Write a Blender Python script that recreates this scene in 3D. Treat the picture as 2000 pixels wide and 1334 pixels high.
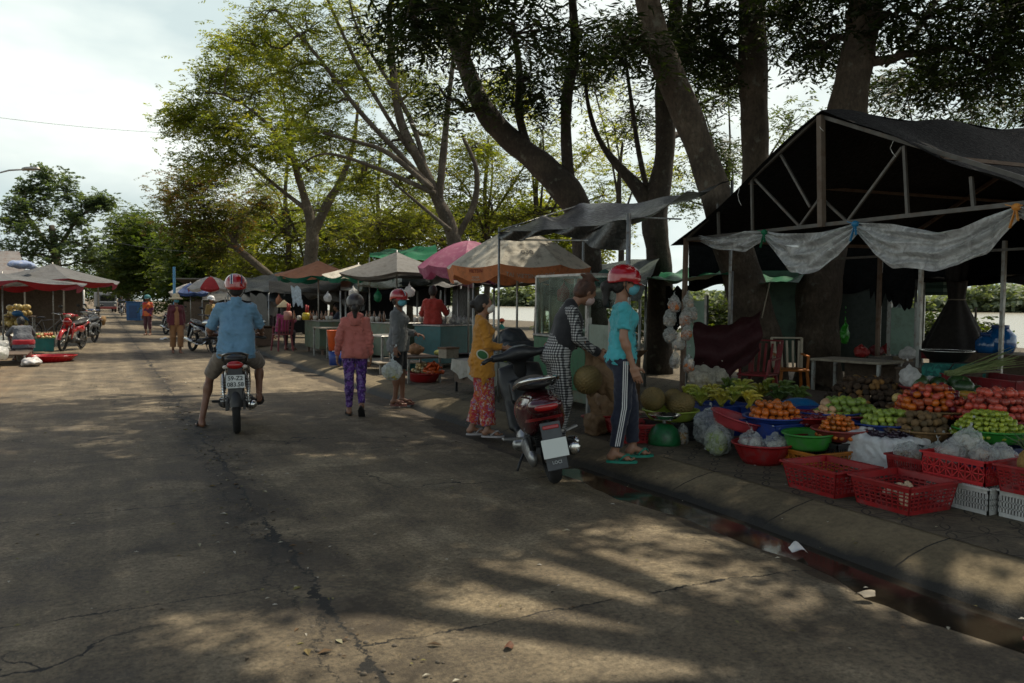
import bpy, math, random
import numpy as np
from mathutils import Matrix, Vector
PI = math.pi
sc = bpy.context.scene
for o in list(bpy.data.objects): bpy.data.objects.remove(o)
# ---------------- camera ----------------
FPX = 1600.0; TH = math.radians(26.6); PT = math.atan(79 / 1600.0); RO = 0.008; CH = 1.47
FW = np.array([math.sin(TH) * math.cos(PT), math.cos(TH) * math.cos(PT), -math.sin(PT)])
_r0 = np.array([math.cos(TH), -math.sin(TH), 0.0]); _u0 = np.cross(_r0, FW)
CR = _r0 * math.cos(RO) + _u0 * math.sin(RO); CU = -_r0 * math.sin(RO) + _u0 * math.cos(RO)
CAM = np.array([0, 0, CH])
cd = bpy.data.cameras.new('camera'); cam = bpy.data.objects.new('camera', cd); sc.collection.objects.link(cam)
cam.matrix_world = Matrix(((CR[0], CU[0], -FW[0], 0), (CR[1], CU[1], -FW[1], 0), (CR[2], CU[2], -FW[2], CH), (0, 0, 0, 1)))
cd.sensor_width = 36.0; cd.lens = 36.0 * FPX / 2000.0; cd.clip_start = 0.1; cd.clip_end = 3000
cd.dof.use_dof = True; cd.dof.focus_distance = 7.5; cd.dof.aperture_fstop = 4.0
sc.camera = cam
# ---------------- sky, sun, exposure ----------------
SUN_EL = math.radians(60); SUN_AZ = math.radians(72)   # azimuth measured clockwise from +Y (the road's direction)
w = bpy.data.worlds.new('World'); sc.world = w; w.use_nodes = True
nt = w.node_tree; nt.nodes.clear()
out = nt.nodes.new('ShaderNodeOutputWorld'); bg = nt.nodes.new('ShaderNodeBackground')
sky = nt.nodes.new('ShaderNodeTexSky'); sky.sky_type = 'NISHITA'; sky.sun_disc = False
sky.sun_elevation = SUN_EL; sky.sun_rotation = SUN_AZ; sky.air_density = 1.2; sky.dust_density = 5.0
tc = nt.nodes.new('ShaderNodeTexCoord')
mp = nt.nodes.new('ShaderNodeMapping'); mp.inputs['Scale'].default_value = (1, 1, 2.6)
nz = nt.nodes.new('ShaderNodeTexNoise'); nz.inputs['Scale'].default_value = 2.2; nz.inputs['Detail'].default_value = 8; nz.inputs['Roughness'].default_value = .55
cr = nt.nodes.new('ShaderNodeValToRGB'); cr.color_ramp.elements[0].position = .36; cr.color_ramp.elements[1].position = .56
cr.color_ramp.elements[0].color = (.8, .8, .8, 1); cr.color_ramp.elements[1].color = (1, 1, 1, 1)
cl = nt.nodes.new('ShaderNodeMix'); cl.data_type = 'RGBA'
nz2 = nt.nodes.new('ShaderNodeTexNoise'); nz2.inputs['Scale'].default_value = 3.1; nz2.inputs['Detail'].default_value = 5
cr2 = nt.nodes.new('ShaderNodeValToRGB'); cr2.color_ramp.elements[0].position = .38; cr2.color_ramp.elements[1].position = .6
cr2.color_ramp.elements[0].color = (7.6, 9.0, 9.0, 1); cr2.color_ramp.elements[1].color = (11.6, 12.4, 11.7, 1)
nt.links.new(tc.outputs['Generated'], mp.inputs['Vector'])
nt.links.new(mp.outputs['Vector'], nz.inputs['Vector']); nt.links.new(mp.outputs['Vector'], nz2.inputs['Vector'])
nt.links.new(nz.outputs['Fac'], cr.inputs['Fac']); nt.links.new(nz2.outputs['Fac'], cr2.inputs['Fac'])
# clouds kept near the horizon; unseen zenith left clear to cut ambient light
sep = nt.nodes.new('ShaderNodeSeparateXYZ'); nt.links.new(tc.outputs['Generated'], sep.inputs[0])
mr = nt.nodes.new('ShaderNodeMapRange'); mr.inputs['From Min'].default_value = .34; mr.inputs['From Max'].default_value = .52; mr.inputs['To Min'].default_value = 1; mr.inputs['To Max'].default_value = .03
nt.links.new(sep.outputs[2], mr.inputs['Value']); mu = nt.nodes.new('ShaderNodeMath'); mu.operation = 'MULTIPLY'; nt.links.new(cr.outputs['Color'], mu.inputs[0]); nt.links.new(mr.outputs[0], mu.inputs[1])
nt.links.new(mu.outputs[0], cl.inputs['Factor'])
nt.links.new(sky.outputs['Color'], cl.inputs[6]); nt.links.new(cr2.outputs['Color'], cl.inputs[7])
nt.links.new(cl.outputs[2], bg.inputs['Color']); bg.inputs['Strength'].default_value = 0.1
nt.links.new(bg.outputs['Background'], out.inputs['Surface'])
sl = bpy.data.lights.new('sun', 'SUN'); sl.energy = 5.0; sl.angle = math.radians(.6); sl.color = (1, .9, .72)
so = bpy.data.objects.new('sun', sl); sc.collection.objects.link(so)
_sd = Vector((math.sin(SUN_AZ) * math.cos(SUN_EL), math.cos(SUN_AZ) * math.cos(SUN_EL), math.sin(SUN_EL)))
so.rotation_euler = _sd.to_track_quat('Z', 'Y').to_euler()
vs = sc.view_settings; vs.view_transform = 'Standard'; vs.look = 'None'; vs.exposure = -0.12; vs.gamma = 1.0
sc.cycles.max_bounces = 6; sc.cycles.diffuse_bounces = 3; sc.cycles.glossy_bounces = 3; sc.cycles.transmission_bounces = 4
sc.cycles.transparent_max_bounces = 12; sc.cycles.caustics_reflective = False; sc.cycles.caustics_refractive = False
sc.cycles.use_adaptive_sampling = True; sc.cycles.use_denoising = True; sc.cycles.sample_clamp_indirect = 6

def ray(x, y): return FW + CR * (x - 1000) / FPX - CU * (y - 667) / FPX
def G(x, y, z=0.0):
    d = ray(x, y); return CAM + d * ((z - CH) / d[2])
def D(x, y, t): return CAM + ray(x, y) * t
def heading(x, y): return math.atan2(y, x) - PI / 2      # rotz that turns local +Y to world direction (x,y)
def face_dir(px, dx):
    "rotz of something seen at photo column px whose facing is dx radians clockwise from straight away from the camera"
    return -(TH + math.atan((px - 1000) / FPX) + dx)

# ---------------- object helpers ----------------
COL = sc.collection
def tagit(o, label=None, cat=None, group=None, kind=None):
    if label: o['label'] = label
    if cat: o['category'] = cat
    if group: o['group'] = group
    if kind: o['kind'] = kind
    return o
def T(name, label, cat, loc=(0, 0, 0), rz=0.0, group=None, rx=0.0, ry=0.0):
    o = bpy.data.objects.new(name, None); COL.objects.link(o); o.empty_display_size = .1
    o.location = [float(v) for v in loc]; o.rotation_euler = (rx, ry, rz)
    return tagit(o, label, cat, group)
def link(name, me, parent=None, loc=None, rz=0):
    o = bpy.data.objects.new(name, me); COL.objects.link(o)
    if parent is not None: o.parent = parent
    if loc is not None: o.location = [float(v) for v in loc]
    if rz: o.rotation_euler = (0, 0, rz)
    return o
def copy_tree(o, parent=None):
    c = o.copy(); COL.objects.link(c)
    if parent is not None: c.parent = parent
    for ch in list(o.children): copy_tree(ch, c)
    return c
def mkmesh(name, V, F, mats=(), smooth=True, mi=None, tint=None):
    """F: array (n,k) or list of lists"""
    me = bpy.data.meshes.new(name)
    V = np.asarray(V, dtype=np.float32).reshape(-1, 3)
    me.vertices.add(len(V)); me.vertices.foreach_set('co', V.ravel())
    if isinstance(F, np.ndarray):
        k = F.shape[1]; n = F.shape[0]; flat = F.astype(np.int32).ravel()
        tot = np.full(n, k, np.int32)
    else:
        n = len(F); tot = np.array([len(f) for f in F], np.int32)
        flat = np.fromiter((i for f in F for i in f), np.int32)
    st = np.zeros(n, np.int32)
    if n: st[1:] = np.cumsum(tot)[:-1]
    me.loops.add(len(flat)); me.loops.foreach_set('vertex_index', flat)
    me.polygons.add(n); me.polygons.foreach_set('loop_start', st); me.polygons.foreach_set('loop_total', tot)
    if mi is not None: me.polygons.foreach_set('material_index', np.asarray(mi, np.int32))
    if isinstance(smooth, np.ndarray): me.polygons.foreach_set('use_smooth', smooth.astype(bool))
    else: me.polygons.foreach_set('use_smooth', np.full(n, bool(smooth)))
    if not isinstance(mats, (list, tuple)): mats = [mats]
    for m in mats: me.materials.append(m)
    if tint is not None:
        a = me.attributes.new('tint', 'FLOAT', 'POINT'); a.data.foreach_set('value', np.asarray(tint, np.float32))
    me.update(calc_edges=True)
    return me
def rotm(rx=0, ry=0, rz=0):
    return np.array(Matrix.Rotation(rz, 3, 'Z') @ Matrix.Rotation(ry, 3, 'Y') @ Matrix.Rotation(rx, 3, 'X'))
def nrm(v):
    v = np.asarray(v, float); n = np.linalg.norm(v); return v / (n if n > 1e-9 else 1)

class MB:
    "collects shapes into ONE mesh"
    def __init__(s): s.V = []; s.F = []; s.S = []; s.I = []; s.n = 0; s.m = 0
    def add(s, V, F, smooth=False):
        V = np.asarray(V, float).reshape(-1, 3); s.V.append(V)
        for f in F: s.F.append([int(i) + s.n for i in f]); s.S.append(smooth); s.I.append(s.m)
        s.n += len(V); return s
    def box(s, c, d, R=None, bev=0.0, taper=None):
        x, y, z = [v / 2 for v in d]
        if bev <= 0:
            V = np.array([[i, j, k] for k in (-z, z) for j in (-y, y) for i in (-x, x)], float)
            F = [(0, 2, 3, 1), (4, 5, 7, 6), (0, 1, 5, 4), (2, 6, 7, 3), (0, 4, 6, 2), (1, 3, 7, 5)]
        else:
            b = min(bev, x * .49, y * .49, z * .49); V = []; ix = {}
            for sx in (-1, 1):
                for sy in (-1, 1):
                    for sz in (-1, 1):
                        for a in range(3):
                            v = [sx * x, sy * y, sz * z]
                            for q in range(3):
                                if q != a: v[q] -= (sx, sy, sz)[q] * b
                            ix[(sx, sy, sz, a)] = len(V); V.append(v)
            F = []
            for a in range(3):
                p, q = [(1, 2), (2, 0), (0, 1)][a]
                for s_ in (-1, 1):
                    c4 = []
                    for (u, v) in ((-1, -1), (1, -1), (1, 1), (-1, 1)):
                        k = [0, 0, 0]; k[a] = s_; k[p] = u; k[q] = v; c4.append(ix[(k[0], k[1], k[2], a)])
                    F.append(c4 if s_ > 0 else c4[::-1])
            for a in range(3):
                p, q = [(1, 2), (2, 0), (0, 1)][a]
                for u in (-1, 1):
                    for v in (-1, 1):
                        k0 = [0, 0, 0]; k0[a] = -1; k0[p] = u; k0[q] = v; k1 = list(k0); k1[a] = 1
                        f = [ix[(*k0, p)], ix[(*k1, p)], ix[(*k1, q)], ix[(*k0, q)]]
                        F.append(f if u * v > 0 else f[::-1])
            for sx in (-1, 1):
                for sy in (-1, 1):
                    for sz in (-1, 1):
                        f = [ix[(sx, sy, sz, 0)], ix[(sx, sy, sz, 1)], ix[(sx, sy, sz, 2)]]
                        F.append(f if sx * sy * sz > 0 else f[::-1])
            V = np.array(V, float)
        if taper is not None:
            t = (V[:, 2] / z + 1) / 2; V[:, 0] *= 1 + (taper - 1) * t; V[:, 1] *= 1 + (taper - 1) * t
        if R is not None: V = V @ np.asarray(R).T
        return s.add(V + np.asarray(c, float), F)
    def beam(s, a, b, w, h=None):
        a = np.asarray(a, float); b = np.asarray(b, float); h = h or w
        d = nrm(b - a); up = np.array([0, 0, 1.]) if abs(d[2]) < .95 else np.array([0, 1., 0])
        x = nrm(np.cross(up, d)); y = np.cross(d, x)
        V = [p_ + x * i * w / 2 + y * j * h / 2 for p_ in (a, b) for (i, j) in ((-1, -1), (1, -1), (1, 1), (-1, 1))]
        return s.add(V, [(0, 3, 2, 1), (4, 5, 6, 7), (0, 1, 5, 4), (1, 2, 6, 5), (2, 3, 7, 6), (3, 0, 4, 7)])
    def tube(s, P, r, n=8, cap=True, closed=False):
        P = np.asarray(P, float); m = len(P)
        r = np.full(m, float(r)) if np.isscalar(r) else np.asarray(r, float)
        d = np.gradient(P, axis=0)
        if closed: d = np.roll(P, -1, 0) - np.roll(P, 1, 0)
        up = np.array([0, 0, 1.]) if abs(nrm(d[0])[2]) < .9 else np.array([1., 0, 0])
        x = nrm(np.cross(up, nrm(d[0]))); V = []
        a = np.arange(n) * 2 * PI / n; ca = np.cos(a)[:, None]; sa = np.sin(a)[:, None]
        for i in range(m):
            t = nrm(d[i]); x = nrm(x - t * np.dot(x, t)); y = np.cross(t, x)
            V.append(P[i] + r[i] * (ca * x + sa * y))
        V = np.concatenate(V); F = []
        mm = m if closed else m - 1
        for i in range(mm):
            j = (i + 1) % m
            for k in range(n): F.append((i * n + k, i * n + (k + 1) % n, j * n + (k + 1) % n, j * n + k))
        if cap and not closed: F.append(tuple(range(n))[::-1]); F.append(tuple((m - 1) * n + k for k in range(n)))
        return s.add(V, F, True)
    def lathe(s, prof, c=(0, 0, 0), n=24, R=None, rib=0, ribn=0, sq=None, sx=1, sy=1):
        "prof: [(r,z)...]; rib: radial ribbing; sq: superellipse exponent for rounded rectangles"
        a = np.arange(n) * 2 * PI / n; ca, sa = np.cos(a), np.sin(a); k = np.ones(n)
        if sq: k = (np.abs(ca) ** sq + np.abs(sa) ** sq) ** (-1 / sq)
        if rib: k = k * (1 + rib * np.sign(np.sin(a * ribn)))
        V = []; F = []
        for (r, z) in prof: V.append(np.stack([ca * r * k * sx, sa * r * k * sy, np.full(n, z)], 1))
        V = np.concatenate(V)
        for i in range(len(prof) - 1):
            for j in range(n): F.append((i * n + j, i * n + (j + 1) % n, (i + 1) * n + (j + 1) % n, (i + 1) * n + j))
        if R is not None: V = V @ np.asarray(R).T
        return s.add(V + np.asarray(c, float), F, True)
    def ell(s, c, r, n=14, m=9, R=None):
        r = (r, r, r) if np.isscalar(r) else r
        prof = [(math.sin(PI * i / m), -math.cos(PI * i / m)) for i in range(m + 1)]
        prof[0] = (1e-3, -1); prof[-1] = (1e-3, 1)
        t = MB().lathe(prof, n=n); V = t.V[0] * np.asarray(r, float)
        if R is not None: V = V @ np.asarray(R).T
        return s.add(V + np.asarray(c, float), t.F, True)
    def torus(s, c, R, r, axis='x', n=32, k=8):
        a = np.arange(n) * 2 * PI / n; ca, sa = np.cos(a) * R, np.sin(a) * R; z = np.zeros(n)
        P = {'x': np.stack([z, ca, sa], 1), 'y': np.stack([ca, z, sa], 1), 'z': np.stack([ca, sa, z], 1)}[axis]
        return s.tube(P + np.asarray(c, float), r, k, closed=True)
    def grid(s, fn, nu, nv, smooth=True):
        u, v = np.meshgrid(np.linspace(0, 1, nu), np.linspace(0, 1, nv), indexing='ij')
        V = fn(u.ravel(), v.ravel()); F = [(i * nv + j, (i + 1) * nv + j, (i + 1) * nv + j + 1, i * nv + j + 1) for i in range(nu - 1) for j in range(nv - 1)]
        return s.add(V, F, smooth)
    def poly(s, pts, smooth=False): return s.add(pts, [tuple(range(len(pts)))], smooth)
    def prism(s, outline, t, R=None, c=(0, 0, 0)):
        "outline in the local xy plane, extruded by t along z"
        o = np.asarray(outline, float); n = len(o)
        V = np.concatenate([np.c_[o, np.full(n, -t / 2)], np.c_[o, np.full(n, t / 2)]])
        F = [tuple(range(n))[::-1], tuple(range(n, 2 * n))] + [(i, (i + 1) % n, n + (i + 1) % n, n + i) for i in range(n)]
        if R is not None: V = V @ np.asarray(R).T
        return s.add(V + np.asarray(c, float), F)
    def xf(s, R=None, t=(0, 0, 0), scale=1):
        V = np.concatenate(s.V) * scale
        if R is not None: V = V @ np.asarray(R).T
        s.V = [V + np.asarray(t, float)]; return s
    def merge(s, o):
        V = np.concatenate(o.V)
        for f, sm in zip(o.F, o.S): s.F.append([i + s.n for i in f]); s.S.append(sm); s.I.append(s.m)
        s.V.append(V); s.n += len(V); return s
    def mat(s, i): s.m = i; return s
    def mesh(s, name, mats): return mkmesh(name, np.concatenate(s.V), s.F, mats, np.array(s.S), s.I)
    def build(s, name, mats, parent=None, loc=None, rz=0): return link(name, s.mesh(name, mats), parent, loc, rz)

# ---------------- implicit surfaces: smooth continuous bodies ----------------
def bump3(P, s, seed=0):
    "cheap smooth noise in about -1..1"
    x, y, z = P[..., 0] * s, P[..., 1] * s, P[..., 2] * s; q = seed * 1.7
    a = np.sin(x * 1.3 + 2.1 * np.sin(y * .9 + q) + q) * np.cos(z * 1.1 + 1.7 * np.sin(x * .8 + q * 2))
    b = np.sin(y * 2.3 + 1.5 * np.sin(z * 1.7 + q) + 1) * np.sin(z * 2.1 + 1.3 * np.sin(x * 2.2) + q)
    return a * .6 + b * .4
def cap(a, b, ra, rb=None, k=.02, fl=None, flat=None, op='u'):
    a = np.asarray(a, float); b = np.asarray(b, float); rb = ra if rb is None else rb
    ab = b - a; L2 = max(float(ab @ ab), 1e-9); R = max(ra, rb); ud = ab / math.sqrt(L2)
    def f(P):
        A = P - a
        t = np.clip((A @ ab) / L2, 0, 1)
        q = A - t[..., None] * ab
        if fl is not None:
            n, s_ = fl; q = q + (q @ n)[..., None] * n * (1 / s_ - 1)
        d = np.sqrt((q * q).sum(-1)) - (ra + (rb - ra) * t)
        if flat: d = np.maximum(d, (P - b) @ ud)
        return d
    g = R * (max(1.0, fl[1]) if fl else 1)
    return (f, np.minimum(a, b) - g, np.maximum(a, b) + g, k, op)
def ell(c, r, R=None, k=.02, op='u'):
    c = np.asarray(c, float); r = np.asarray(r, float)
    def f(P):
        q = P - c
        if R is not None: q = q @ np.asarray(R)
        q1 = q / r; l = np.sqrt((q1 * q1).sum(-1)); g = np.sqrt(((q / (r * r)) ** 2).sum(-1)) + 1e-9
        return l * (l - 1) / g
    m = r.max() if R is not None else r
    return (f, c - m, c + m, k, op)
def rbox(c, h, rd=.01, R=None, k=.01, op='u'):
    c = np.asarray(c, float); h = np.asarray(h, float)
    def f(P):
        q = P - c
        if R is not None: q = q @ np.asarray(R)
        q = np.abs(q) - (h - rd)
        return np.sqrt((np.maximum(q, 0) ** 2).sum(-1)) + np.minimum(q.max(-1), 0) - rd
    m = np.linalg.norm(h) if R is not None else h
    return (f, c - m, c + m, k, op)
_E = [((0,0,0),(1,0,0)),((0,1,0),(1,1,0)),((0,0,1),(1,0,1)),((0,1,1),(1,1,1)),((0,0,0),(0,1,0)),((1,0,0),(1,1,0)),((0,0,1),(0,1,1)),((1,0,1),(1,1,1)),((0,0,0),(0,0,1)),((1,0,0),(1,0,1)),((0,1,0),(0,1,1)),((1,1,0),(1,1,1))]
def sdf(prims, h, post=None):
    U = [q for q in prims if q[4] == 'u']
    lo = np.min([q[1] for q in U], 0) - 3 * h; hi = np.max([q[2] for q in U], 0) + 3 * h
    n = np.ceil((hi - lo) / h).astype(int) + 1
    ax = [lo[i] + h * np.arange(n[i]) for i in range(3)]
    F = np.full(n, .3, np.float32)
    for f, a, b, k, op in prims:
        pad = k + 2.5 * h
        i0 = np.clip(np.floor((a - pad - lo) / h).astype(int), 0, n - 1); i1 = np.clip(np.ceil((b + pad - lo) / h).astype(int) + 1, 1, n)
        if (i1 <= i0).any(): continue
        sl_ = tuple(slice(i0[i], i1[i]) for i in range(3))
        P = np.stack(np.meshgrid(*[ax[i][i0[i]:i1[i]] for i in range(3)], indexing='ij'), -1)
        d = f(P); A = F[sl_]
        if op == 'u':
            hh = np.clip(.5 + .5 * (A - d) / k, 0, 1) if k > 0 else (A > d) * 1.0
            F[sl_] = A + (d - A) * hh - k * hh * (1 - hh)
        else:
            hh = np.clip(.5 - .5 * (A + d) / k, 0, 1) if k > 0 else (-d > A) * 1.0
            F[sl_] = A + (-d - A) * hh + k * hh * (1 - hh)
    if post is not None:
        P = np.stack(np.meshgrid(*ax, indexing='ij'), -1); F = post(P, F).astype(np.float32)
    F[0] = F[-1] = .3; F[:, 0] = F[:, -1] = .3; F[:, :, 0] = F[:, :, -1] = .3
    I = F < 0; c = np.zeros(n - 1, np.int8); s = lambda o, N: slice(o, N - 1 + o)
    for dx in (0, 1):
        for dy in (0, 1):
            for dz in (0, 1): c += I[s(dx, n[0]), s(dy, n[1]), s(dz, n[2])]
    cells = np.argwhere((c > 0) & (c < 8)); idx = np.full(n - 1, -1, np.int64); idx[tuple(cells.T)] = np.arange(len(cells))
    acc = np.zeros((len(cells), 3)); cnt = np.zeros(len(cells))
    for e0, e1 in _E:
        e0 = np.array(e0); e1 = np.array(e1)
        a = F[tuple((cells + e0).T)]; b = F[tuple((cells + e1).T)]; m = (a < 0) != (b < 0)
        t = np.where(m, a / np.where(m, a - b, 1), 0)
        acc += np.where(m[:, None], e0 + (e1 - e0) * t[:, None], 0); cnt += m
    V = lo + h * (cells + acc / np.maximum(cnt, 1)[:, None])
    Q = []
    for ax_ in range(3):
        o1, o2 = [(1, 2), (2, 0), (0, 1)][ax_]
        a = [slice(1, -1)] * 3; b = [slice(1, -1)] * 3; a[ax_] = slice(0, n[ax_] - 1); b[ax_] = slice(1, n[ax_])
        A = I[tuple(a)]; B = I[tuple(b)]
        g = np.argwhere(A != B); off = np.array([1, 1, 1]); off[ax_] = 0; g = g + off
        ins = I[tuple(g.T)]
        def cell(du, dv):
            q = g.copy(); q[:, o1] -= du; q[:, o2] -= dv; return idx[tuple(q.T)]
        q4 = np.stack([cell(1, 1), cell(0, 1), cell(0, 0), cell(1, 0)], 1)
        q4[~ins] = q4[~ins][:, ::-1]; Q.append(q4)
    Q = np.concatenate(Q); Q = Q[(Q >= 0).all(1)]
    return V, Q
def sobj(name, prims, h, mats, parent=None, post=None, loc=None, extra=None):
    V, Q = sdf(prims, h, post)
    if extra:
        for V2, Q2 in extra: Q = np.concatenate([Q, Q2 + len(V)]); V = np.concatenate([V, V2])
    return link(name, mkmesh(name, V, Q, mats), parent, loc)

# ---------------- materials ----------------
MC = {}
def nodes(name):
    m = bpy.data.materials.new(name); m.use_nodes = True; t = m.node_tree; t.nodes.clear()
    o = t.nodes.new('ShaderNodeOutputMaterial'); return m, t, o
def ramp(t, src, stops):
    r = t.nodes.new('ShaderNodeValToRGB'); e = r.color_ramp.elements
    while len(e) < len(stops): e.new(.5)
    for i, (p_, c) in enumerate(stops): e[i].position = p_; e[i].color = (*c, 1) if len(c) == 3 else c
    t.links.new(src, r.inputs['Fac']); return r.outputs['Color']
def noise(t, scale, detail=4, rough=.55, vec=None, dist=0):
    n = t.nodes.new('ShaderNodeTexNoise'); n.inputs['Scale'].default_value = scale; n.inputs['Detail'].default_value = detail
    n.inputs['Roughness'].default_value = rough; n.inputs['Distortion'].default_value = dist
    if vec is not None: t.links.new(vec, n.inputs['Vector'])
    return n.outputs['Fac']
def mixc(t, a, b, f, mode='MIX'):
    m = t.nodes.new('ShaderNodeMix'); m.data_type = 'RGBA'; m.blend_type = mode
    for s_, v in ((6, a), (7, b), (0, f)):
        if isinstance(v, (int, float)): m.inputs[s_].default_value = v
        elif isinstance(v, tuple): m.inputs[s_].default_value = (*v, 1) if len(v) == 3 else v
        else: t.links.new(v, m.inputs[s_])
    return m.outputs[2]
def mth(t, op, a, b=None, c=None):
    m = t.nodes.new('ShaderNodeMath'); m.operation = op
    for i, v in enumerate((a, b, c)):
        if v is None: continue
        if isinstance(v, (int, float)): m.inputs[i].default_value = v
        else: t.links.new(v, m.inputs[i])
    return m.outputs[0]
def bumpn(t, h, s=.3, d=.01):
    b = t.nodes.new('ShaderNodeBump'); b.inputs['Strength'].default_value = s; b.inputs['Distance'].default_value = d
    t.links.new(h, b.inputs['Height']); return b.outputs['Normal']
def objc(t, scale=None, kind='Object'):
    c = t.nodes.new('ShaderNodeTexCoord').outputs[kind]
    if scale:
        m = t.nodes.new('ShaderNodeMapping'); m.inputs['Scale'].default_value = scale; t.links.new(c, m.inputs['Vector']); return m.outputs[0]
    return c
def M(name, col, rough=.6, metal=0.0, var=.18, ns=6, bump=.1, bs=60, bd=.004, col2=None, trans=0, coat=0, dirt=None, alpha=1, sheen=0, spec=.5, orand=0):
    "one procedural material with colour variation, dirt and fine relief"
    if name in MC: return MC[name]
    m, t, o = nodes(name); b = t.nodes.new('ShaderNodeBsdfPrincipled'); v = objc(t)
    n = noise(t, ns, 5, .6, v)
    c2 = col2 or tuple(x * (1 - var) for x in col); c1 = tuple(min(1, x * (1 + var * .6)) for x in col)
    c = ramp(t, n, [(.3, c2), (.68, c1)])
    if dirt:
        n2 = noise(t, ns * 2.3, 6, .7, v); f = ramp(t, n2, [(.5, (0, 0, 0)), (.72, (1, 1, 1))]); c = mixc(t, c, dirt, f)
    if orand: oi = t.nodes.new('ShaderNodeObjectInfo'); c = mixc(t, c, ramp(t, oi.outputs['Random'], [(0, (.45, .5, .5)), (.5, (1, .95, .9)), (1, (1.35, 1.2, .9))]), orand, 'MULTIPLY')
    t.links.new(c, b.inputs['Base Color']); b.inputs['Metallic'].default_value = metal
    rr = ramp(t, noise(t, ns * 3, 3, .5, v), [(.3, (max(0, rough - .12),) * 3), (.7, (min(1, rough + .1),) * 3)])
    t.links.new(rr, b.inputs['Roughness']); b.inputs['Coat Weight'].default_value = coat; b.inputs['Specular IOR Level'].default_value = spec
    if sheen: b.inputs['Sheen Weight'].default_value = sheen
    if bump: t.links.new(bumpn(t, noise(t, bs, 3, .6, v), bump, bd), b.inputs['Normal'])
    s_ = b.outputs[0]
    if trans:
        tr = t.nodes.new('ShaderNodeBsdfTranslucent'); t.links.new(c, tr.inputs['Color'])
        mx = t.nodes.new('ShaderNodeMixShader'); mx.inputs[0].default_value = trans
        t.links.new(s_, mx.inputs[1]); t.links.new(tr.outputs[0], mx.inputs[2]); s_ = mx.outputs[0]
    if alpha < 1:
        tp = t.nodes.new('ShaderNodeBsdfTransparent'); mx = t.nodes.new('ShaderNodeMixShader'); mx.inputs[0].default_value = alpha
        t.links.new(tp.outputs[0], mx.inputs[1]); t.links.new(s_, mx.inputs[2]); s_ = mx.outputs[0]
    t.links.new(s_, o.inputs['Surface']); MC[name] = m; return m
def M_film(name, col=(.8, .85, .85), dens=.45, ns=14):
    "thin wrinkled plastic film: part see-through, part milky"
    m, t, o = nodes(name); v = objc(t); n = noise(t, ns, 6, .65, v, 1.0)
    b = t.nodes.new('ShaderNodeBsdfPrincipled'); b.inputs['Base Color'].default_value = (*col, 1); b.inputs['Roughness'].default_value = .22
    t.links.new(bumpn(t, n, .7, .02), b.inputs['Normal'])
    tl = t.nodes.new('ShaderNodeBsdfTranslucent'); tl.inputs['Color'].default_value = (*col, 1)
    m1 = t.nodes.new('ShaderNodeMixShader'); m1.inputs[0].default_value = .45
    t.links.new(b.outputs[0], m1.inputs[1]); t.links.new(tl.outputs[0], m1.inputs[2])
    tp = t.nodes.new('ShaderNodeBsdfTransparent'); tp.inputs['Color'].default_value = (.95, .97, .97, 1)
    f = ramp(t, n, [(.35, (max(0, dens - .22),) * 3), (.65, (min(1, dens + .25),) * 3)])
    m2 = t.nodes.new('ShaderNodeMixShader'); t.links.new(f, m2.inputs[0]); t.links.new(tp.outputs[0], m2.inputs[1]); t.links.new(m1.outputs[0], m2.inputs[2])
    t.links.new(m2.outputs[0], o.inputs['Surface']); return m
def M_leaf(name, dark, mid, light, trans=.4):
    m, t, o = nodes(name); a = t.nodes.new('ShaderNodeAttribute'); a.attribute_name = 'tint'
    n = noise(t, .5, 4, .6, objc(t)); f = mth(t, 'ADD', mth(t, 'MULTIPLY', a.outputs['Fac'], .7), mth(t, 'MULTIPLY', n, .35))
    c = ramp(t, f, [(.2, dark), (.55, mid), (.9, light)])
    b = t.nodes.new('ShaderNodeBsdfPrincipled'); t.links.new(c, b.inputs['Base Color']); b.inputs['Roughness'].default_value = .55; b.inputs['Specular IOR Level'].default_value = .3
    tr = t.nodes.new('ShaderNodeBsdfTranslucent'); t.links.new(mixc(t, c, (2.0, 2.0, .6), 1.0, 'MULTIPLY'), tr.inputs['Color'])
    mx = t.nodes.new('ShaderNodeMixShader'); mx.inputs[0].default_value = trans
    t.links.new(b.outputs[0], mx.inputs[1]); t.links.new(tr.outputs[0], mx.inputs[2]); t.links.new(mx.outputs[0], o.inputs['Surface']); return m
def text_mesh(s, size, mat, parent, name='lettering', fn=None, R=None, loc=(0, 0, 0), ext=.001, align='CENTER', bold=0.0):
    "writing as real geometry; fn may bend it onto a surface"
    cu = bpy.data.curves.new('txt', 'FONT'); cu.body = s; cu.size = size; cu.extrude = ext; cu.align_x = align; cu.align_y = 'CENTER'; cu.offset = bold
    ob = bpy.data.objects.new('txt', cu); COL.objects.link(ob)
    dg = bpy.context.evaluated_depsgraph_get(); me = bpy.data.meshes.new_from_object(ob.evaluated_get(dg))
    bpy.data.objects.remove(ob); bpy.data.curves.remove(cu)
    V = np.empty(len(me.vertices) * 3); me.vertices.foreach_get('co', V); V = V.reshape(-1, 3)
    if fn is not None: V = fn(V)
    if R is not None: V = V @ np.asarray(R).T
    V = V + np.asarray(loc, float); me.vertices.foreach_set('co', V.ravel()); me.materials.clear(); me.materials.append(mat); me.update()
    return link(name, me, parent)
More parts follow.
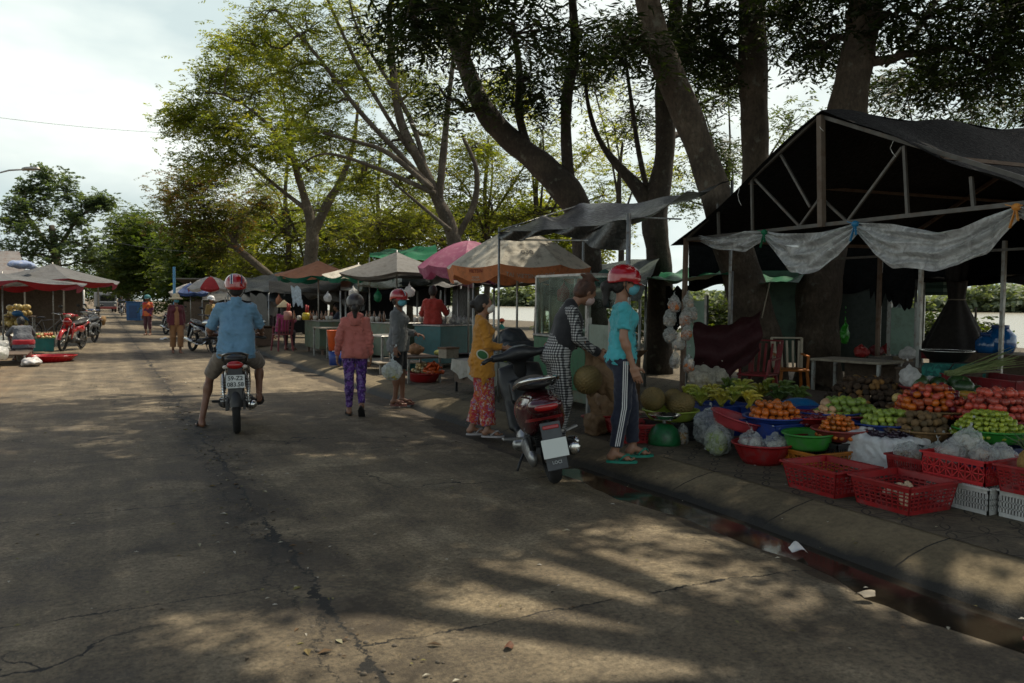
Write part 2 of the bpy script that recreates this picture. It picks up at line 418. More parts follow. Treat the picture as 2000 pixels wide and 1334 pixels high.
# ======================= THE SETTING =======================
rng = np.random.default_rng(7); R_ = random.Random(11)
def road_material():
    m, t, o = nodes('road_concrete'); v = objc(t); b = t.nodes.new('ShaderNodeBsdfPrincipled')
    sx = t.nodes.new('ShaderNodeSeparateXYZ'); t.links.new(v, sx.inputs[0]); X, Y = sx.outputs[0], sx.outputs[1]
    big = noise(t, .35, 5, .6, v); med = noise(t, 1.7, 7, .68, v, .6); fine = noise(t, 34, 8, .85, v); pit = noise(t, 90, 4, .7, v)
    c = ramp(t, big, [(.3, (.155, .125, .09)), (.52, (.20, .168, .125)), (.72, (.255, .218, .168))])
    c = mixc(t, c, ramp(t, med, [(.34, (.065, .052, .040)), (.5, (.17, .145, .11)), (.64, (.34, .30, .24))]), .72)
    c = mixc(t, c, ramp(t, fine, [(.36, (.22, .2, .18)), (.5, (.95, .95, .95)), (.62, (1.55, 1.5, 1.42))]), .85, 'MULTIPLY')
    # exposed aggregate: pale and dark specks of gravel
    vo = t.nodes.new('ShaderNodeTexVoronoi'); vo.inputs['Scale'].default_value = 42; t.links.new(v, vo.inputs['Vector'])
    sp = mth(t, 'MULTIPLY', mth(t, 'LESS_THAN', vo.outputs['Distance'], .2), ramp(t, noise(t, .9, 4, .6, v), [(.46, (0, 0, 0)), (.6, (1, 1, 1))]))
    c = mixc(t, c, (.42, .38, .31), mth(t, 'MULTIPLY', sp, .5))
    st = ramp(t, noise(t, .8, 6, .7, v, 1.5), [(.55, (0, 0, 0)), (.7, (1, 1, 1))]); c = mixc(t, c, (.045, .038, .03), mth(t, 'MULTIPLY', st, .7)); lt = ramp(t, noise(t, 1.3, 7, .75, v, .8), [(.58, (0, 0, 0)), (.72, (1, 1, 1))]); c = mixc(t, c, (.40, .37, .31), mth(t, 'MULTIPLY', lt, .5))  # dark stains, then uneven pale patches lightened to make up for weak sun dapples
    # joints: wandering cracks along x = .95 and across each slab
    wob = mth(t, 'MULTIPLY', mth(t, 'SUBTRACT', noise(t, 2.2, 8, .72, v), .5), .5)
    wob2 = mth(t, 'MULTIPLY', mth(t, 'SUBTRACT', noise(t, 3.1, 8, .7, v), .5), .22)
    xl = mth(t, 'ABSOLUTE', mth(t, 'ADD', mth(t, 'SUBTRACT', X, .95), wob))
    wn = mth(t, 'ADD', .008, mth(t, 'MULTIPLY', mth(t, 'MAXIMUM', mth(t, 'SUBTRACT', noise(t, 1.1, 4, .6, v), .48), 0), .28))
    crack = mth(t, 'LESS_THAN', xl, wn)
    right = mth(t, 'GREATER_THAN', mth(t, 'ADD', mth(t, 'SUBTRACT', X, .95), wob), 0)
    left = mth(t, 'SUBTRACT', 1, right); yw = mth(t, 'ADD', Y, wob2); hit = None
    cw = mth(t, 'MAXIMUM', .003, mth(t, 'MULTIPLY', mth(t, 'SUBTRACT', noise(t, 5, 6, .8, v), .38), .045))
    for side, ys in ((left, (4.21, 6.2, 8.2, 10.65, 13.4, 16.5, 20, 24, 29, 36)), (right, (3.32, 7.85, 12.4, 17.0, 22.0, 28, 35))):
        a = None
        for y in ys:
            d = mth(t, 'LESS_THAN', mth(t, 'ABSOLUTE', mth(t, 'SUBTRACT', yw, y)), cw)
            a = d if a is None else mth(t, 'MAXIMUM', a, d)
        a = mth(t, 'MULTIPLY', a, side); hit = a if hit is None else mth(t, 'MAXIMUM', hit, a)
    xl2 = mth(t, 'ABSOLUTE', mth(t, 'ADD', mth(t, 'SUBTRACT', X, .82), mth(t, 'MULTIPLY', mth(t, 'SUBTRACT', noise(t, 1.3, 9, .75, v), .5), .9))); crack = mth(t, 'MAXIMUM', crack, mth(t, 'MULTIPLY', mth(t, 'LESS_THAN', xl2, .007), mth(t, 'LESS_THAN', Y, 14)))
    hit = mth(t, 'MULTIPLY', hit, ramp(t, noise(t, 1.9, 3, .5, v), [(.36, (0, 0, 0)), (.44, (1, 1, 1))]))
    # hairline cracks
    v2 = t.nodes.new('ShaderNodeTexVoronoi'); v2.feature = 'DISTANCE_TO_EDGE'; v2.inputs['Scale'].default_value = .42
    wv = t.nodes.new('ShaderNodeVectorMath'); wv.operation = 'ADD'; nn = t.nodes.new('ShaderNodeTexNoise'); nn.inputs['Scale'].default_value = 1.6; nn.inputs['Detail'].default_value = 8; t.links.new(v, nn.inputs['Vector'])
    t.links.new(v, wv.inputs[0]); t.links.new(nn.outputs['Color'], wv.inputs[1]); t.links.new(wv.outputs[0], v2.inputs['Vector'])
    hair = mth(t, 'MULTIPLY', mth(t, 'LESS_THAN', v2.outputs['Distance'], .0035), ramp(t, noise(t, .5, 2, .5, v), [(.5, (0, 0, 0)), (.56, (1, 1, 1))]))
    allc = mth(t, 'MAXIMUM', mth(t, 'MAXIMUM', crack, hit), hair)
    # a band of dark grit along the long joint, the smoother right-hand slab a little paler
    near = mth(t, 'MULTIPLY', ramp(t, mth(t, 'ADD', xl, mth(t, 'MULTIPLY', mth(t, 'SUBTRACT', fine, .5), .25)), [(.12, (1, 1, 1)), (.42, (0, 0, 0))]), ramp(t, noise(t, .9, 5, .7, v), [(.40, (0, 0, 0)), (.54, (1, 1, 1))]))
    c = mixc(t, c, (.035, .027, .019), mth(t, 'MULTIPLY', near, .92))
    slab = mth(t, 'MULTIPLY', right, mth(t, 'MULTIPLY', mth(t, 'LESS_THAN', yw, 7.85), mth(t, 'GREATER_THAN', yw, 3.32)))
    c = mixc(t, c, (1.25, 1.24, 1.2), slab, 'MULTIPLY')
    # dirt washed over the left edge
    ed = mth(t, 'ADD', mth(t, 'SUBTRACT', mth(t, 'MULTIPLY', X, -.6), .55), mth(t, 'MULTIPLY', mth(t, 'SUBTRACT', noise(t, .8, 6, .7, v), .5), 1.6))
    edc = t.nodes.new('ShaderNodeClamp'); t.links.new(ed, edc.inputs['Value'])
    c = mixc(t, c, ramp(t, fine, [(.3, (.17, .115, .065)), (.7, (.30, .215, .13))]), edc.outputs[0])
    wet = mth(t, 'GREATER_THAN', mth(t, 'ADD', X, mth(t, 'MULTIPLY', mth(t, 'SUBTRACT', noise(t, 1.6, 5, .6, v), .5), .55)), 3.56)
    c = mixc(t, c, (.40, .37, .35), wet, 'MULTIPLY')
    c = mixc(t, c, (.86, .80, .67), 1.0, 'MULTIPLY'); tm = ramp(t, noise(t, 1.0, 5, .6, objc(t, (3.2, .12, 1))), [(.42, (.72, .72, .72)), (.6, (1.12, 1.12, 1.1))]); c = mixc(t, c, tm, .8, 'MULTIPLY'); c = mixc(t, c, (.008, .007, .005), allc)
    t.links.new(c, b.inputs['Base Color'])
    rg = ramp(t, med, [(.3, (.68,) * 3), (.7, (.92,) * 3)]); t.links.new(mixc(t, rg, (.5, .5, .5), mth(t, 'MULTIPLY', wet, mth(t, 'LESS_THAN', Y, 6.5))), b.inputs['Roughness'])
    h = mth(t, 'ADD', mth(t, 'MULTIPLY', fine, .5), mth(t, 'MULTIPLY', pit, .5)); h = mth(t, 'ADD', h, mth(t, 'MULTIPLY', med, 1.2)); h = mth(t, 'SUBTRACT', h, mth(t, 'MULTIPLY', allc, 2.2))
    t.links.new(bumpn(t, h, .75, .02), b.inputs['Normal']); t.links.new(b.outputs[0], o.inputs['Surface']); return m
def strip(name, xs_z, y0, y1, ny, mat, kind='structure', nz_=0.0, label=None):
    ys = y0 + (y1 - y0) * (np.linspace(0, 1, ny) ** 1.6)
    V = []; n = len(xs_z)
    for y in ys:
        for (x, z) in xs_z: V.append((x + nz_ * (.0 if z > .11 else 1) * .03 * math.sin(y * 1.7), y, z + nz_ * (0 if z > .1 else 1) * (.006 * math.sin(y * 2.3 + x * 5) + .004 * math.sin(y * 5.1 + x))))
    F = np.array([(i * n + j, i * n + j + 1, (i + 1) * n + j + 1, (i + 1) * n + j) for i in range(ny - 1) for j in range(n - 1)])
    o = link(name, mkmesh(name, V, F, mat, smooth=True)); o['kind'] = kind
    return o
rm = road_material()
strip('road', [(-2.4, 0), (-1, .0), (1, .004), (2.5, 0), (3.3, -.012), (3.62, -.040), (3.9, -.055)], -14, 190, 400, rm, nz_=.9)
def dirt_material(name, a, b_, grit=(.35, .3, .22)):
    m, t, o = nodes(name); v = objc(t); b = t.nodes.new('ShaderNodeBsdfPrincipled')
    c = ramp(t, noise(t, .6, 7, .65, v), [(.3, a), (.7, b_)]); c = mixc(t, c, ramp(t, noise(t, 18, 5, .7, v), [(.35, (.5, .5, .5)), (.7, (1.3, 1.3, 1.3))]), .7, 'MULTIPLY')
    c = mixc(t, c, grit, ramp(t, noise(t, 40, 2, .5, v), [(.66, (0, 0, 0)), (.72, (.6, .6, .6))]))
    t.links.new(c, b.inputs['Base Color']); b.inputs['Roughness'].default_value = .95
    t.links.new(bumpn(t, noise(t, 9, 8, .75, v), .8, .05), b.inputs['Normal']); t.links.new(b.outputs[0], o.inputs['Surface']); return m
md = dirt_material('bare_earth', (.11, .08, .05), (.24, .18, .115))
strip('ground', [(-900, -.3), (-60, -.02), (-12, -.02), (-2.38, -.012)], -60, 1500, 40, md)
o = link('far_ground', mkmesh('far_ground', [(-2.39, 190, -.02), (26, 190, -.02), (26, 1500, -.3), (-2.39, 1500, -.3)], np.array([(0, 1, 2, 3)]), md)); o['kind'] = 'structure'
def paver_material():
    m, t, o = nodes('pavers'); v = objc(t); b = t.nodes.new('ShaderNodeBsdfPrincipled')
    # scalloped interlocking pavers: rows of overlapping rings
    sx = t.nodes.new('ShaderNodeSeparateXYZ'); t.links.new(v, sx.inputs[0]); ln = None
    for ox, oy in ((0, 0), (.15, .15)):
        fx = mth(t, 'SUBTRACT', mth(t, 'MULTIPLY', mth(t, 'FRACT', mth(t, 'DIVIDE', mth(t, 'ADD', sx.outputs[0], ox), .3)), .3), .15)
        fy = mth(t, 'SUBTRACT', mth(t, 'MULTIPLY', mth(t, 'FRACT', mth(t, 'DIVIDE', mth(t, 'ADD', sx.outputs[1], oy), .3)), .3), .15)
        d = mth(t, 'SQRT', mth(t, 'ADD', mth(t, 'MULTIPLY', fx, fx), mth(t, 'MULTIPLY', fy, fy)))
        l = mth(t, 'LESS_THAN', mth(t, 'ABSOLUTE', mth(t, 'SUBTRACT', d, .132)), .005); ln = l if ln is None else mth(t, 'MAXIMUM', ln, l)
    gr = mth(t, 'LESS_THAN', mth(t, 'FRACT', mth(t, 'DIVIDE', sx.outputs[1], .6)), .014); ln = mth(t, 'MAXIMUM', ln, gr)
    ln = mth(t, 'MULTIPLY', ln, ramp(t, noise(t, 2.4, 4, .6, v), [(.38, (0, 0, 0)), (.5, (1, 1, 1))]))
    c = ramp(t, noise(t, .9, 6, .65, v), [(.3, (.085, .075, .058)), (.5, (.15, .13, .10)), (.72, (.235, .21, .165))])
    c = mixc(t, c, ramp(t, noise(t, 22, 6, .75, v), [(.35, (.5, .5, .48)), (.7, (1.3, 1.3, 1.25))]), .8, 'MULTIPLY')
    c = mixc(t, c, (.82, .75, .62), 1.0, 'MULTIPLY'); c = mixc(t, c, (.016, .013, .01), ln); t.links.new(c, b.inputs['Base Color']); b.inputs['Roughness'].default_value = .88
    t.links.new(bumpn(t, mth(t, 'SUBTRACT', noise(t, 30, 5, .7, v), mth(t, 'MULTIPLY', ln, 1.5)), .6, .012), b.inputs['Normal']); t.links.new(b.outputs[0], o.inputs['Surface']); return m
def kerb_material():
    m, t, o = nodes('kerb_concrete'); v = objc(t); b = t.nodes.new('ShaderNodeBsdfPrincipled'); sx = t.nodes.new('ShaderNodeSeparateXYZ'); t.links.new(v, sx.inputs[0])
    c = ramp(t, noise(t, 1.1, 6, .65, v), [(.3, (.10, .088, .066)), (.52, (.185, .16, .12)), (.75, (.28, .245, .185))])
    c = mixc(t, c, ramp(t, noise(t, 26, 6, .75, v), [(.35, (.55, .55, .52)), (.7, (1.3, 1.3, 1.25))]), .7, 'MULTIPLY')
    c = mixc(t, c, (.98, .88, .70), 1.0, 'MULTIPLY')
    gl = mth(t, 'ADD', sx.outputs[2], mth(t, 'MULTIPLY', mth(t, 'SUBTRACT', noise(t, 3, 6, .7, v), .5), .09))   # wet slime at the foot
    c = mixc(t, c, (.014, .013, .010), ramp(t, gl, [(.0, (1, 1, 1)), (.05, (0, 0, 0))]))
    jt = mth(t, 'LESS_THAN', mth(t, 'FRACT', mth(t, 'ADD', mth(t, 'DIVIDE', sx.outputs[1], 1.02), mth(t, 'MULTIPLY', noise(t, 4, 5, .6, v), .03))), .013)
    c = mixc(t, c, (.02, .017, .012), jt); t.links.new(c, b.inputs['Base Color'])
    t.links.new(ramp(t, gl, [(0, (.7,) * 3), (.05, (.95,) * 3)]), b.inputs['Roughness'])
    t.links.new(bumpn(t, mth(t, 'SUBTRACT', noise(t, 24, 6, .7, v), mth(t, 'MULTIPLY', jt, 2)), .6, .015), b.inputs['Normal']); t.links.new(b.outputs[0], o.inputs['Surface']); return m
strip('kerb', [(3.88, -.06), (3.9, -.045), (3.925, -.01), (3.96, .018), (4.05, .05), (4.18, .085), (4.30, .110), (4.38, .117)], -14, 190, 200, kerb_material(), nz_=1)
strip('pavement', [(4.365, .121), (6, .12), (9, .12), (26, .12)], -14, 190, 60, paver_material())
strip('embankment', [(26, .12), (26.2, .1), (29, -1.9)], -14, 400, 20, md)
# standing water in the gutter
m, t, o = nodes('gutter_water'); b = t.nodes.new('ShaderNodeBsdfPrincipled'); b.inputs['Base Color'].default_value = (.03, .024, .017, 1); b.inputs['Roughness'].default_value = .09
b.inputs['Specular IOR Level'].default_value = .9
t.links.new(bumpn(t, noise(t, 9, 3, .5, objc(t)), .06, .01), b.inputs['Normal']); t.links.new(b.outputs[0], o.inputs['Surface'])
ys = np.linspace(-6, 6.3, 160); V = []
for y in ys:
    k = min(1, (6.3 - y) / 1.5) ; V += [(3.3, y, -.034), (3.95, y, -.034)]
o = link('gutter_water', mkmesh('gutter_water', V, np.array([(2 * i, 2 * i + 1, 2 * i + 3, 2 * i + 2) for i in range(len(ys) - 1)]), m)); o['kind'] = 'structure'
# the river
m, t, o = nodes('river_water'); b = t.nodes.new('ShaderNodeBsdfPrincipled'); b.inputs['Base Color'].default_value = (.30, .27, .2, 1); b.inputs['Roughness'].default_value = .22
t.links.new(bumpn(t, noise(t, .8, 6, .65, objc(t, (1, .35, 1))), .5, .25), b.inputs['Normal']); t.links.new(b.outputs[0], o.inputs['Surface'])
o = link('river', mkmesh('river', [(25.8, -300, -1.7), (1600, -300, -1.7), (1600, 1500, -1.7), (25.8, 1500, -1.7)], np.array([(0, 1, 2, 3)]), m)); o['kind'] = 'structure'

# ======================= TREES =======================
def sprays(C, yaw, pit, L, n, pl, pw, droop, tint):
    "N feathery compound leaves: a rachis with n pairs of narrow leaflets"
    N = len(C); Vs = []; Ts = []
    fx = np.stack([np.cos(yaw) * np.cos(pit), np.sin(yaw) * np.cos(pit), np.sin(pit)], 1); sd = np.stack([-np.sin(yaw), np.cos(yaw), np.zeros(N)], 1)
    up = np.cross(fx, sd)
    for i in range(n):
        t = (i + .6) / n; pos = C + fx * (L * t)[:, None] - np.array([0, 0, 1.]) * (L * droop * t * t)[:, None]
        env = (math.sin(PI * (.18 + .72 * t))) * pl
        for s in (-1, 1):
            jit = rng.normal(0, .22, (N, 3))
            d = sd * s + fx * .55 + jit - np.array([0, 0, .35]); d /= np.linalg.norm(d, axis=1)[:, None]
            wv = fx + up * rng.normal(0, .5, N)[:, None]; wv -= d * (wv * d).sum(1)[:, None]; wv /= np.linalg.norm(wv, axis=1)[:, None]
            l = (env * rng.uniform(.75, 1.2, N))[:, None]; h = (pw * rng.uniform(.7, 1.25, N) / 2)[:, None]
            Vs.append(np.stack([pos, pos + d * l * .55 + wv * h, pos + d * l, pos + d * l * .5 - wv * h], 1)); Ts.append(np.repeat(tint[:, None], 4, 1))
    V = np.concatenate(Vs).reshape(-1, 3); return V, np.concatenate(Ts).ravel()
def bez(a, b, c, n): 
    t = np.linspace(0, 1, n)[:, None]; return (1 - t) ** 2 * a + 2 * t * (1 - t) * b + t * t * c
def bark(name, a, b_, c_):
    m, t, o = nodes(name); v = objc(t, (1, 1, .5)); b = t.nodes.new('ShaderNodeBsdfPrincipled')
    c = ramp(t, noise(t, 2.2, 6, .65, objc(t)), [(.3, a), (.55, b_), (.75, c_)]); c = mixc(t, c, ramp(t, noise(t, 26, 6, .75, v), [(.3, (.4, .38, .36)), (.7, (1.35, 1.33, 1.3))]), .85, 'MULTIPLY')
    c = mixc(t, c, (.2, .21, .17), ramp(t, noise(t, 7, 3, .5, objc(t)), [(.62, (0, 0, 0)), (.72, (.5, .5, .5))]))
    t.links.new(c, b.inputs['Base Color']); b.inputs['Roughness'].default_value = .92
    t.links.new(bumpn(t, mth(t, 'ADD', noise(t, 18, 7, .75, v), mth(t, 'MULTIPLY', noise(t, 5, 3, .5, objc(t, (1, 1, 2))), .8)), 1.0, .03), b.inputs['Normal']); t.links.new(b.outputs[0], o.inputs['Surface']); return m
BK_near = bark('bark_near', (.045, .033, .024), (.095, .073, .053), (.18, .145, .11)); BK_dark = bark('bark_dark', (.028, .022, .018), (.06, .046, .035), (.1, .08, .06)); BK_pale = bark('bark_pale', (.055, .044, .032), (.105, .085, .062), (.20, .17, .125))
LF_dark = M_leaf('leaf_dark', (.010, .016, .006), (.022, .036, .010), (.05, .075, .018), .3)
LF_olive = M_leaf('leaf_olive', (.065, .085, .02), (.15, .18, .04), (.29, .27, .06), .6)
LF_green = M_leaf('leaf_green', (.025, .045, .012), (.06, .09, .022), (.12, .14, .035), .45)
LF_yellow = M_leaf('leaf_yellow', (.05, .065, .015), (.12, .14, .03), (.23, .21, .04), .55)
LF_red = M_leaf('leaf_red', (.05, .06, .016), (.085, .10, .028), (.18, .07, .03), .45)
LF_blue = M_leaf('leaf_blue', (.05, .08, .05), (.09, .13, .075), (.13, .16, .09), .4)
def tree(name, label, paths, blobs, leaf, barkm, group=None, nclump=16, nspray=10, L=.4, n=6, pl=.16, pw=.04, droop=.5, sig=.32, twig_r=.018, seed=1, pdir=0.0, up=.0, shell=.55, limb_r=.06, cat='tree'):
    """paths: lists of (point, radius), the first is the stem; blobs: (centre, (rx,ry,rz)[, density]); leaf sprays gather in clumps at the twig tips"""
    g = np.random.default_rng(seed)
    base = np.asarray(paths[0][0][0], float); root = T(name, label, cat, base, group=group)
    mb = MB(); nodes_ = []; rad = []
    for P in paths:
        pts = np.array([np.asarray(q[0], float) for q in P]) - base; rr = np.array([q[1] for q in P], float)
        # smooth resample
        k = len(pts); u = np.linspace(0, k - 1, (k - 1) * 5 + 1); i = np.minimum(u.astype(int), k - 2); f = (u - i)[:, None]
        p0 = pts[np.maximum(i - 1, 0)]; p1 = pts[i]; p2 = pts[i + 1]; p3 = pts[np.minimum(i + 2, k - 1)]
        c = .5 * (2 * p1 + (p2 - p0) * f + (2 * p0 - 5 * p1 + 4 * p2 - p3) * f ** 2 + (3 * p1 - p0 - 3 * p2 + p3) * f ** 3)
        r = np.interp(u, np.arange(k), rr); r = r * (1 + .05 * np.sin(u * 3.1 + seed) + .04 * np.sin(u * 7.7))
        c = c + np.stack([np.sin(u * 2.3 + seed), np.cos(u * 1.9 + seed), 0 * u], 1) * (r * .12)[:, None]
        mb.tube(c, r, 12 if r.max() > .1 else 7); nodes_ += list(c[2:]); rad += list(r[2:])
    nodes_ = np.array(nodes_); rad = np.array(rad)
    C = []; base_z = 1.2
    for bi, bl in enumerate(blobs):
        c = np.asarray(bl[0], float) - base; r = np.asarray(bl[1], float) * np.ones(3); dn = bl[2] if len(bl) > 2 else 1
        cost = np.linalg.norm(nodes_ - c, axis=1) + np.maximum(0, nodes_[:, 2] - c[2]) * 1.0
        j = int(np.argmin(cost)); a = nodes_[j]; st = []
        if np.linalg.norm(a - c) > .5:
            mid = (a + c) / 2 + np.array([0, 0, .12 * np.linalg.norm(a - c)]) + g.normal(0, .15, 3); r0_ = min(rad[j] * .75, limb_r + .012 * np.linalg.norm(c - a))
            lim = bez(a, mid, c, 8); lim[2:-1] += g.normal(0, .05, (5, 3)); lr = np.linspace(r0_, max(.018, r0_ * .35), 8); mb.tube(lim, lr, 6); st = list(lim[3:])
        st = np.array(st + [c]); m_ = max(2, int(nclump * dn))
        d = g.normal(0, 1, (m_, 3)); d /= np.linalg.norm(d, axis=1)[:, None]; q = c + d * r * (g.uniform(shell ** 3, 1, m_) ** (1 / 3))[:, None]
        for e in q:
            s0 = st[int(np.argmin(np.linalg.norm(st - e, axis=1)))]; w_ = bez(s0, (s0 + e) / 2 + g.normal(0, .14, 3) + np.array([0, 0, .1]), e, 5)
            mb.tube(w_, np.linspace(twig_r, twig_r * .35, 5), 4, cap=False)
            k = max(1, int(nspray * g.uniform(.6, 1.4))); tt = g.uniform(.35, 1.05, k)[:, None]
            C.append(s0 + (e - s0) * tt + g.normal(0, sig, (k, 3)) * np.array([1, 1, .75]))
    mb.build('trunk', barkm, root)
    ni = [len(x) for x in C]; tb = np.concatenate([np.full(k, g.uniform(0, 1)) for k in ni]); C = np.concatenate(C); N = len(C)
    V, tn = sprays(C, g.uniform(0, 2 * PI, N), g.normal(up, .35, N), L * g.uniform(.7, 1.3, N), n, pl, pw, droop, np.clip(tb * .6 + g.uniform(0, .45, N), 0, 1))
    link('crown', mkmesh('crown', V, np.arange(len(V)).reshape(-1, 4), leaf, True, tint=tn), root)
    return root, N
def PP(depth, *q):
    "photo-measured path at one depth -> [(world point, radius)], q = (px, py, width in px)"
    return [(D(x, y, depth), wd / 2 * depth / FPX) for (x, y, wd) in q]
def foot(path, z=.1, k=1.25):
    p, r = path[0]; return [((p[0], p[1], z), r * k)] + path
NS = 0
# --- the big trees by the near stall ---
TR = {}
pE = foot(PP(12.0, (1498, 740, 88), (1478, 650, 88), (1446, 530, 78), (1400, 385, 60), (1348, 240, 58), (1296, 110, 54), (1262, 0, 48), (1235, -120, 42), (1215, -260, 34), (1190, -420, 24)))
cE = [(D(1150, -330, 11), (1.5, 1.5, 1.0)), (D(1330, -420, 12), (1.6, 1.6, 1)), (D(900, -10, 10.5), (.9, .9, .55), .9), (D(1000, 70, 10.8), (.75, .7, .55), .8), (D(810, 30, 10.2), (.42, .5, .5), 1.3), (D(960, -130, 10.5), (1.1, 1, .6)), (D(1215, 75, 11.2), (.5, .5, .45), .8), (D(730, -160, 10.5), (1.3, 1.2, .7))]
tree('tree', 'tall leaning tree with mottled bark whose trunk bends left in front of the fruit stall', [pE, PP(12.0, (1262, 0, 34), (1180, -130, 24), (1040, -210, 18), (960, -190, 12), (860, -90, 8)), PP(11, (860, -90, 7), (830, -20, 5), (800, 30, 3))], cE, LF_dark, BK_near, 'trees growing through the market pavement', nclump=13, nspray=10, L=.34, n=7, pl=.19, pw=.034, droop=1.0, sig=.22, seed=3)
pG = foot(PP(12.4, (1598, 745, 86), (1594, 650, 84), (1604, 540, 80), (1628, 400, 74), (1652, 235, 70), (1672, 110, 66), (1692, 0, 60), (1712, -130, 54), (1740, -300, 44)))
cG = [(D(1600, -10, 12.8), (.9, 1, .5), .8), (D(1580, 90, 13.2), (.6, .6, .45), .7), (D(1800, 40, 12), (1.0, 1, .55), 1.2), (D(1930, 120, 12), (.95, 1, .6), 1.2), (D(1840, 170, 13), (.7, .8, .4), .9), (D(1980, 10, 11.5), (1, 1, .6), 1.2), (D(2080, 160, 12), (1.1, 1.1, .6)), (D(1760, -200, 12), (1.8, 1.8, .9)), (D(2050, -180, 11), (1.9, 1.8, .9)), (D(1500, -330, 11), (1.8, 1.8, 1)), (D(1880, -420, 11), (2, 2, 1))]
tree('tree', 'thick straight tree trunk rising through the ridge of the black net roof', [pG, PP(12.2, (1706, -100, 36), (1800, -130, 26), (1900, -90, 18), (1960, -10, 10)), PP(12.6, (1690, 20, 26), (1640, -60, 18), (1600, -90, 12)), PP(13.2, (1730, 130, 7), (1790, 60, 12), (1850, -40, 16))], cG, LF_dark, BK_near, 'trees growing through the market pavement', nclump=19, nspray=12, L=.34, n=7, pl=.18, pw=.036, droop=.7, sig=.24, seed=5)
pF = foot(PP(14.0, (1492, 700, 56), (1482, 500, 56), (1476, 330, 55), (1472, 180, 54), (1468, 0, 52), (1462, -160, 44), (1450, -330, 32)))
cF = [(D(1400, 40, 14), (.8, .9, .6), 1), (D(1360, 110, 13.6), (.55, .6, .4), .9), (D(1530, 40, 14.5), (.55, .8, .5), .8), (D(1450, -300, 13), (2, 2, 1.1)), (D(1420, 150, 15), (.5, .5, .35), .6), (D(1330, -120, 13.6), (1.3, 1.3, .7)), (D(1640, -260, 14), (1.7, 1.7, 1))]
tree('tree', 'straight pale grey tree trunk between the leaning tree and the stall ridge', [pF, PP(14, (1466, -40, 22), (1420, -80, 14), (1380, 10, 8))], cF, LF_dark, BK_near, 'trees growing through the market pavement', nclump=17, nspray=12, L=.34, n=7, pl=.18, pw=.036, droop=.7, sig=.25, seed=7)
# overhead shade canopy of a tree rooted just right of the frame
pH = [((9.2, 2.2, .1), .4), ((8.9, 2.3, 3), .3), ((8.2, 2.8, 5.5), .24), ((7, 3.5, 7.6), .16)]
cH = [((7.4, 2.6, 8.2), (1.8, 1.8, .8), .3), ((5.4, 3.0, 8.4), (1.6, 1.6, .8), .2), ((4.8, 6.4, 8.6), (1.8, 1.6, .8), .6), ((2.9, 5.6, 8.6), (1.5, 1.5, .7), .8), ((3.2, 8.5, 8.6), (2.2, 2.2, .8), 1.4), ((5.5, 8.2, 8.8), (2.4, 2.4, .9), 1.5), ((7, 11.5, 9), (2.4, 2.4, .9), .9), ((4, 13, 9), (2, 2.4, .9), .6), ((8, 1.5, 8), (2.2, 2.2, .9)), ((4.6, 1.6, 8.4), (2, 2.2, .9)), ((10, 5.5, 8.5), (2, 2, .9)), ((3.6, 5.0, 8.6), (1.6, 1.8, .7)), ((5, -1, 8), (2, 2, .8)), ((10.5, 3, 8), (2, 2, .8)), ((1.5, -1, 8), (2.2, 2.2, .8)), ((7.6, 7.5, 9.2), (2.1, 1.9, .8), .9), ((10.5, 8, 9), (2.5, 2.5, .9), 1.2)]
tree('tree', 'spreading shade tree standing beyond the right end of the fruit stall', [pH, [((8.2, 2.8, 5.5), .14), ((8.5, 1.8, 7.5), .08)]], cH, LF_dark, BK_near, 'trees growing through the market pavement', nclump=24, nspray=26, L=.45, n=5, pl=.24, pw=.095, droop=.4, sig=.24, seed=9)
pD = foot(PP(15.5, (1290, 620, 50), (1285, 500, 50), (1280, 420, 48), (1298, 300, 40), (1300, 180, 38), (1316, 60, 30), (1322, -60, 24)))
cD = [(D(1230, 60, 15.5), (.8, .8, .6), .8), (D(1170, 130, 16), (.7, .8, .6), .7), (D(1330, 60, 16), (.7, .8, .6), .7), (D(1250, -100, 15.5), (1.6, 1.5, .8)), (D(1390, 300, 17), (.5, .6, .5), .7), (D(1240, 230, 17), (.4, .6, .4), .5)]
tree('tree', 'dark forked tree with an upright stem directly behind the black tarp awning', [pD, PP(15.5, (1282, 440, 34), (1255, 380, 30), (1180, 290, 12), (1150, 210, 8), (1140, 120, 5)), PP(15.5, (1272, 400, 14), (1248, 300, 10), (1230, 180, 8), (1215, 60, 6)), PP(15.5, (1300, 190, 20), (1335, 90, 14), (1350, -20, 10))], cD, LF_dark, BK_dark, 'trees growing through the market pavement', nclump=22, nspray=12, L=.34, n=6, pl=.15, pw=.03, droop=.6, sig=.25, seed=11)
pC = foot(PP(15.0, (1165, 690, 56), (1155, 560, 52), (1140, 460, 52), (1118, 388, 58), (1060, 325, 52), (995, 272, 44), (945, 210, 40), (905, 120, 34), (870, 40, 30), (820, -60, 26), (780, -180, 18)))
cC = [(D(1075, 60, 14.6), (.9, .9, .6), 1), (D(990, 150, 14.2), (.75, .7, .5), 1), (D(1120, 110, 15), (.55, .7, .6), .8), (D(1055, 180, 14.5), (.4, .5, .25), .7), (D(860, -60, 14), (1.3, 1.2, .7)), (D(1000, -80, 14), (1.4, 1.3, .7)), (D(1140, -120, 15), (1.3, 1.3, .8)), (D(870, 190, 14.3), (.3, .3, .2), .6), (D(930, 30, 14.5), (.7, .7, .5), .9)]
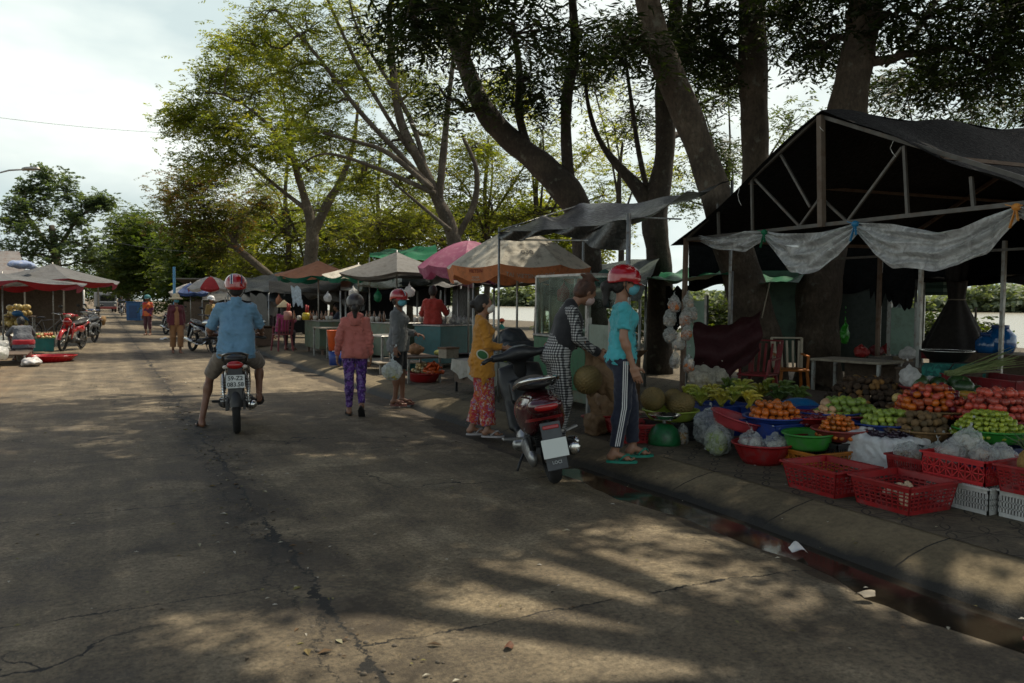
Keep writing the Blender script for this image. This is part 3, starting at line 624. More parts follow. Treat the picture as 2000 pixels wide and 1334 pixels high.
tree('tree', 'dark crooked tree arching steeply left over the beige umbrella', [pC, PP(15.0, (1112, 372, 24), (1105, 280, 22), (1108, 190, 22), (1122, 100, 20), (1118, 0, 16), (1110, -100, 10)), PP(15.0, (1035, 305, 18), (1012, 220, 16), (1015, 140, 14), (1000, 40, 9)), PP(14.5, (905, 120, 22), (925, 20, 16), (960, -60, 10))], cC, LF_dark, BK_dark, 'trees growing through the market pavement', nclump=12, nspray=9, L=.34, n=7, pl=.18, pw=.036, droop=1.0, sig=.22, seed=13)
# --- trees in the middle distance ---
pB = foot(PP(24, (905, 660, 32), (903, 560, 30), (884, 455, 27), (852, 385, 24), (828, 330, 19), (782, 235, 18), (765, 120, 14), (760, 10, 10)))
bB = [PP(24, (858, 395, 17), (866, 300, 14), (874, 210, 11), (886, 110, 8), (890, 0, 5)), PP(23.5, (842, 365, 13), (770, 290, 10), (700, 215, 10), (620, 110, 7), (540, 20, 4)), PP(24, (828, 330, 11), (770, 250, 8), (700, 130, 8), (640, 0, 5)), PP(23, (845, 370, 13), (760, 300, 10), (690, 275, 7), (630, 260, 4)), PP(23, (850, 378, 12), (740, 330, 8), (640, 300, 5), (590, 320, 3)), PP(24, (835, 345, 12), (800, 230, 9), (700, 60, 5), (680, -30, 4)), PP(24, (890, 470, 14), (925, 400, 12), (930, 330, 10), (905, 270, 6)), PP(23, (880, 450, 10), (820, 400, 6), (760, 350, 4))]
cB = [(D(600, 60, 24), (1.3, 1.2, 1), .7), (D(520, 30, 24), (1.1, 1, .8), .6), (D(700, 60, 25), (1.4, 1.3, 1.1), .7), (D(780, 150, 25), (1.3, 1.3, 1.1), .6), (D(650, 170, 24), (1.3, 1.2, .9), .8), (D(740, 280, 25), (1.3, 1.2, .8), .6), (D(840, 270, 26), (1.2, 1.2, 1), .5), (D(640, 270, 24), (1.1, 1, .7), .8), (D(940, 300, 26), (1, 1, .7), .8), (D(890, 60, 26), (1.4, 1.3, 1.2), .6), (D(650, -80, 24), (2, 1.6, 1), .8), (D(800, -60, 25), (2, 1.6, 1), .8), (D(560, 140, 24), (1, 1, .8), .8), (D(820, 190, 25), (1.2, 1.2, .9), .6), (D(700, 350, 25), (1.2, 1.2, .8), .7), (D(780, 360, 26), (1.1, 1.1, .7), .7), (D(600, 220, 25), (1.2, 1.2, .9), .7), (D(960, 180, 27), (1.2, 1.2, .9), .6), (D(700, 140, 26), (1.5, 1.3, 1), .6), (D(500, 90, 24), (1, .9, .7), .7)]
tree('tree', 'pale-branched tree with thin olive foliage fanning out left behind the pink umbrella', [pB] + bB, cB, LF_olive, BK_pale, 'roadside trees behind the middle stalls', nclump=40, nspray=10, L=.38, n=6, pl=.16, pw=.036, droop=.35, sig=.34, seed=17, twig_r=.014)
pA = foot(PP(32, (607, 600, 28), (607, 520, 26), (609, 450, 24), (590, 370, 15), (572, 305, 11), (560, 230, 8)))
bA = [PP(32, (609, 462, 18), (640, 395, 17), (668, 350, 13), (690, 280, 8), (700, 200, 5)), PP(32, (600, 410, 10), (560, 380, 8), (500, 330, 6), (440, 280, 5)), PP(31, (575, 320, 8), (520, 240, 6), (450, 190, 5), (400, 180, 4))]
cA = [(D(385, 215, 32), (1.3, 1.3, .8), 1.3), (D(430, 150, 32), (1.2, 1.2, .8), 1.2), (D(440, 250, 31), (1.6, 1.5, 1.1), 1.5), (D(500, 180, 32), (1.6, 1.5, 1.2), 1.3), (D(510, 290, 31), (1.6, 1.5, 1), 1.3), (D(570, 240, 32), (1.4, 1.4, 1.1), 1), (D(410, 315, 31), (1.3, 1.2, .6), 1.1), (D(600, 330, 33), (1.5, 1.4, .9), .8), (D(690, 330, 34), (1.4, 1.4, 1), .7), (D(540, 100, 32), (1.3, 1.3, .8), .9), (D(350, 240, 32), (.8, .8, .6), .8), (D(640, 420, 34), (1.4, 1.4, .8), .5), (D(455, 85, 31), (1.0, 1, .6), .7)]
tree('tree', 'broad dense green tree forking above the orange-edged tarps in the middle', [pA] + bA, cA, LF_olive, BK_pale, 'roadside trees behind the middle stalls', nclump=34, nspray=11, L=.42, n=5, pl=.18, pw=.055, droop=.4, sig=.36, seed=19)
pA2 = foot(PP(37, (570, 590, 17), (540, 550, 16), (500, 515, 14), (462, 480, 12), (440, 430, 8)), k=1.1)
cA2 = [(D(400, 400, 37), (1.5, 1.4, 1), 1.1), (D(450, 430, 37), (1.5, 1.4, 1), .9), (D(360, 360, 38), (1.5, 1.4, .9), 1), (D(420, 345, 38), (1.5, 1.4, .8), .9), (D(370, 440, 38), (1.4, 1.4, 1), 1.2), (D(500, 400, 36), (1.2, 1.2, .8), .7), (D(430, 490, 38), (1.4, 1.2, .8), .9), (D(335, 395, 40), (1.3, 1.3, .9), 1)]
tree('tree', 'low leaning tree with reddish-brown foliage and a bleached bare fork', [pA2, PP(37, (458, 475, 8), (470, 440, 6), (475, 420, 4)), PP(37, (500, 515, 9), (440, 470, 6), (380, 400, 4))], cA2, LF_red, BK_pale, 'roadside trees behind the middle stalls', nclump=30, nspray=13, L=.42, n=5, pl=.17, pw=.06, droop=.3, sig=.36, seed=23)
for k, (px, dep, cols, lb, lf, sd) in enumerate([
    (560, 42, [(480, 420, 1.8), (560, 440, 2), (620, 400, 1.8), (520, 360, 1.7), (700, 430, 1.8), (560, 500, 1.8), (640, 490, 1.8), (480, 530, 1.7), (600, 540, 1.6), (700, 530, 1.6)], 'olive tree filling the gap behind the forked tree', LF_olive, 31),
    (740, 40, [(740, 440, 1.9), (800, 380, 1.8), (830, 440, 1.7), (700, 370, 1.7), (780, 460, 1.5), (690, 470, 1.6), (820, 520, 1.6), (740, 530, 1.6), (870, 470, 1.5), (930, 520, 1.2)], 'yellowish tree behind the grey peaked canopy', LF_yellow, 33),
    (950, 31, [(960, 400, 1.2), (1010, 350, 1.1), (920, 430, 1), (1000, 430, 1), (960, 290, 1.2), (900, 370, 1), (870, 330, 1.0), (1040, 300, 1)], 'bright yellow-green tree between the pink umbrella and the arching tree', LF_yellow, 35),
    (1050, 30, [(1060, 250, 1.3), (1100, 330, 1), (1180, 380, 1.1), (1010, 190, 1.2), (1040, 420, .8), (1090, 420, .9), (1150, 300, 1)], 'sparse riverside tree seen under the arching trunk', LF_olive, 37),
    (1210, 28, [(1200, 250, 1.2), (1240, 350, .9), (1160, 170, 1.2), (1200, 420, .8), (1310, 330, .9)], 'thin-leaved riverside tree left of the dark forked stem', LF_olive, 39),
    (1420, 27, [(1430, 320, .9), (1370, 200, 1), (1420, 150, .9), (1545, 240, .9), (1590, 300, .7), (1340, 390, .8), (1530, 380, .7)], 'open riverside tree showing between the two tall pale trunks', LF_green, 41),
    (1800, 26, [(1830, 260, 1), (1770, 180, .9), (1900, 230, 1.1), (1960, 300, 1.0), (2010, 200, 1.2), (1980, 380, .8), (1700, 170, .8)], 'dark riverside tree above the right slope of the net roof', LF_dark, 43)]):
    p_ = foot(PP(dep, (px, 600, 12), (px + 4, 480, 11), (px - 3, 380, 8), (px + 6, 280, 5)))
    lm = [PP(dep, (px, 470 - 30 * (j % 3), 6), ((px + c[0]) / 2 + 6, (c[1] + 420) / 2, 4), (c[0], c[1], 2.5)) for j, c in enumerate(cols)]
    dn = .55 if dep > 33 else .42
    tree('tree', lb, [p_] + lm, [(D(c[0], c[1], dep + R_.uniform(-1.5, 1.5)), (c[2], c[2], c[2] * .75), dn * (3.2 if dep > 33 else 1.6)) for c in cols], lf, BK_pale if dep > 33 else BK_dark, 'riverside trees behind the stalls', nclump=24, nspray=9, L=.4, n=5, pl=.16, pw=.05, droop=.4, sig=.34, seed=sd, twig_r=.016)
for k, (px, dep, w_, h_) in enumerate(((1210, 25, 1.0, 1.1), (1290, 26, 1.3, 1.3), (1400, 24, 1.1, 1.2), (1465, 25, 1.2, 1.6), (1560, 24, 1.6, 1.6), (1690, 23, 1.5, 1.5), (1800, 24, 1.0, .9), (1905, 22, .6, .8), (1120, 27, .8, .9))):
    c = D(px, 640, dep); tree('bush', ['low bush on the river bank behind the topknot woman', 'low bush on the bank right of the turquoise shirt', 'leafy bush on the bank behind the cracker bags', 'bush on the bank behind the leaning trunk', 'wide bush on the bank between the two big trunks', 'bush on the bank right of the straight trunk', 'small bush on the bank by the mint panel', 'small bush on the bank behind the cone-shaped parasol', 'small bush on the bank behind the kiosk'][k], [[((c[0], c[1], .05), .06), ((c[0], c[1], .9), .04), ((c[0], c[1], 1.4), .02)]], [((c[0], c[1], h_ * .8), (w_, w_, h_ * .6), 1.6)], LF_green, BK_dark, 'bushes on the river bank', nclump=30, nspray=12, L=.3, n=4, pl=.15, pw=.07, droop=.3, sig=.2, seed=90 + k, cat='bush')
for k, (px, dep, cs) in enumerate(((500, 46, ((470, 450), (540, 430), (500, 510), (430, 500), (560, 520))), (650, 50, ((620, 450), (690, 440), (650, 520), (600, 530), (700, 520))), (800, 46, ((760, 460), (830, 430), (800, 510), (740, 520), (860, 510))), (930, 44, ((900, 430), (960, 440), (930, 510), (980, 500), (880, 540))), (1060, 42, ((1030, 420), (1090, 440), (1150, 470), (1060, 500))), (380, 52, ((340, 480), (400, 470), (370, 530), (430, 540))))):
    tree('tree', ['full leafy tree filling the view behind the orange canopy', 'full leafy tree behind the small tan canopy', 'full leafy tree behind the grey peaked canopy', 'full leafy tree behind the pink umbrella', 'full leafy tree behind the black tarp awning', 'full leafy tree behind the red and white umbrella'][k], [foot(PP(dep, (px, 590, 12), (px + 3, 540, 10), (px, cs[0][1] + 20, 6)))], [(D(c[0], c[1], dep + R_.uniform(-2, 2)), (1.7, 1.7, 1.3)) for c in cs], (LF_olive, LF_green)[k % 2], BK_pale, 'roadside trees behind the middle stalls', nclump=34, nspray=15, L=.6, n=4, pl=.26, pw=.12, droop=.3, sig=.42, seed=130 + k)
# dense dark trees down the road, right side
for k, (px, py, dep, r, lb) in enumerate([(285, 500, 62, 2.6, 'dense dark tree crowding the far end of the road, nearest the blue pole'), (250, 480, 75, 3.0, 'round dense tree at the far road end with a rusty tint on top'), (235, 530, 95, 2.6, 'farthest dark bushy tree, where the road narrows'), (390, 520, 48, 2.2, 'dark bushy tree right behind the blue pole')]):
    p_ = [(D(px, 600, dep), .25), (D(px, 560, dep), .2), (D(px, py, dep), .15)]; q = FPX / dep
    bl = [(D(px + dx * r * q / 2.2, py + dy * r * q / 2.2, dep + R_.uniform(-1, 1)), (r * .62,) * 3) for dx, dy in ((0, 0), (-1, .6), (1, .5), (-.5, -.9), (.6, -1), (0, 1.2), (-1.1, 1.5), (1.2, 1.5), (0, -1.5))]
    tree('tree', lb, [foot(p_)], bl, LF_green, BK_dark, 'dense trees at the far end of the road', nclump=26, nspray=14, L=.7, n=4, pl=.3, pw=.14, droop=.3, sig=.55, seed=50 + k)
# the big tree on the left
dL = 60; q = FPX / dL
bl = [(D(x, y, dL + R_.uniform(-1.5, 1.5)), (r, r, r * a)) for x, y, r, a in ((115, 470, 2.3, 1), (60, 470, 1.8, .9), (170, 480, 1.8, .9), (90, 400, 1.3, 1.2), (128, 375, .9, 1.7), (88, 350, .8, 1.5), (35, 400, 1.0, 1), (55, 370, .6, 1.3), (185, 400, .9, .6), (150, 430, 1.2, .9), (30, 440, 1.1, .9), (190, 510, 1.4, .8), (10, 500, 1.8, .9), (100, 520, 2.6, .9), (205, 395, .5, .8))]
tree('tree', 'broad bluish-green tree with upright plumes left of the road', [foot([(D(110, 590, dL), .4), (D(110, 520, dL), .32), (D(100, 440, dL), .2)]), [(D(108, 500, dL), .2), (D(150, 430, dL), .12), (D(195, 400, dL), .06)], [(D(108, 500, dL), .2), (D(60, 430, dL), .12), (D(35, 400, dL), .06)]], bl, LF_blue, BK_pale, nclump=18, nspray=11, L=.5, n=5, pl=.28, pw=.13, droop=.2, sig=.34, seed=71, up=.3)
for k, (px, dep, r) in enumerate([(20, 85, 3.2), (150, 100, 3), (215, 110, 2.4)]):
    tree('tree', ['leafy tree behind the low house at the left edge', 'hedge-like tree beyond the parked motorbikes on the left', 'small pale tree closing off the end of the road'][k], [foot([(D(px, 590, dep), .2), (D(px, 555, dep), .15)])], [(D(px + dx, 560 + dy, dep), (r * .7, r * .7, r * .6)) for dx, dy in ((0, 0), (-25, 5), (25, 8), (0, -22))], LF_green, BK_pale, 'low trees behind the left stalls', nclump=22, nspray=12, L=.7, n=4, pl=.35, pw=.18, droop=.2, sig=.5, seed=80 + k)
# the far river bank: one wooded mass
def far_bank():
    g = np.random.default_rng(5); N = 9000; s = g.uniform(0, 1, N)
    X = 420 - 250 * s + g.uniform(0, 40, N); Y = 60 + 460 * s; z = g.uniform(-1.5, 1, N) ** 1; h = 8 + 3 * np.sin(s * 40) + 2 * np.sin(s * 93)
    C_ = np.stack([X, Y, -1.5 + g.uniform(0, 1, N) ** .7 * h], 1)
    V, tn = sprays(C_, g.uniform(0, 2 * PI, N), g.normal(0, .4, N), np.full(N, 4.0), 3, 3.2, 2.4, .3, g.uniform(0, 1, N))
    o = link('far_bank_woods', mkmesh('far_bank_woods', V, np.arange(len(V)).reshape(-1, 4), M_leaf('leaf_far_haze', (.12, .15, .10), (.16, .20, .13), (.22, .26, .17), .3), True, tint=tn)); o['kind'] = 'stuff'  # leaf colours lightened to paint in the distance haze
    tagit(o, 'hazy belt of low trees along the far river bank', 'trees')
    o = link('far_bank', mkmesh('far_bank', [(430, 40, -1.6), (160, 560, -1.6), (700, 900, 0), (1200, 40, 0)], np.array([(0, 3, 2, 1)]), md)); o['kind'] = 'structure'
far_bank()
# ======================= MATERIALS FOR THINGS =======================
SKIN = M('skin', (.30, .155, .095), .5, var=.12, bump=.05, bs=90, ns=5); SKIN_T = M('skin_tan', (.21, .10, .06), .5, var=.12, bump=.05, ns=5); SKIN_L = M('skin_pale', (.42, .25, .17), .5, var=.1, bump=.05, ns=5)
HAIR = M('hair_black', (.014, .011, .009), .42, var=.4, bump=.9, bs=120, bd=.01); HAIRB = M('hair_brown', (.075, .026, .010), .45, var=.5, ns=14, bump=.9, bs=120, bd=.01, col2=(.025, .012, .008))
EYE = M('eye_dark', (.012, .008, .006), .2, bump=0); LIP = M('lips', (.25, .07, .06), .5, bump=0)
BLACKP = M('black_plastic', (.016, .017, .018), .42, bump=.25, bs=200); BLACKG = M('black_gloss', (.012, .012, .013), .18, coat=.6, bump=.02)
RUBBER = M('rubber', (.014, .014, .014), .85, bump=.6, bs=120); CHROME = M('chrome', (.62, .62, .60), .18, 1.0, bump=.05, var=.1)
STEEL = M('galvanised_steel', (.34, .35, .34), .45, .7, dirt=(.16, .10, .06), ns=5, bump=.1); RUST = M('rusty_steel', (.17, .12, .09), .8, .3, dirt=(.10, .045, .02), ns=4, bump=.4)
ALU = M('dull_alloy', (.36, .36, .35), .4, .8, dirt=(.08, .07, .06), bump=.2); ENG = M('engine_metal', (.10, .10, .10), .5, .6, dirt=(.03, .025, .02), bump=.3)
WHITE_P = M('white_plastic', (.62, .62, .58), .45, dirt=(.3, .27, .22), ns=5); REDLAMP = M('red_lens', (.35, .01, .01), .12, coat=.5, bump=0); CLEARLAMP = M('clear_lens', (.55, .5, .42), .12, coat=.5, bump=0)
LEATHER = M('vinyl_seat', (.02, .02, .021), .45, bump=.3, bs=160)
def paint(name, col): return M(name, col, .2, coat=1.0, var=.06, bump=.02, dirt=tuple(c * .5 + .02 for c in col), ns=3)
def cloth(name, col, **k): return M(name, col, .88, bump=.35, bs=220, bd=.002, var=.14, sheen=.2, **k)
def pattern(name, kind, cols, scale=30):
    if name in MC: return MC[name]
    m, t, o = nodes(name); v = objc(t); b = t.nodes.new('ShaderNodeBsdfPrincipled')
    if kind == 'check':
        mp_ = t.nodes.new('ShaderNodeMapping'); mp_.inputs['Rotation'].default_value = (.0, .0, .3); t.links.new(v, mp_.inputs['Vector'])
        sx = t.nodes.new('ShaderNodeSeparateXYZ'); t.links.new(mp_.outputs[0], sx.inputs[0]); q = []
        ang = mth(t, 'MULTIPLY', mth(t, 'ADD', sx.outputs[0], sx.outputs[1]), .8)
        for s_ in (ang, sx.outputs[2]): q.append(mth(t, 'LESS_THAN', mth(t, 'FRACT', mth(t, 'MULTIPLY', s_, scale)), .5))
        f = mth(t, 'MULTIPLY', mth(t, 'ADD', q[0], q[1]), .5); c = ramp(t, f, [(0, cols[0]), (.5, cols[1]), (1, cols[2])])
    else:
        vo = t.nodes.new('ShaderNodeTexVoronoi'); vo.inputs['Scale'].default_value = scale; vo.inputs['Randomness'].default_value = 1
        wv = t.nodes.new('ShaderNodeVectorMath'); wv.operation = 'ADD'; nn = t.nodes.new('ShaderNodeTexNoise'); nn.inputs['Scale'].default_value = scale * .8; t.links.new(v, nn.inputs['Vector'])
        s2 = t.nodes.new('ShaderNodeVectorMath'); s2.operation = 'SCALE'; s2.inputs['Scale'].default_value = .09; t.links.new(nn.outputs['Color'], s2.inputs[0])
        t.links.new(v, wv.inputs[0]); t.links.new(s2.outputs[0], wv.inputs[1]); t.links.new(wv.outputs[0], vo.inputs['Vector'])
        sp = t.nodes.new('ShaderNodeSeparateColor'); t.links.new(vo.outputs['Color'], sp.inputs[0]); n = len(cols)
        c = ramp(t, sp.outputs[0], [(i / n, cols[i]) for i in range(n)]); t.nodes[-1]
        for nd in t.nodes:
            if nd.type == 'VALTORGB': nd.color_ramp.interpolation = 'CONSTANT'
    t.links.new(c, b.inputs['Base Color']); b.inputs['Roughness'].default_value = .85
    t.links.new(bumpn(t, noise(t, 180, 2, .5, v), .3, .002), b.inputs['Normal']); t.links.new(b.outputs[0], o.inputs['Surface']); MC[name] = m; return m

# ======================= PEOPLE =======================
def hand(w, d, n, th_sign, curl=.35, g=1.0):
    "palm, four separate fingers of different lengths and a thumb leaving the side of the palm; n = where the palm faces"
    w = np.asarray(w, float); d = nrm(d); n = nrm(np.asarray(n, float) - d * np.dot(n, d)); s = np.cross(d, n) * th_sign
    P = [rbox(w + d * .048 * g, np.array([.036, .044, .0125]) * g, .012 * g, np.stack([s, d, n], 1), k=.01), cap(w - d * .03, w + d * .02, .025 * g, .026 * g, k=.015, fl=(n, .75))]
    for i, (o, L, r) in enumerate(((.028, .070, .0088), (.0095, .078, .0092), (-.009, .073, .0088), (-.027, .058, .0076))):
        p = w + d * (.088 - .004 * i) * g + s * o * g; a = curl * (.6 + .12 * i); dd = d
        for seg, f in enumerate((.45, .32, .25)):
            dd = nrm(math.cos(a) * d + math.sin(a) * n + s * (.05 - .03 * i)); q = p + dd * L * f * g
            P.append(cap(p, q, r * g * (1 - .08 * seg), r * g * (.92 - .08 * seg), k=.004)); p = q; a += curl * (1.0 + .1 * i)
    p = w + d * .022 * g + s * .030 * g
    for seg, (L, dr) in enumerate(((.040, nrm(s * .75 + d * .65 + n * .25)), (.030, nrm(s * .35 + d * .85 + n * .35)))):
        q = p + dr * L * g; P.append(cap(p, q, (.0115 - .0015 * seg) * g, (.0105 - .002 * seg) * g, k=.006)); p = q
    return P
def footp(a, yaw, pitch):
    "bare foot; a = ankle"
    R = rotm(0, 0, yaw) @ rotm(pitch, 0, 0); a = np.asarray(a, float); c = lambda x, y, z: a + R @ np.array([x, y, z - .075])
    P = [cap(c(0, -.005, .09), c(0, -.02, .045), .032, .034, k=.02), ell(c(0, -.035, .032), (.03, .036, .032), R, k=.02), cap(c(0, 0, .058), c(.004, .10, .026), .033, .026, k=.02, fl=(R @ np.array([0, 0, 1.]), .8)), cap(c(-.018, .10, .02), c(.022, .095, .02), .021, .019, k=.015)]
    for i in range(5): P.append(cap(c(-.03 + .014 * i, .12, .016), c(-.034 + .0165 * i, .165 - .008 * i - (.004 if i == 0 else 0), .013), .0115 if i == 0 else .0085, .010 if i == 0 else .0075, k=.004))
    return P, R
def sandal(a, yaw, pitch, mat, parent, closed=False):
    R = rotm(0, 0, yaw) @ rotm(pitch, 0, 0); a = np.asarray(a, float); mb = MB(); o = []
    for t in np.linspace(0, 2 * PI, 22, endpoint=False):
        y = math.cos(t) * .13 + .055; w_ = .047 * (1 - .18 * math.cos(t) ** 2 * (1 if math.cos(t) < 0 else .4)); o.append((math.sin(t) * w_ * (1.08 if y > .08 else .92), y))
    mb.prism(o, .02, R, a + R @ np.array([0, 0, -.083]))
    for s in (-1, 1): mb.tube(np.array([a + R @ np.array(q) for q in ((s * .045, .03, -.07), (s * .034, .075, -.03), (s * .012, .115, -.022), (-.008, .145, -.06))]), [.007, .008, .007, .005], 6)
    return mb.build('sandal', mat, parent)
def person(label, loc, rz, H=1.58, skin=SKIN, lean=0.0, side=0.0, pz=0.0, head=(0, 0), J=None, top=None, bottom=None, hair='bun', hairm=HAIR, helmet=None, mask=None, hat=None, shoes=None, hands=None, toes=None, fem=1, res=.011, name='person', cat='person', group=None, girth=1.0, spread=.09):
    root = T(name, label, cat, loc, rz, group); s_ = H / 1.6; root.scale = (s_, s_, s_)
    pel = np.array([0, 0, .875 + pz]); RL = rotm(-lean, side, 0)
    up = lambda q: pel + RL @ (np.asarray(q, float) - np.array([0, 0, .875]))
    Q = dict(pel=pel, waist=up((0, 0, 1.0)), chest=up((0, 0, 1.19)), neck=up((0, -.012, 1.335)), sR=up((.145, -.012, 1.272)), sL=up((-.145, -.012, 1.272)), eR=up((.188, -.04, 1.03)), eL=up((-.188, -.04, 1.03)), wR=up((.20, .02, .80)), wL=up((-.20, .02, .80)),
             hR=np.array([.088, 0, .85 + pz]), hL=np.array([-.088, 0, .85 + pz]), kR=np.array([spread, .02, .46]), kL=np.array([-spread, .02, .46]), aR=np.array([spread, -.02, .085]), aL=np.array([-spread, -.02, .085]))
    Q['hc'] = up((0, .012, 1.485))
    if J:
        for k_, v_ in J.items(): Q[k_] = np.asarray(v_, float)
    Rh = RL @ rotm(0, 0, head[0]) @ rotm(head[1], 0, 0); hc = Q['hc']; hw = lambda *c: hc + Rh @ np.array(c, float)
    g = girth; fy = RL @ np.array([0, 1., 0])
    def torso(t, k=.035):
        P = []
        for s in (-1, 1):
            sx = RL @ np.array([s, 0, 0.])
            P += [cap(Q['chest'] + sx * .062, Q['waist'] + sx * .045 * g, .092 + t, .082 * g + t, k=k, fl=(fy, .88)), cap(Q['waist'] + sx * .045 * g, Q['pel'] + sx * .06, .082 * g + t, .098 * g + t, k=k, fl=(fy, .95)), cap(Q['neck'] - RL @ np.array([0, 0, .05]), Q['sR' if s > 0 else 'sL'] + RL @ np.array([-s * .02, 0, -.008]), .05 + t * .6, .040 + t * .5, k=k),
                  ell(Q['pel'] + sx * .05 + RL @ np.array([0, -.035, -.03]), np.array([.082, .092, .09]) * g + t, RL, k=k)]
            if fem: P.append(ell(Q['chest'] + sx * .07 + RL @ np.array([0, .072, .0]), np.array([.06, .05, .058]) + t * .5, RL, k=.04))
        return P
    # ---- body ----
    P = [ell(hw(0, -.004, .018), (.073, .092, .092), Rh, k=.02), ell(hw(0, .03, -.045), (.056, .058, .062), Rh, k=.03), ell(hw(0, .062, -.083), (.026, .024, .022), Rh, k=.02),
         cap(hw(0, .086, .006), hw(0, .104, -.03), .008, .013, k=.012), cap(hw(-.018, .094, -.034), hw(.018, .094, -.034), .007, .007, k=.008), cap(hw(-.035, .079, .026), hw(.035, .079, .026), .012, .012, k=.015),
         cap(hw(-.02, .083, -.062), hw(.02, .083, -.062), .008, .008, k=.008)]
    for s in (-1, 1): P += [ell(hw(s * .031, .092, .006), (.015, .01, .009), Rh, k=.008, op='s'), ell(hw(s * .031, .080, .006), (.0135, .0135, .0125), Rh, k=.004), ell(hw(s * .074, -.004, -.008), (.01, .019, .030), Rh, k=.008), ell(hw(s * .04, .06, -.025), (.022, .022, .022), Rh, k=.02)]
    P += [cap(Q['neck'] - RL @ np.array([0, 0, .03]), hw(0, -.012, -.07), .049, .046, k=.025)] + torso(0)
    for s, S in ((1, 'R'), (-1, 'L')):
        a, e, w_ = Q['s' + S], Q['e' + S], Q['w' + S]
        P += [cap(a, e, .044 * (g * .5 + .5), .033, k=.03), cap(e, w_, .034, .022, k=.02), ell(e + (w_ - e) * .25, (.037, .037, .037), k=.03)]
        h_, k_, an = Q['h' + S], Q['k' + S], Q['a' + S]
        P += [cap(h_, k_, .078 * g, .05, k=.03), cap(k_, an, .046, .032, k=.02), ell(k_ + (an - k_) * .3 + np.array([0, -.02, 0]), (.048, .05, .075), k=.03)]
    ex = []
    for s, S in ((1, 'R'), (-1, 'L')):
        e, w_ = Q['e' + S], Q['w' + S]; hd = (hands or {}).get(S, {})
        d = hd.get('d', nrm(w_ - e)); n = hd.get('n', RL @ np.array([-s, .15, 0.])); V, F = sdf(hand(w_, d, n, s * hd.get('t', 1) * (1), hd.get('curl', .3)), .0052); ex.append((V, F))
        ty, tp = (toes or {}).get(S, (0, 0)); fp, _ = footp(Q['a' + S], -s * .12 + ty, tp); ex.append(sdf(fp, .0068))
    body = sobj('body', P, res, skin, root, extra=ex)
    for s in (-1, 1): MB().ell(hw(s * .031, .0915, .006), (.0065, .0035, .0065), 8, 6, Rh).build('eye', EYE, body)
    if hair: MB().tube([hw(-.05, .083, .026), hw(-.03, .094, .033), (hw(-.012, .094, .028))], .004, 5).tube([hw(.05, .083, .026), hw(.03, .094, .033), (hw(.012, .094, .028))], .004, 5).build('eyebrows', hairm, body)
    if not mask: MB().ell(hw(0, .091, -.058), (.022, .006, .007), 10, 6, Rh).build('lips', LIP, body)
    def wr(X, F, a, sc_, sd):
        m_ = np.clip(1 - np.abs(F) * 12, 0, 1); Y = X @ rotm(.5, .4, .2)
        return F + a * m_ * (.55 * bump3(X * np.array([1, 1, .7]), sc_, sd) + .6 * (1 - 2 * np.abs(bump3(Y * np.array([.8, .8, 1.9]), sc_ * 1.3, sd + 1))) + .25 * bump3(X, sc_ * 3, sd + 2))
    # ---- top ----
    if top:
        t = top.get('t', .017); fr = top.get('sleeve', 2); hz = top.get('hem', .10); fl = top.get('flare', 0); sw = top.get('sw', .012)
        Pt = torso(t); hemc = Q['pel'] - RL @ np.array([0, 0, hz]) if not top.get('vert') else Q['pel'] - np.array([0, 0, hz])
        for s in (-1, 1):
            sx = RL @ np.array([s, 0, 0.]); Pt.append(cap(Q['waist'] + sx * .06 * g, hemc + sx * (.075 * g + fl * .6) - RL @ np.array([0, 0, .03]), .085 * g + t, .09 * g + t + fl, k=.04, fl=(fy, .95)))
        for S in 'RL':
            a, e, w_ = Q['s' + S], Q['e' + S], Q['w' + S]
            if fr <= 1: Pt.append(cap(a, a + (e - a) * fr, .044 + t * .6, .041 + sw, k=.03, flat=True))
            else: Pt += [cap(a, e, .042 + t * .6, .034 + sw, k=.03), cap(e, e + (w_ - e) * (fr - 1), .034 + sw, .027 + sw * .9, k=.02, flat=True)]
        if top.get('collar'): Pt.append(cap(Q['neck'] - RL @ np.array([0, .01, .02]), Q['neck'] + RL @ np.array([0, .0, top['collar']]), .062, .056, k=.02, flat=True))
        if top.get('hood'): Pt += [ell(Q['neck'] + RL @ np.array([0, -.075, .01]), (.115, .055, .05), RL @ rotm(-.5, 0, 0), k=.03), ell(Q['neck'] + RL @ np.array([0, -.10, -.06]), (.075, .04, .07), RL, k=.03)]
        cut = (cap(Q['neck'] + RL @ np.array([0, top.get('neckf', .02), -.005]), hw(0, -.0, -.03), .047, .06, k=.008, op='s'))
        nrmh = RL @ np.array([0, 0, -1.]) if not top.get('vert') else np.array([0, 0, -1.])
        def post(X, F):
            F = wr(X, F, top.get('wr', .008) * 1.25, 21, hash(label) % 7); pl = (X - hemc) @ nrmh + .008 * bump3(X, 9, 3)
            # the hem plane only trims the trunk, not the hands hanging beside it
            near = np.abs((X - pel) @ (RL @ np.array([1., 0, 0]))) < .19 * g + fl
            return np.where(near, np.maximum(F, pl), F)
        tp_ = sobj('shirt', Pt + [cut], min(res, .010), top['m'], root, post=post)
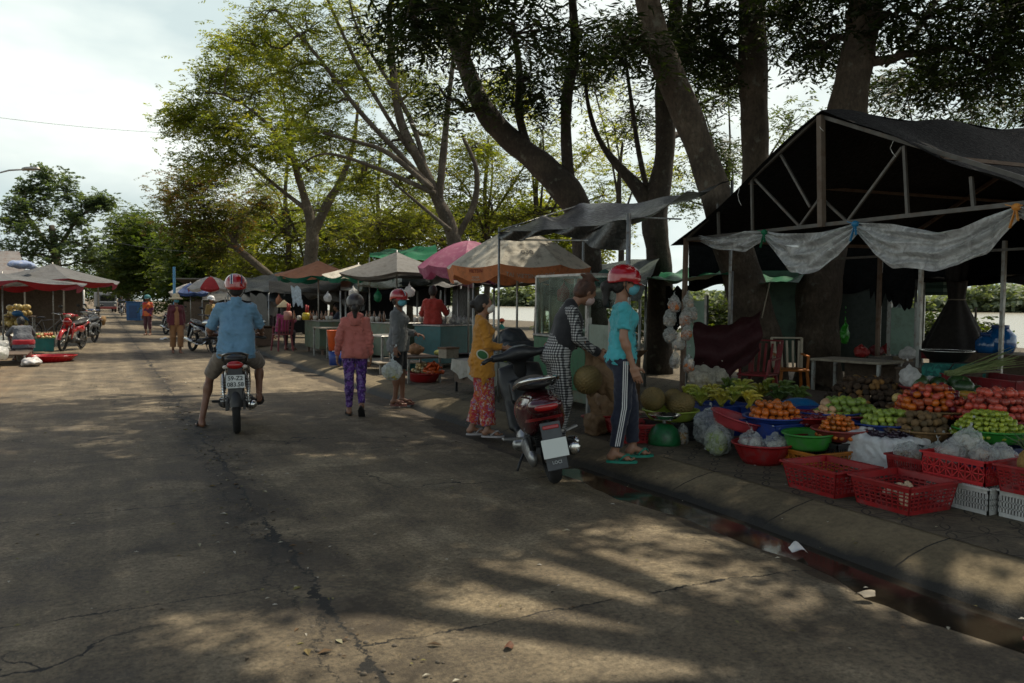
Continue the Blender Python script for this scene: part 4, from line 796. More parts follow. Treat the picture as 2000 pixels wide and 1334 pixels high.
    if bottom:
        t = bottom.get('t', .008); fr = bottom.get('len', 1.9); fl = bottom.get('flare', 0); Pb = []
        for s in (-1, 1):
            sx = RL @ np.array([s, 0, 0.]); Pb += [cap(Q['waist'] - (Q['waist'] - Q['pel']) * .35 + sx * .045 * g, Q['pel'] + sx * .055, .085 * g + t, .097 * g + t, k=.035, fl=(fy, .95)), ell(Q['pel'] + sx * .05 + RL @ np.array([0, -.035, -.03]), np.array([.082, .092, .09]) * g + t, RL, k=.035)]
        for S in 'RL':
            h_, k_, an = Q['h' + S], Q['k' + S], Q['a' + S]
            if fr <= 1: Pb.append(cap(h_, h_ + (k_ - h_) * fr, .081 * g + t, .058 + t + fl, k=.03, flat=True))
            else: Pb += [cap(h_, k_, .080 * g + t, .052 + t + fl * .4, k=.03), cap(k_, k_ + (an - k_) * (fr - 1), .050 + t + fl * .4, .036 + t + fl, k=.02, flat=True), ell(k_ + (an - k_) * .3 + np.array([0, -.02, 0]), np.array([.047, .05, .07]) + t, k=.03)]
        def pb(X, F):
            F = wr(X, F, bottom.get('wr', .008), 19, 5); near = np.abs((X - pel) @ (RL @ np.array([1., 0, 0]))) < .2 * g
            return np.where(near & (X[..., 2] > hemc[2] - .02), np.maximum(F, (hemc + RL @ np.array([0, 0, .05]) - X) @ nrmh), F) if top else F
        bo = sobj('trousers' if fr > 1.2 else 'shorts', Pb, min(res, .010), bottom['m'], root, post=pb)
        if bottom.get('stripes'):
            sgn = bottom['stripes']; S = 'R' if sgn > 0 else 'L'; fld = [q for q in Pb]
            def dist(p):
                v = .3
                for f_, _, _, k, _o in fld:
                    d_ = float(f_(p[None])[0]); hh = min(1, max(0, .5 + .5 * (v - d_) / k)); v = v + (d_ - v) * hh - k * hh * (1 - hh)
                return v
            for j in (-1, 0, 1):
                mb = MB(); rows = []
                for u in np.linspace(.02, 1.86, 30):
                    ax_ = Q['h' + S] + (Q['k' + S] - Q['h' + S]) * u + np.array([0, 0, .0]) if u < 1 else Q['k' + S] + (Q['a' + S] - Q['k' + S]) * (u - 1); pr = []
                    for e_ in (-.0045, .0045):
                        st = ax_ + np.array([sgn * .2, .0 + j * .016 + e_, 0]); 
                        for _ in range(24):
                            d_ = dist(st)
                            if d_ < .0045: break
                            st = st - np.array([sgn * d_ * .8, 0, 0])
                        pr.append(st + np.array([sgn * .002, 0, 0]))
                    rows.append(pr)
                V = np.array(rows).reshape(-1, 3); mb.add(V, [(2 * i, 2 * i + 1, 2 * i + 3, 2 * i + 2) for i in range(len(rows) - 1)], True).build('stripe', cloth('white_stripe', (.6, .6, .6)), bo)
    # ---- head wear and hair ----
    hz_ = lambda *q: hw(*q)
    if hair:
        Hh = [ell(hz_(0, -.016, .026), (.082, .096, .096), Rh, k=.02), ell(hz_(0, -.045, -.03), (.072, .062, .07), Rh, k=.03), ell(hz_(0, .09, -.022), (.066, .062, .072), Rh, k=.02, op='s')]
        if hair == 'bun': Hh += [ell(hz_(0, -.125, .005), (.048, .04, .045), Rh, k=.02), cap(hz_(0, -.08, .0), hz_(0, -.12, .0), .04, .035, k=.02)]
        if hair == 'topknot': Hh += [ell(hz_(.0, -.05, .125), (.048, .055, .04), Rh, k=.02), cap(hz_(0, -.06, .12), hz_(.01, -.13, .10), .03, .014, k=.02), cap(hz_(0, -.03, .14), hz_(.03, .03, .15), .018, .008, k=.015)]
        if hair == 'pony': Hh += [cap(hz_(0, -.1, .0), hz_(0, -.15, -.05), .036, .04, k=.03), cap(hz_(0, -.15, -.05), hz_(0, -.13, -.2), .04, .022, k=.03)]
        if hair == 'long': Hh += [cap(hz_(0, -.06, -.03), hz_(0, -.09, -.2), .07, .05, k=.03, fl=(Rh @ np.array([0, 1., 0]), .6))]
        if hair == 'short': Hh += []
        sobj('hair', Hh, .0085, hairm, root, post=lambda X, F: F + .004 * bump3(X, 55, 2))
    if helmet:
        c_ = helmet.get('z', .035); He = [ell(hz_(0, -.008, c_), (.118, .140, .116), Rh, k=.01), ell(hz_(0, -.06, c_ - .045), (.103, .085, .07), Rh, k=.02)]
        def hp(X, F):
            q = (X - hc) @ Rh; cutz = -(q[..., 2] - (c_ - .03 - .25 * np.clip(-q[..., 1], 0, .2))); return np.maximum(F, cutz)
        hl = sobj('helmet', He + [ell(hz_(0, -.008, c_ - .01), (.100, .120, .10), Rh, k=.004, op='s')], .0078, helmet['m'], root, post=hp)
        br = MB(); fn = lambda u, v: np.array([hz_((.112 * math.sin(a)) * (1 + .03 * b), -.008 + .134 * math.cos(a) + .055 * b * math.cos(a), c_ - .025 - .018 * b) for a, b in zip((u - .5) * 2.3, v)])
        if helmet.get('brim', 1): br.grid(fn, 14, 4).build('visor', helmet['m'], hl)
        sp = MB()
        for s in (-1, 1): sp.tube([hz_(s * .102, .0, c_ - .03), hz_(s * .085, .005, -.05), hz_(s * .045, .05, -.105), hz_(0, .065, -.112)], .005, 5)
        sp.build('chin_strap', BLACKP, hl)
        if helmet.get('stripe'):
            mb = MB()
            for dx, w_, mi in helmet['stripe']:
                mb.mat(mi); fn2 = lambda u, v, dx=dx, w_=w_: np.array([hz_((dx + (b - .5) * w_) * 1.0, -.008 - .1425 * math.cos(a) * math.sqrt(max(0, 1 - ((dx + (b - .5) * w_) / .118) ** 2)), c_ + .1185 * math.sin(a) * math.sqrt(max(0, 1 - ((dx + (b - .5) * w_) / .118) ** 2))) for a, b in zip(.02 + u * 3.0, v)])
                mb.grid(fn2, 22, 3)
            mb.build('stripe', helmet['sm'], hl)
    if mask:
        Mk = [ell(hz_(0, .060, -.042), (.064, .064, .058), Rh, k=.01), ell(hz_(0, .1, -.025), (.022, .028, .026), Rh, k=.025)]
        def mp2(X, F):
            q = (X - hc) @ Rh; return np.maximum(np.maximum(F, -(q[..., 1] - .035)), q[..., 2] + .002 - .02 * np.clip((q[..., 1] - .08) * 20, 0, 1))
        mk = sobj('face_mask', Mk, .006, mask, root, post=lambda X, F: mp2(X, F + .002 * np.sin(((X - hc) @ Rh)[..., 2] * 420)))
        MB().tube([hz_(.058, .045, -.02), hz_(.075, .0, .01), hz_(.08, -.02, -.0)], .0015, 4).tube([hz_(-.058, .045, -.02), hz_(-.075, .0, .01), hz_(-.08, -.02, -.0)], .0015, 4).build('ear_loop', WHITE_P, mk)
    if hat == 'conical':
        MB().lathe([(.002, .16), (.06, .115), (.13, .045), (.2, -.03), (.197, -.036), (.12, .035), (.002, .15)], n=28).xf(Rh, hz_(0, -.01, .06)).build('conical_hat', M('palm_leaf', (.55, .44, .26), .8, ns=30, bump=.5), root)
    if hat == 'floppy':
        MB().lathe([(.002, .125), (.06, .115), (.095, .07), (.10, .02), (.15, .0), (.185, -.04), (.18, -.045), (.14, -.008), (.09, .01), (.002, .1)], n=28).xf(Rh, hz_(0, -.005, .04)).build('sun_hat', M('hat_cloth', (.5, .42, .27), .9), root)
    if shoes:
        for S in 'RL':
            ty, tp = (toes or {}).get(S, (0, 0)); s = 1 if S == 'R' else -1; sandal(Q['a' + S], -s * .12 + ty, tp, shoes, root)
    return root, Q

# ======================= MOTORBIKES =======================
def wheel(y, z, R, r, parent, spokes=18, alloy=False, w=None, name='wheel'):
    mb = MB().torus((0, y, z), R - r * 1.05, r * .42, 'x', 28, 6); mb.tube([(-.05, y, z), (.05, y, z)], .035 if not alloy else .05, 12)
    if alloy:
        for k in range(5):
            a = 2 * PI * k / 5; mb.beam((0, y, z), (0, y + math.cos(a) * (R - r), z + math.sin(a) * (R - r)), .03, .045)
    else:
        for k in range(spokes):
            a = 2 * PI * k / spokes; b = a + (.45 if k % 2 else -.45); mb.tube([((-1) ** k * .03, y + math.cos(b) * .03, z + math.sin(b) * .03), (0, y + math.cos(a) * (R - r), z + math.sin(a) * (R - r))], .003, 4, cap=False)
    wl = mb.build(name, ALU, parent); t = MB(); n = 40
    prof = [(math.cos(q) * r * (w or 1), math.sin(q) * r) for q in np.linspace(0, 2 * PI, 11)[:-1]]; V = []
    for i in range(n):
        a = 2 * PI * i / n
        for j, (px, pr) in enumerate(prof):
            k = 1 + (.05 if (i % 2 and pr > r * .5) else 0); V.append((px, y + math.cos(a) * (R - r + pr * k), z + math.sin(a) * (R - r + pr * k)))
    F = [(i * 10 + j, i * 10 + (j + 1) % 10, ((i + 1) % n) * 10 + (j + 1) % 10, ((i + 1) % n) * 10 + j) for i in range(n) for j in range(10)]
    t.add(V, F, True).build('tyre', RUBBER, wl); return wl
def arc_guard(y, z, R, a0, a1, w, t=.006, n=16, m=7, ex=1.0):
    mb = MB()
    def fn(u, v):
        a = a0 + (a1 - a0) * u; s = (v - .5) * 2; rr = R - .35 * w * (np.abs(s) ** 2.5) * ex
        return np.stack([s * w / 2, y + np.cos(a) * rr, z + np.sin(a) * rr], 1)
    mb.grid(fn, n, m); mb.grid(lambda u, v: fn(u, v) * np.array([.97, 1, 1]) - np.stack([0 * u, np.cos(a0 + (a1 - a0) * u) * t, np.sin(a0 + (a1 - a0) * u) * t], 1), n, m); return mb
def mirror(root, s, p0, p1, m=BLACKP):
    mb = MB().tube([p0, (p0[0] + s * .02, p0[1], (p0[2] + p1[2]) / 2), p1], .006, 6); mb.ell((p1[0] + s * .03, p1[1], p1[2] + .03), (.062, .02, .042), 14, 9); o = mb.build('mirror', m, root)
    MB().ell((p1[0] + s * .03, p1[1] - .012, p1[2] + .03), (.055, .012, .036), 14, 9).build('mirror_glass', CHROME, o)
def motorbike(label, loc, rz, body, accent=BLACKP, lean=0.0, group=None, plate=None, steer=0, kick=True, alloy=False, cat='motorbike', name='motorbike', shell2=None):
    r = T(name, label, cat, loc, rz, group, ry=lean); s2 = shell2 or body
    wheel(-.61, .285, .285, .042, r, alloy=alloy, name='rear_wheel'); wheel(.63, .285, .285, .036, r, alloy=alloy, name='front_wheel')
    sh = [cap((0, .34, .50), (0, -.05, .56), .07, .075, k=.05), cap((0, -.05, .62), (0, -.66, .72), .085, .06, k=.06, fl=(np.array([1., 0, 0]), 1.15)), ell((.09, -.28, .60), (.045, .22, .10), rotm(.1, 0, 0), k=.05), ell((-.09, -.28, .60), (.045, .22, .10), rotm(.1, 0, 0), k=.05), cap((.06, -.3, .66), (.05, -.80, .76), .04, .022, k=.04), cap((-.06, -.3, .66), (-.05, -.80, .76), .04, .022, k=.04)]
    sobj('body_shell', sh, .012, body, r)
    fr = [cap((0, .50, .82), (0, .36, .50), .10, .075, k=.04, fl=(np.array([0, 1., 0]), .6)), ell((.13, .38, .56), (.035, .10, .24), rotm(.3, 0, -.25), k=.04), ell((-.13, .38, .56), (.035, .10, .24), rotm(.3, 0, .25), k=.04), ell((0, .48, .80), (.12, .08, .10), k=.04)]
    sobj('leg_shield', fr, .012, s2, r)
    sobj('handlebar_cover', [ell((0, .38, .985), (.105, .085, .06), k=.03), cap((-.19, .33, .995), (.19, .33, .995), .028, .028, k=.05)], .01, body, r)
    hl_ = MB().ell((0, .455, .97), (.07, .035, .048), 16, 9).build('headlight', CLEARLAMP, r)
    for s in (-1, 1):
        MB().tube([(s * .18, .33, 1.0), (s * .26, .30, 1.01), (s * .36, .25, 1.0)], .016, 8).build('handle_grip', BLACKP, r)
        MB().tube([(s * .2, .36, 1.0), (s * .3, .33, .99), (s * .35, .29, .985)], .006, 5).build('lever', ALU, r)
        mirror(r, s, (s * .2, .33, 1.01), (s * .27, .28, 1.16))
        MB().tube([(s * .055, .46, .75), (s * .07, .56, .50), (s * .075, .63, .285)], [.02, .022, .026], 8).build('front_fork', ALU, r)
        mb = MB().tube([(s * .13, -.46, .64), (s * .13, -.60, .30)], .016, 8)
        for k in range(9): mb.torus((s * .13, -.48 - .012 * k, .60 - .03 * k), .027, .005, 'z', 14, 5)
        mb.build('rear_shock', CHROME, r)
        MB().ell((s * .10, -.80, .745), (.028, .03, .022), 10, 7).build('turn_signal', CLEARLAMP, r)
        MB().tube([(s * .08, -.02, .29), (s * .25, -.02, .29)], .013, 8).box((s * .22, -.02, .295), (.1, .06, .025), bev=.008).build('footpeg', RUBBER, r)
    sobj('seat', [cap((0, .12, .745), (0, -.28, .77), .10, .125, k=.04, fl=(np.array([0, 0, 1.]), .45)), cap((0, -.28, .785), (0, -.66, .825), .125, .10, k=.04, fl=(np.array([0, 0, 1.]), .42))], .012, LEATHER, r)
    arc_guard(.63, .285, .335, .15, 2.5, .12).build('front_mudguard', s2, r)
    arc_guard(-.61, .285, .33, 1.5, 3.0, .125).build('rear_mudguard', BLACKP, r)
    sobj('engine', [rbox((0, .07, .30), (.10, .16, .085), .03, k=.02), cap((0, .15, .33), (0, .36, .36), .055, .05, k=.02), cap((-.1, .0, .28), (-.13, .0, .28), .075, .07, k=.01), cap((.1, .05, .28), (.135, .05, .28), .085, .075, k=.01)], .012, ENG, r)
    MB().beam((.085, .0, .28), (.085, -.61, .285), .03, .05).beam((-.085, .0, .28), (-.085, -.61, .285), .03, .06).beam((-.1, -.1, .30), (-.1, -.62, .295), .025, .085).build('swing_arm', ENG, r)
    MB().tube([(.06, .30, .3), (.12, .2, .2), (.15, -.1, .2), (.16, -.35, .26)], [.02, .02, .02, .03], 8).tube([(.16, -.33, .255), (.165, -.5, .29), (.17, -.78, .335), (.17, -.80, .34)], [.035, .048, .045, .02], 12).build('exhaust', CHROME, r)
    MB().tube([(.13, -.38, .79), (.125, -.62, .86), (.07, -.74, .885), (0, -.765, .89), (-.07, -.74, .885), (-.125, -.62, .86), (-.13, -.38, .79)], .014, 8).build('grab_rail', BLACKG if plate else ALU, r)
    sobj('tail_light', [ell((0, -.80, .765), (.085, .045, .045), rotm(.3, 0, 0), k=.01)], .008, REDLAMP, r)
    MB().box((0, -.83, .60), (.15, .02, .27), rotm(-.22, 0, 0), .01).box((0, -.865, .47), (.135, .012, .14), rotm(-.1, 0, 0), .006).build('mud_flap', BLACKP, r)
    Rp = rotm(-.18, 0, 0); p = MB().box((0, -.872, .595), (.19, .004, .14), Rp, .002).build('number_plate', M('plate_white', (.6, .62, .6), .45, dirt=(.4, .4, .36)), r)
    if plate:
        dk = M('plate_digits', (.02, .03, .03), .6, bump=0); Rt = Rp @ rotm(PI / 2, 0, 0)
        for i, s in enumerate(plate): text_mesh(s, .062, dk, p, 'plate_digits', R=Rt, loc=np.array([0, -.872, .595]) + Rp @ np.array([0, -.0035, .033 - .066 * i]), bold=.0012)
    if kick: MB().tube([(-.08, -.02, .24), (-.2, -.05, .04), (-.22, -.09, .01 + .02)], [.012, .01, .01], 7).build('kickstand', ENG, r)
    return r
def scooter(label, loc, rz, lean=0.0, group=None, pm=None, badge=None):
    r = T('scooter', label, 'scooter', loc, rz, group, ry=lean); pm = pm or paint('burgundy_paint', (.055, .004, .007)); R_w = .225
    wheel(-.62, R_w, R_w, .055, r, alloy=True, w=.95, name='rear_wheel'); wheel(.63, R_w, R_w, .052, r, alloy=True, name='front_wheel')
    sobj('rear_body', [ell((0, -.36, .60), (.185, .44, .155), rotm(-.12, 0, 0), k=.05), ell((.10, -.36, .52), (.09, .33, .15), k=.06), ell((-.10, -.36, .52), (.09, .33, .15), k=.06), ell((0, -.74, .66), (.14, .09, .075), k=.05), ell((0, -.62, .25), (.085, .36, .27), k=.03, op='s')], .010, pm, r)
    MB().grid(lambda u, v: np.array([(.165 * math.sin(a) * (1 - .06 * b), -.36 - (.47 + .03 * b) * math.cos(a * .62), .53 + .03 * math.cos(a) + .028 * b) for a, b in zip((u - .5) * 3.2, v)]), 22, 3).build('rear_trim', paint('red_trim', (.22, .01, .012)), r)
    sobj('tail_light', [ell((0, -.795, .655), (.10, .04, .04), rotm(.25, 0, 0), k=.01)], .008, REDLAMP, r)
    sobj('seat', [cap((0, .08, .76), (0, -.2, .78), .12, .145, k=.05, fl=(np.array([0, 0, 1.]), .42)), cap((0, -.2, .79), (0, -.6, .825), .145, .11, k=.05, fl=(np.array([0, 0, 1.]), .4))], .011, LEATHER, r)
    g = [( .165, -.22, .745), (.175, -.42, .80), (.15, -.64, .85), (.09, -.76, .875), (0, -.80, .88), (-.09, -.76, .875), (-.15, -.64, .85), (-.175, -.42, .80), (-.165, -.22, .745)]
    MB().tube(g, [.012] + [.019] * 7 + [.012], 10).build('grab_rail', CHROME, r)
    sobj('leg_shield', [rbox((0, .40, .60), (.20, .035, .30), .03, rotm(-.30, 0, 0), k=.03), ell((0, .44, .72), (.21, .07, .2), rotm(-.25, 0, 0), k=.05), rbox((0, .12, .29), (.155, .30, .045), .03, k=.04), ell((0, .52, .62), (.15, .08, .25), rotm(-.3, 0, 0), k=.05), rbox((0, .345, .66), (.13, .03, .10), .02, rotm(-.30, 0, 0), k=.015)], .012, BLACKP, r)
    sobj('handlebar_cover', [ell((0, .34, 1.00), (.15, .12, .065), rotm(-.45, 0, 0), k=.03), cap((-.24, .27, 1.0), (.24, .27, 1.0), .035, .035, k=.06), cap((0, .38, .95), (0, .43, .8), .06, .06, k=.04)], .010, BLACKP, r)
    MB().ell((0, .315, 1.047), (.105, .075, .022), 20, 8, rotm(-.55, 0, 0)).build('instrument_dial', M('smoked_glass', (.10, .11, .11), .15, coat=.8, bump=0), r)
    MB().ell((0, .5, .96), (.09, .04, .05), 16, 9).build('headlight', CLEARLAMP, r)
    for s in (-1, 1):
        MB().tube([(s * .22, .27, 1.0), (s * .30, .23, 1.0), (s * .35, .18, .985)], [.018, .018, .02], 9).build('handle_grip', BLACKP, r)
        MB().tube([(s * .24, .31, 1.0), (s * .34, .25, .985), (s * .37, .2, .97)], .006, 5).build('lever', ALU, r)
        MB().tube([(s * .06, .5, .55), (s * .075, .63, R_w)], .024, 8).build('front_fork', BLACKP, r)
        MB().box((s * .27, -.22, .345), (.12, .05, .02), rotm(0, -s * .2, .2), .008).beam((s * .15, -.22, .33), (s * .23, -.22, .34), .02).build('passenger_footpeg', ALU, r)
    arc_guard(.63, R_w, .285, .1, 2.6, .15).build('front_mudguard', pm, r)
    sobj('transmission', [cap((-.13, -.12, .26), (-.145, -.60, .225), .075, .07, k=.02, fl=(np.array([1., 0, 0]), .6)), cap((-.17, -.15, .27), (-.19, -.15, .27), .06, .055, k=.01), cap((-.1, -.05, .3), (.1, -.05, .3), .09, .08, k=.03)], .010, ALU, r)
    sobj('muffler', [cap((.155, -.32, .26), (.165, -.72, .285), .052, .062, k=.02), cap((.08, -.05, .2), (.15, -.32, .24), .02, .03, k=.03)], .010, BLACKP, r)
    sobj('heat_shield', [cap((.205, -.45, .30), (.215, -.68, .32), .03, .045, k=.01, fl=(np.array([1., 0, 0]), .6)), ell((.175, -.79, .29), (.05, .02, .05), k=.01)], .008, CHROME, r)
    MB().tube([(-.13, -.44, .62), (-.14, -.6, .28)], .018, 8).torus((-.135, -.52, .45), .03, .006, 'z', 14, 5).torus((-.135, -.50, .50), .03, .006, 'z', 14, 5).torus((-.135, -.54, .40), .03, .006, 'z', 14, 5).build('rear_shock', BLACKP, r)
    mb = MB()
    for k in range(12): mb.box((-.06, -.50 - .004 * k, .50 - .018 * k), (.07, .06, .008))
    mb.build('cooling_fins', BLACKP, r)
    Rp = rotm(-.28, 0, 0); MB().box((0, -.85, .47), (.16, .02, .14), Rp, .012).build('plate_bracket', M('grey_plastic', (.06, .065, .07), .5), r); MB().box((0, -.90, .22), (.165, .014, .10), Rp, .02).build('mud_flap', MC['grey_plastic'], r)
    MB().box((0, -.85, .50), (.13, .022, .03), Rp, .01).build('reflector', REDLAMP, r)
    p = MB().box((0, -.915, .345), (.20, .004, .145), Rp, .002).build('number_plate', M('plate_blank', (.66, .70, .66), .5, var=.03, bump=0), r)
    lt = M('badge_grey', (.4, .42, .42), .5, bump=0); text_mesh('LOCI', .034, lt, r, 'maker_badge', R=Rp @ rotm(PI / 2, 0, 0), loc=(0, -.914, .232), bold=.0008)
    text_mesh('o3', .05, lt, r, 'badge_mark', R=rotm(-.3, 0, 0) @ rotm(PI / 2, 0, 0), loc=(.07, .285, .70), bold=.0006)
    MB().tube([(-.10, -.02, .22), (-.20, -.1, .10), (-.235, -.14, .045)], [.014, .012, .012], 7).build('kickstand', BLACKP, r)
    return r
# ======================= STALLS, AWNINGS, UMBRELLAS =======================
def PX(px, py, X):
    d = ray(px, py); return CAM + d * (X / d[0])
NET = M('black_shade_net', (.008, .009, .010), .75, bump=.9, bs=34, bd=.03, var=.5, ns=9, dirt=(.012, .012, .012), spec=.15); TARPB = M('black_tarpaulin', (.010, .013, .013), .4, bump=.5, bs=16, bd=.03, var=.4, dirt=(.03, .034, .032))
TARPG = M('grey_tarpaulin', (.14, .14, .135), .6, bump=.4, bs=20, bd=.02, dirt=(.07, .065, .055), ns=3, trans=.2); GREENT = M('green_tarpaulin', (.01, .20, .09), .5, bump=.5, bs=18, bd=.02, trans=.4); TEALT = M('teal_tarpaulin', (.01, .16, .11), .5, bump=.5, bs=18, bd=.02, trans=.35)
CREAM = M('faded_cream_canvas', (.72, .67, .56), .8, bump=.3, trans=.25, dirt=(.26, .22, .16), ns=3); ORANGEC = M('faded_orange_canvas', (.62, .22, .09), .8, bump=.3, trans=.2, dirt=(.3, .12, .06), ns=4); PINKC = M('pink_canvas', (.36, .10, .19), .7, bump=.3, trans=.3, dirt=(.5, .25, .32), ns=3)
REDC = M('red_canvas', (.40, .025, .03), .7, trans=.3); WHITEC = M('white_canvas', (.55, .53, .5), .8, trans=.3, dirt=(.35, .33, .3)); BLUEC = M('blue_canvas', (.04, .08, .22), .7, trans=.2); SALMON = M('salmon_canvas', (.5, .22, .12), .8, trans=.35, dirt=(.4, .2, .13))
WOOD = M('weathered_wood', (.12, .085, .06), .85, bump=.6, bs=40, dirt=(.05, .035, .025), ns=8); PALEWOOD = M('pale_board', (.3, .26, .2), .8, bump=.4, dirt=(.14, .11, .08))
SCREEN = M('green_panel', (.10, .17, .13), .6, bump=.1, dirt=(.06, .09, .07), ns=2); MINT = M('mint_panel', (.28, .42, .34), .55, bump=.05, dirt=(.18, .24, .18), ns=2)
COUNTER = M('counter_green', (.09, .13, .09), .5, dirt=(.12, .07, .03), ns=3); TEALP = M('counter_teal', (.015, .10, .11), .5, dirt=(.02, .07, .07), ns=3)
def surf(name, fn, nu, nv, mat, parent=None, thick=0.004):
    mb = MB().grid(fn, nu, nv)
    if thick: mb.grid(lambda u, v: fn(u, v) - np.array([0, 0, thick]), nu, nv)
    return mb.build(name, mat, parent)
def tarp_fn(c00, c10, c11, c01, sag=.15, rip=.02, k=9, seed=0):
    c = [np.asarray(q, float) for q in (c00, c10, c11, c01)]
    def fn(u, v):
        U = u[:, None]; W = v[:, None]
        P = (1 - U) * (1 - W) * c[0] + U * (1 - W) * c[1] + U * W * c[2] + (1 - U) * W * c[3]
        h = -sag * 4 * u * (1 - u) * (.4 + .6 * np.sin(PI * v)) + rip * np.sin(k * 1.7 * u + 4 * v + seed) * np.cos(k * v * .8 - 2 * u + seed) + rip * .6 * (1 - 2 * np.abs(np.sin(k * .9 * (u * .5 + v * .8) + seed + 2.2 * np.sin(u * 4 + v * 2))))
        P[:, 2] += h; return P
    return fn
def umbrella(label, c, R, zt, zr, val, panels, mats, rot=0.0, n=8, group='market umbrellas over the stalls', wave=0.0, zf=None, lettering=None, pole_x=0, pw=1.35, scal=.35, name='market_umbrella'):
    zb = float(c[2]); r = T(name, label, 'umbrella', (c[0], c[1], zb), rot, group); zt -= zb; zr -= zb
    def P(u, a):
        k = a * n / (2 * PI); i = np.floor(k); f = k - i; a0 = i * 2 * PI / n; a1 = (i + 1) * 2 * PI / n
        x = (1 - f) * np.cos(a0) + f * np.cos(a1); y = (1 - f) * np.sin(a0) + f * np.sin(a1)
        z = zt - (zt - zr) * u ** pw - .05 * np.sin(PI * f) * u + (wave * np.sin(a * 3 + rot) * u ** 2 if wave else 0)
        return np.stack([x * R * u, y * R * u, z], 1)
    mb = MB(); vb = MB()
    for i in range(n):
        mb.mat(panels[i % len(panels)]); e = 1e-5
        fn = lambda u, v: P(u, (i + e + v * (1 - 2 * e)) * 2 * PI / n)
        mb.grid(fn, 8, 7)
        def vf(u, v):
            b = P(np.ones_like(u), (i + e + v * (1 - 2 * e)) * 2 * PI / n); b[:, 2] -= u * val * (1 - scal * np.abs(np.cos(PI * v)) ** 3) ; b[:, :2] *= 1 + (.02 * np.sin(v * 9 + i) * u)[:, None] - .05 * u[:, None]; return b
        vb.mat(panels[n + i] if len(panels) > n else panels[i % len(panels)]); vb.grid(vf, 4, 13)
    cn = mb.build('canopy', mats, r); vl = vb.build('valance', mats, cn)
    MB().tube([(pole_x, 0, 0), (0, 0, zt + .04)], .019, 8).build('pole', STEEL, r)
    for i in range(n):
        a = i * 2 * PI / n; q = P(np.array([.0, .5, .98]), np.full(3, a + 1e-5)) - np.array([0, 0, .02]); MB().tube(q, .006, 5).tube([(0, 0, zt * .55 + zr * .3), q[1]], .005, 4).build('rib', STEEL, r)
    if lettering:
        for (i, s, size, col, w_, dz, tgt) in lettering:
            def fn(V, i=i, w_=w_, dz=dz, tgt=tgt, size=size):
                v = .5 + V[:, 0] / w_
                if tgt == 'v':
                    b = P(np.ones(len(V)), (i + v) * 2 * PI / n); b[:, 2] += -val * .45 + V[:, 1] + dz
                    o = b[:, :2] / np.linalg.norm(b[:, :2], axis=1)[:, None]; b[:, :2] = b[:, :2] * .985 + o * .014; return b
                u = dz - V[:, 1] / R; b = P(u, (i + v) * 2 * PI / n); o = b[:, :2] / np.linalg.norm(b[:, :2], axis=1)[:, None]; b[:, :2] += o * .008; b[:, 2] += .012; return b
            text_mesh(s, size, col, vl if tgt == 'v' else cn, 'lettering', fn=fn, ext=0.0006, bold=.0008)
    return r
# ---------- the near stall: black net roof on a steel truss ----------
X0 = 6.05; stall = T('market_stall', 'near fruit stall with black net gable roof on a thin steel truss', 'market stall', (X0, 5.6, .12))
DST = M('stall_steel', (.10, .095, .085), .6, .4, dirt=(.09, .06, .04), ns=4)
def q_(p): return np.asarray(p, float) - np.array([X0, 5.6, .12])
def bar(name, a, b, w_, m=DST): return MB().beam(q_(a), q_(b), w_).build(name, m, stall)
A = PX(1340, 468, X0); B = PX(1601, 226, X0); Cc = np.array([X0, 3.42, 2.14 + .12]); Cb = PX(1999, 397, X0)
bar('bottom_chord', A, Cb + (Cb - A) * .12, .034); bar('top_chord', A, B, .028); bar('top_chord', B, Cc + (Cc - B) * .06, .034)
for a, b, w_ in (((1402, 398), (1404, 462), .024), ((1468, 343), (1470, 455), .024), ((1766, 285), (1773, 422), .026), ((1897, 345), (1902, 408), .026)): bar('strut', PX(*a, X0), PX(*b, X0), w_)
for a, b in (((1468, 343), (1562, 442)), ((1521, 295), (1583, 405)), ((1601, 388), (1562, 442)), ((1606, 388), (1655, 433)), ((1762, 288), (1655, 433))): bar('brace', PX(*a, X0 + .02), PX(*b, X0 + .02), .022)
bar('king_post', PX(1603, 226, X0 - .03), PX(1605, 443, X0 - .03), .055, M('brown_post', (.13, .10, .075), .8, dirt=(.08, .04, .02), ns=5))
bar('post', A + np.array([0, 0, .02]), (A[0] - .02, A[1], .12), .045, RUST); bar('post', (9.4, 7.7, 2.3), (9.4, 7.7, .12), .045, RUST)
for (px, py, zt, X) in ((1797, 750, 2.25, 8.3), (1958, 745, 2.2, 9.2), (1718, 700, 2.3, 10.4), (1560, 690, 2.3, 10.6)): d = ray(px, 600); Y = X / d[0] * d[1]; bar('post', (X, Y, zt), (X, Y, .12), .04, STEEL if px != 1718 else WHITE_P)
bar('rafter', (X0 + 3.6, 7.7, 2.25), (X0 + 3.6, 5.6, 3.35), .04, RUST); bar('rafter', (X0 + 3.6, 5.6, 3.35), (X0 + 3.6, 3.3, 2.3), .04, RUST); bar('purlin', A, (X0 + 5, 7.7, 2.25), .04, RUST); bar('purlin', (X0, 6.6, 2.72), (X0 + 5, 6.6, 2.8), .03, RUST); bar('purlin', (X0, 4.4, 2.65), (X0 + 5, 4.4, 2.75), .03, RUST); bar('cross_rail', (X0 + 2.0, 7.7, 2.02), (X0 + 2.0, 3.0, 2.02), .025)
rz1 = 3.46
def slopeL(u, v):
    P = np.stack([-.06 + u * 5.2, v * 2.22, B[2] - .09 + (rz1 - B[2]) * u * .9 - v * (1.13) - .10 * np.sin(PI * v) * np.sin(PI * (u * 3 % 1)) * .6 + .015 * np.sin(u * 21 + v * 7)], 1); P[:, 2] += .04 * (1 - 2 * np.abs(np.sin(u * 4 + v * 2))) * np.sin(PI * v); return P
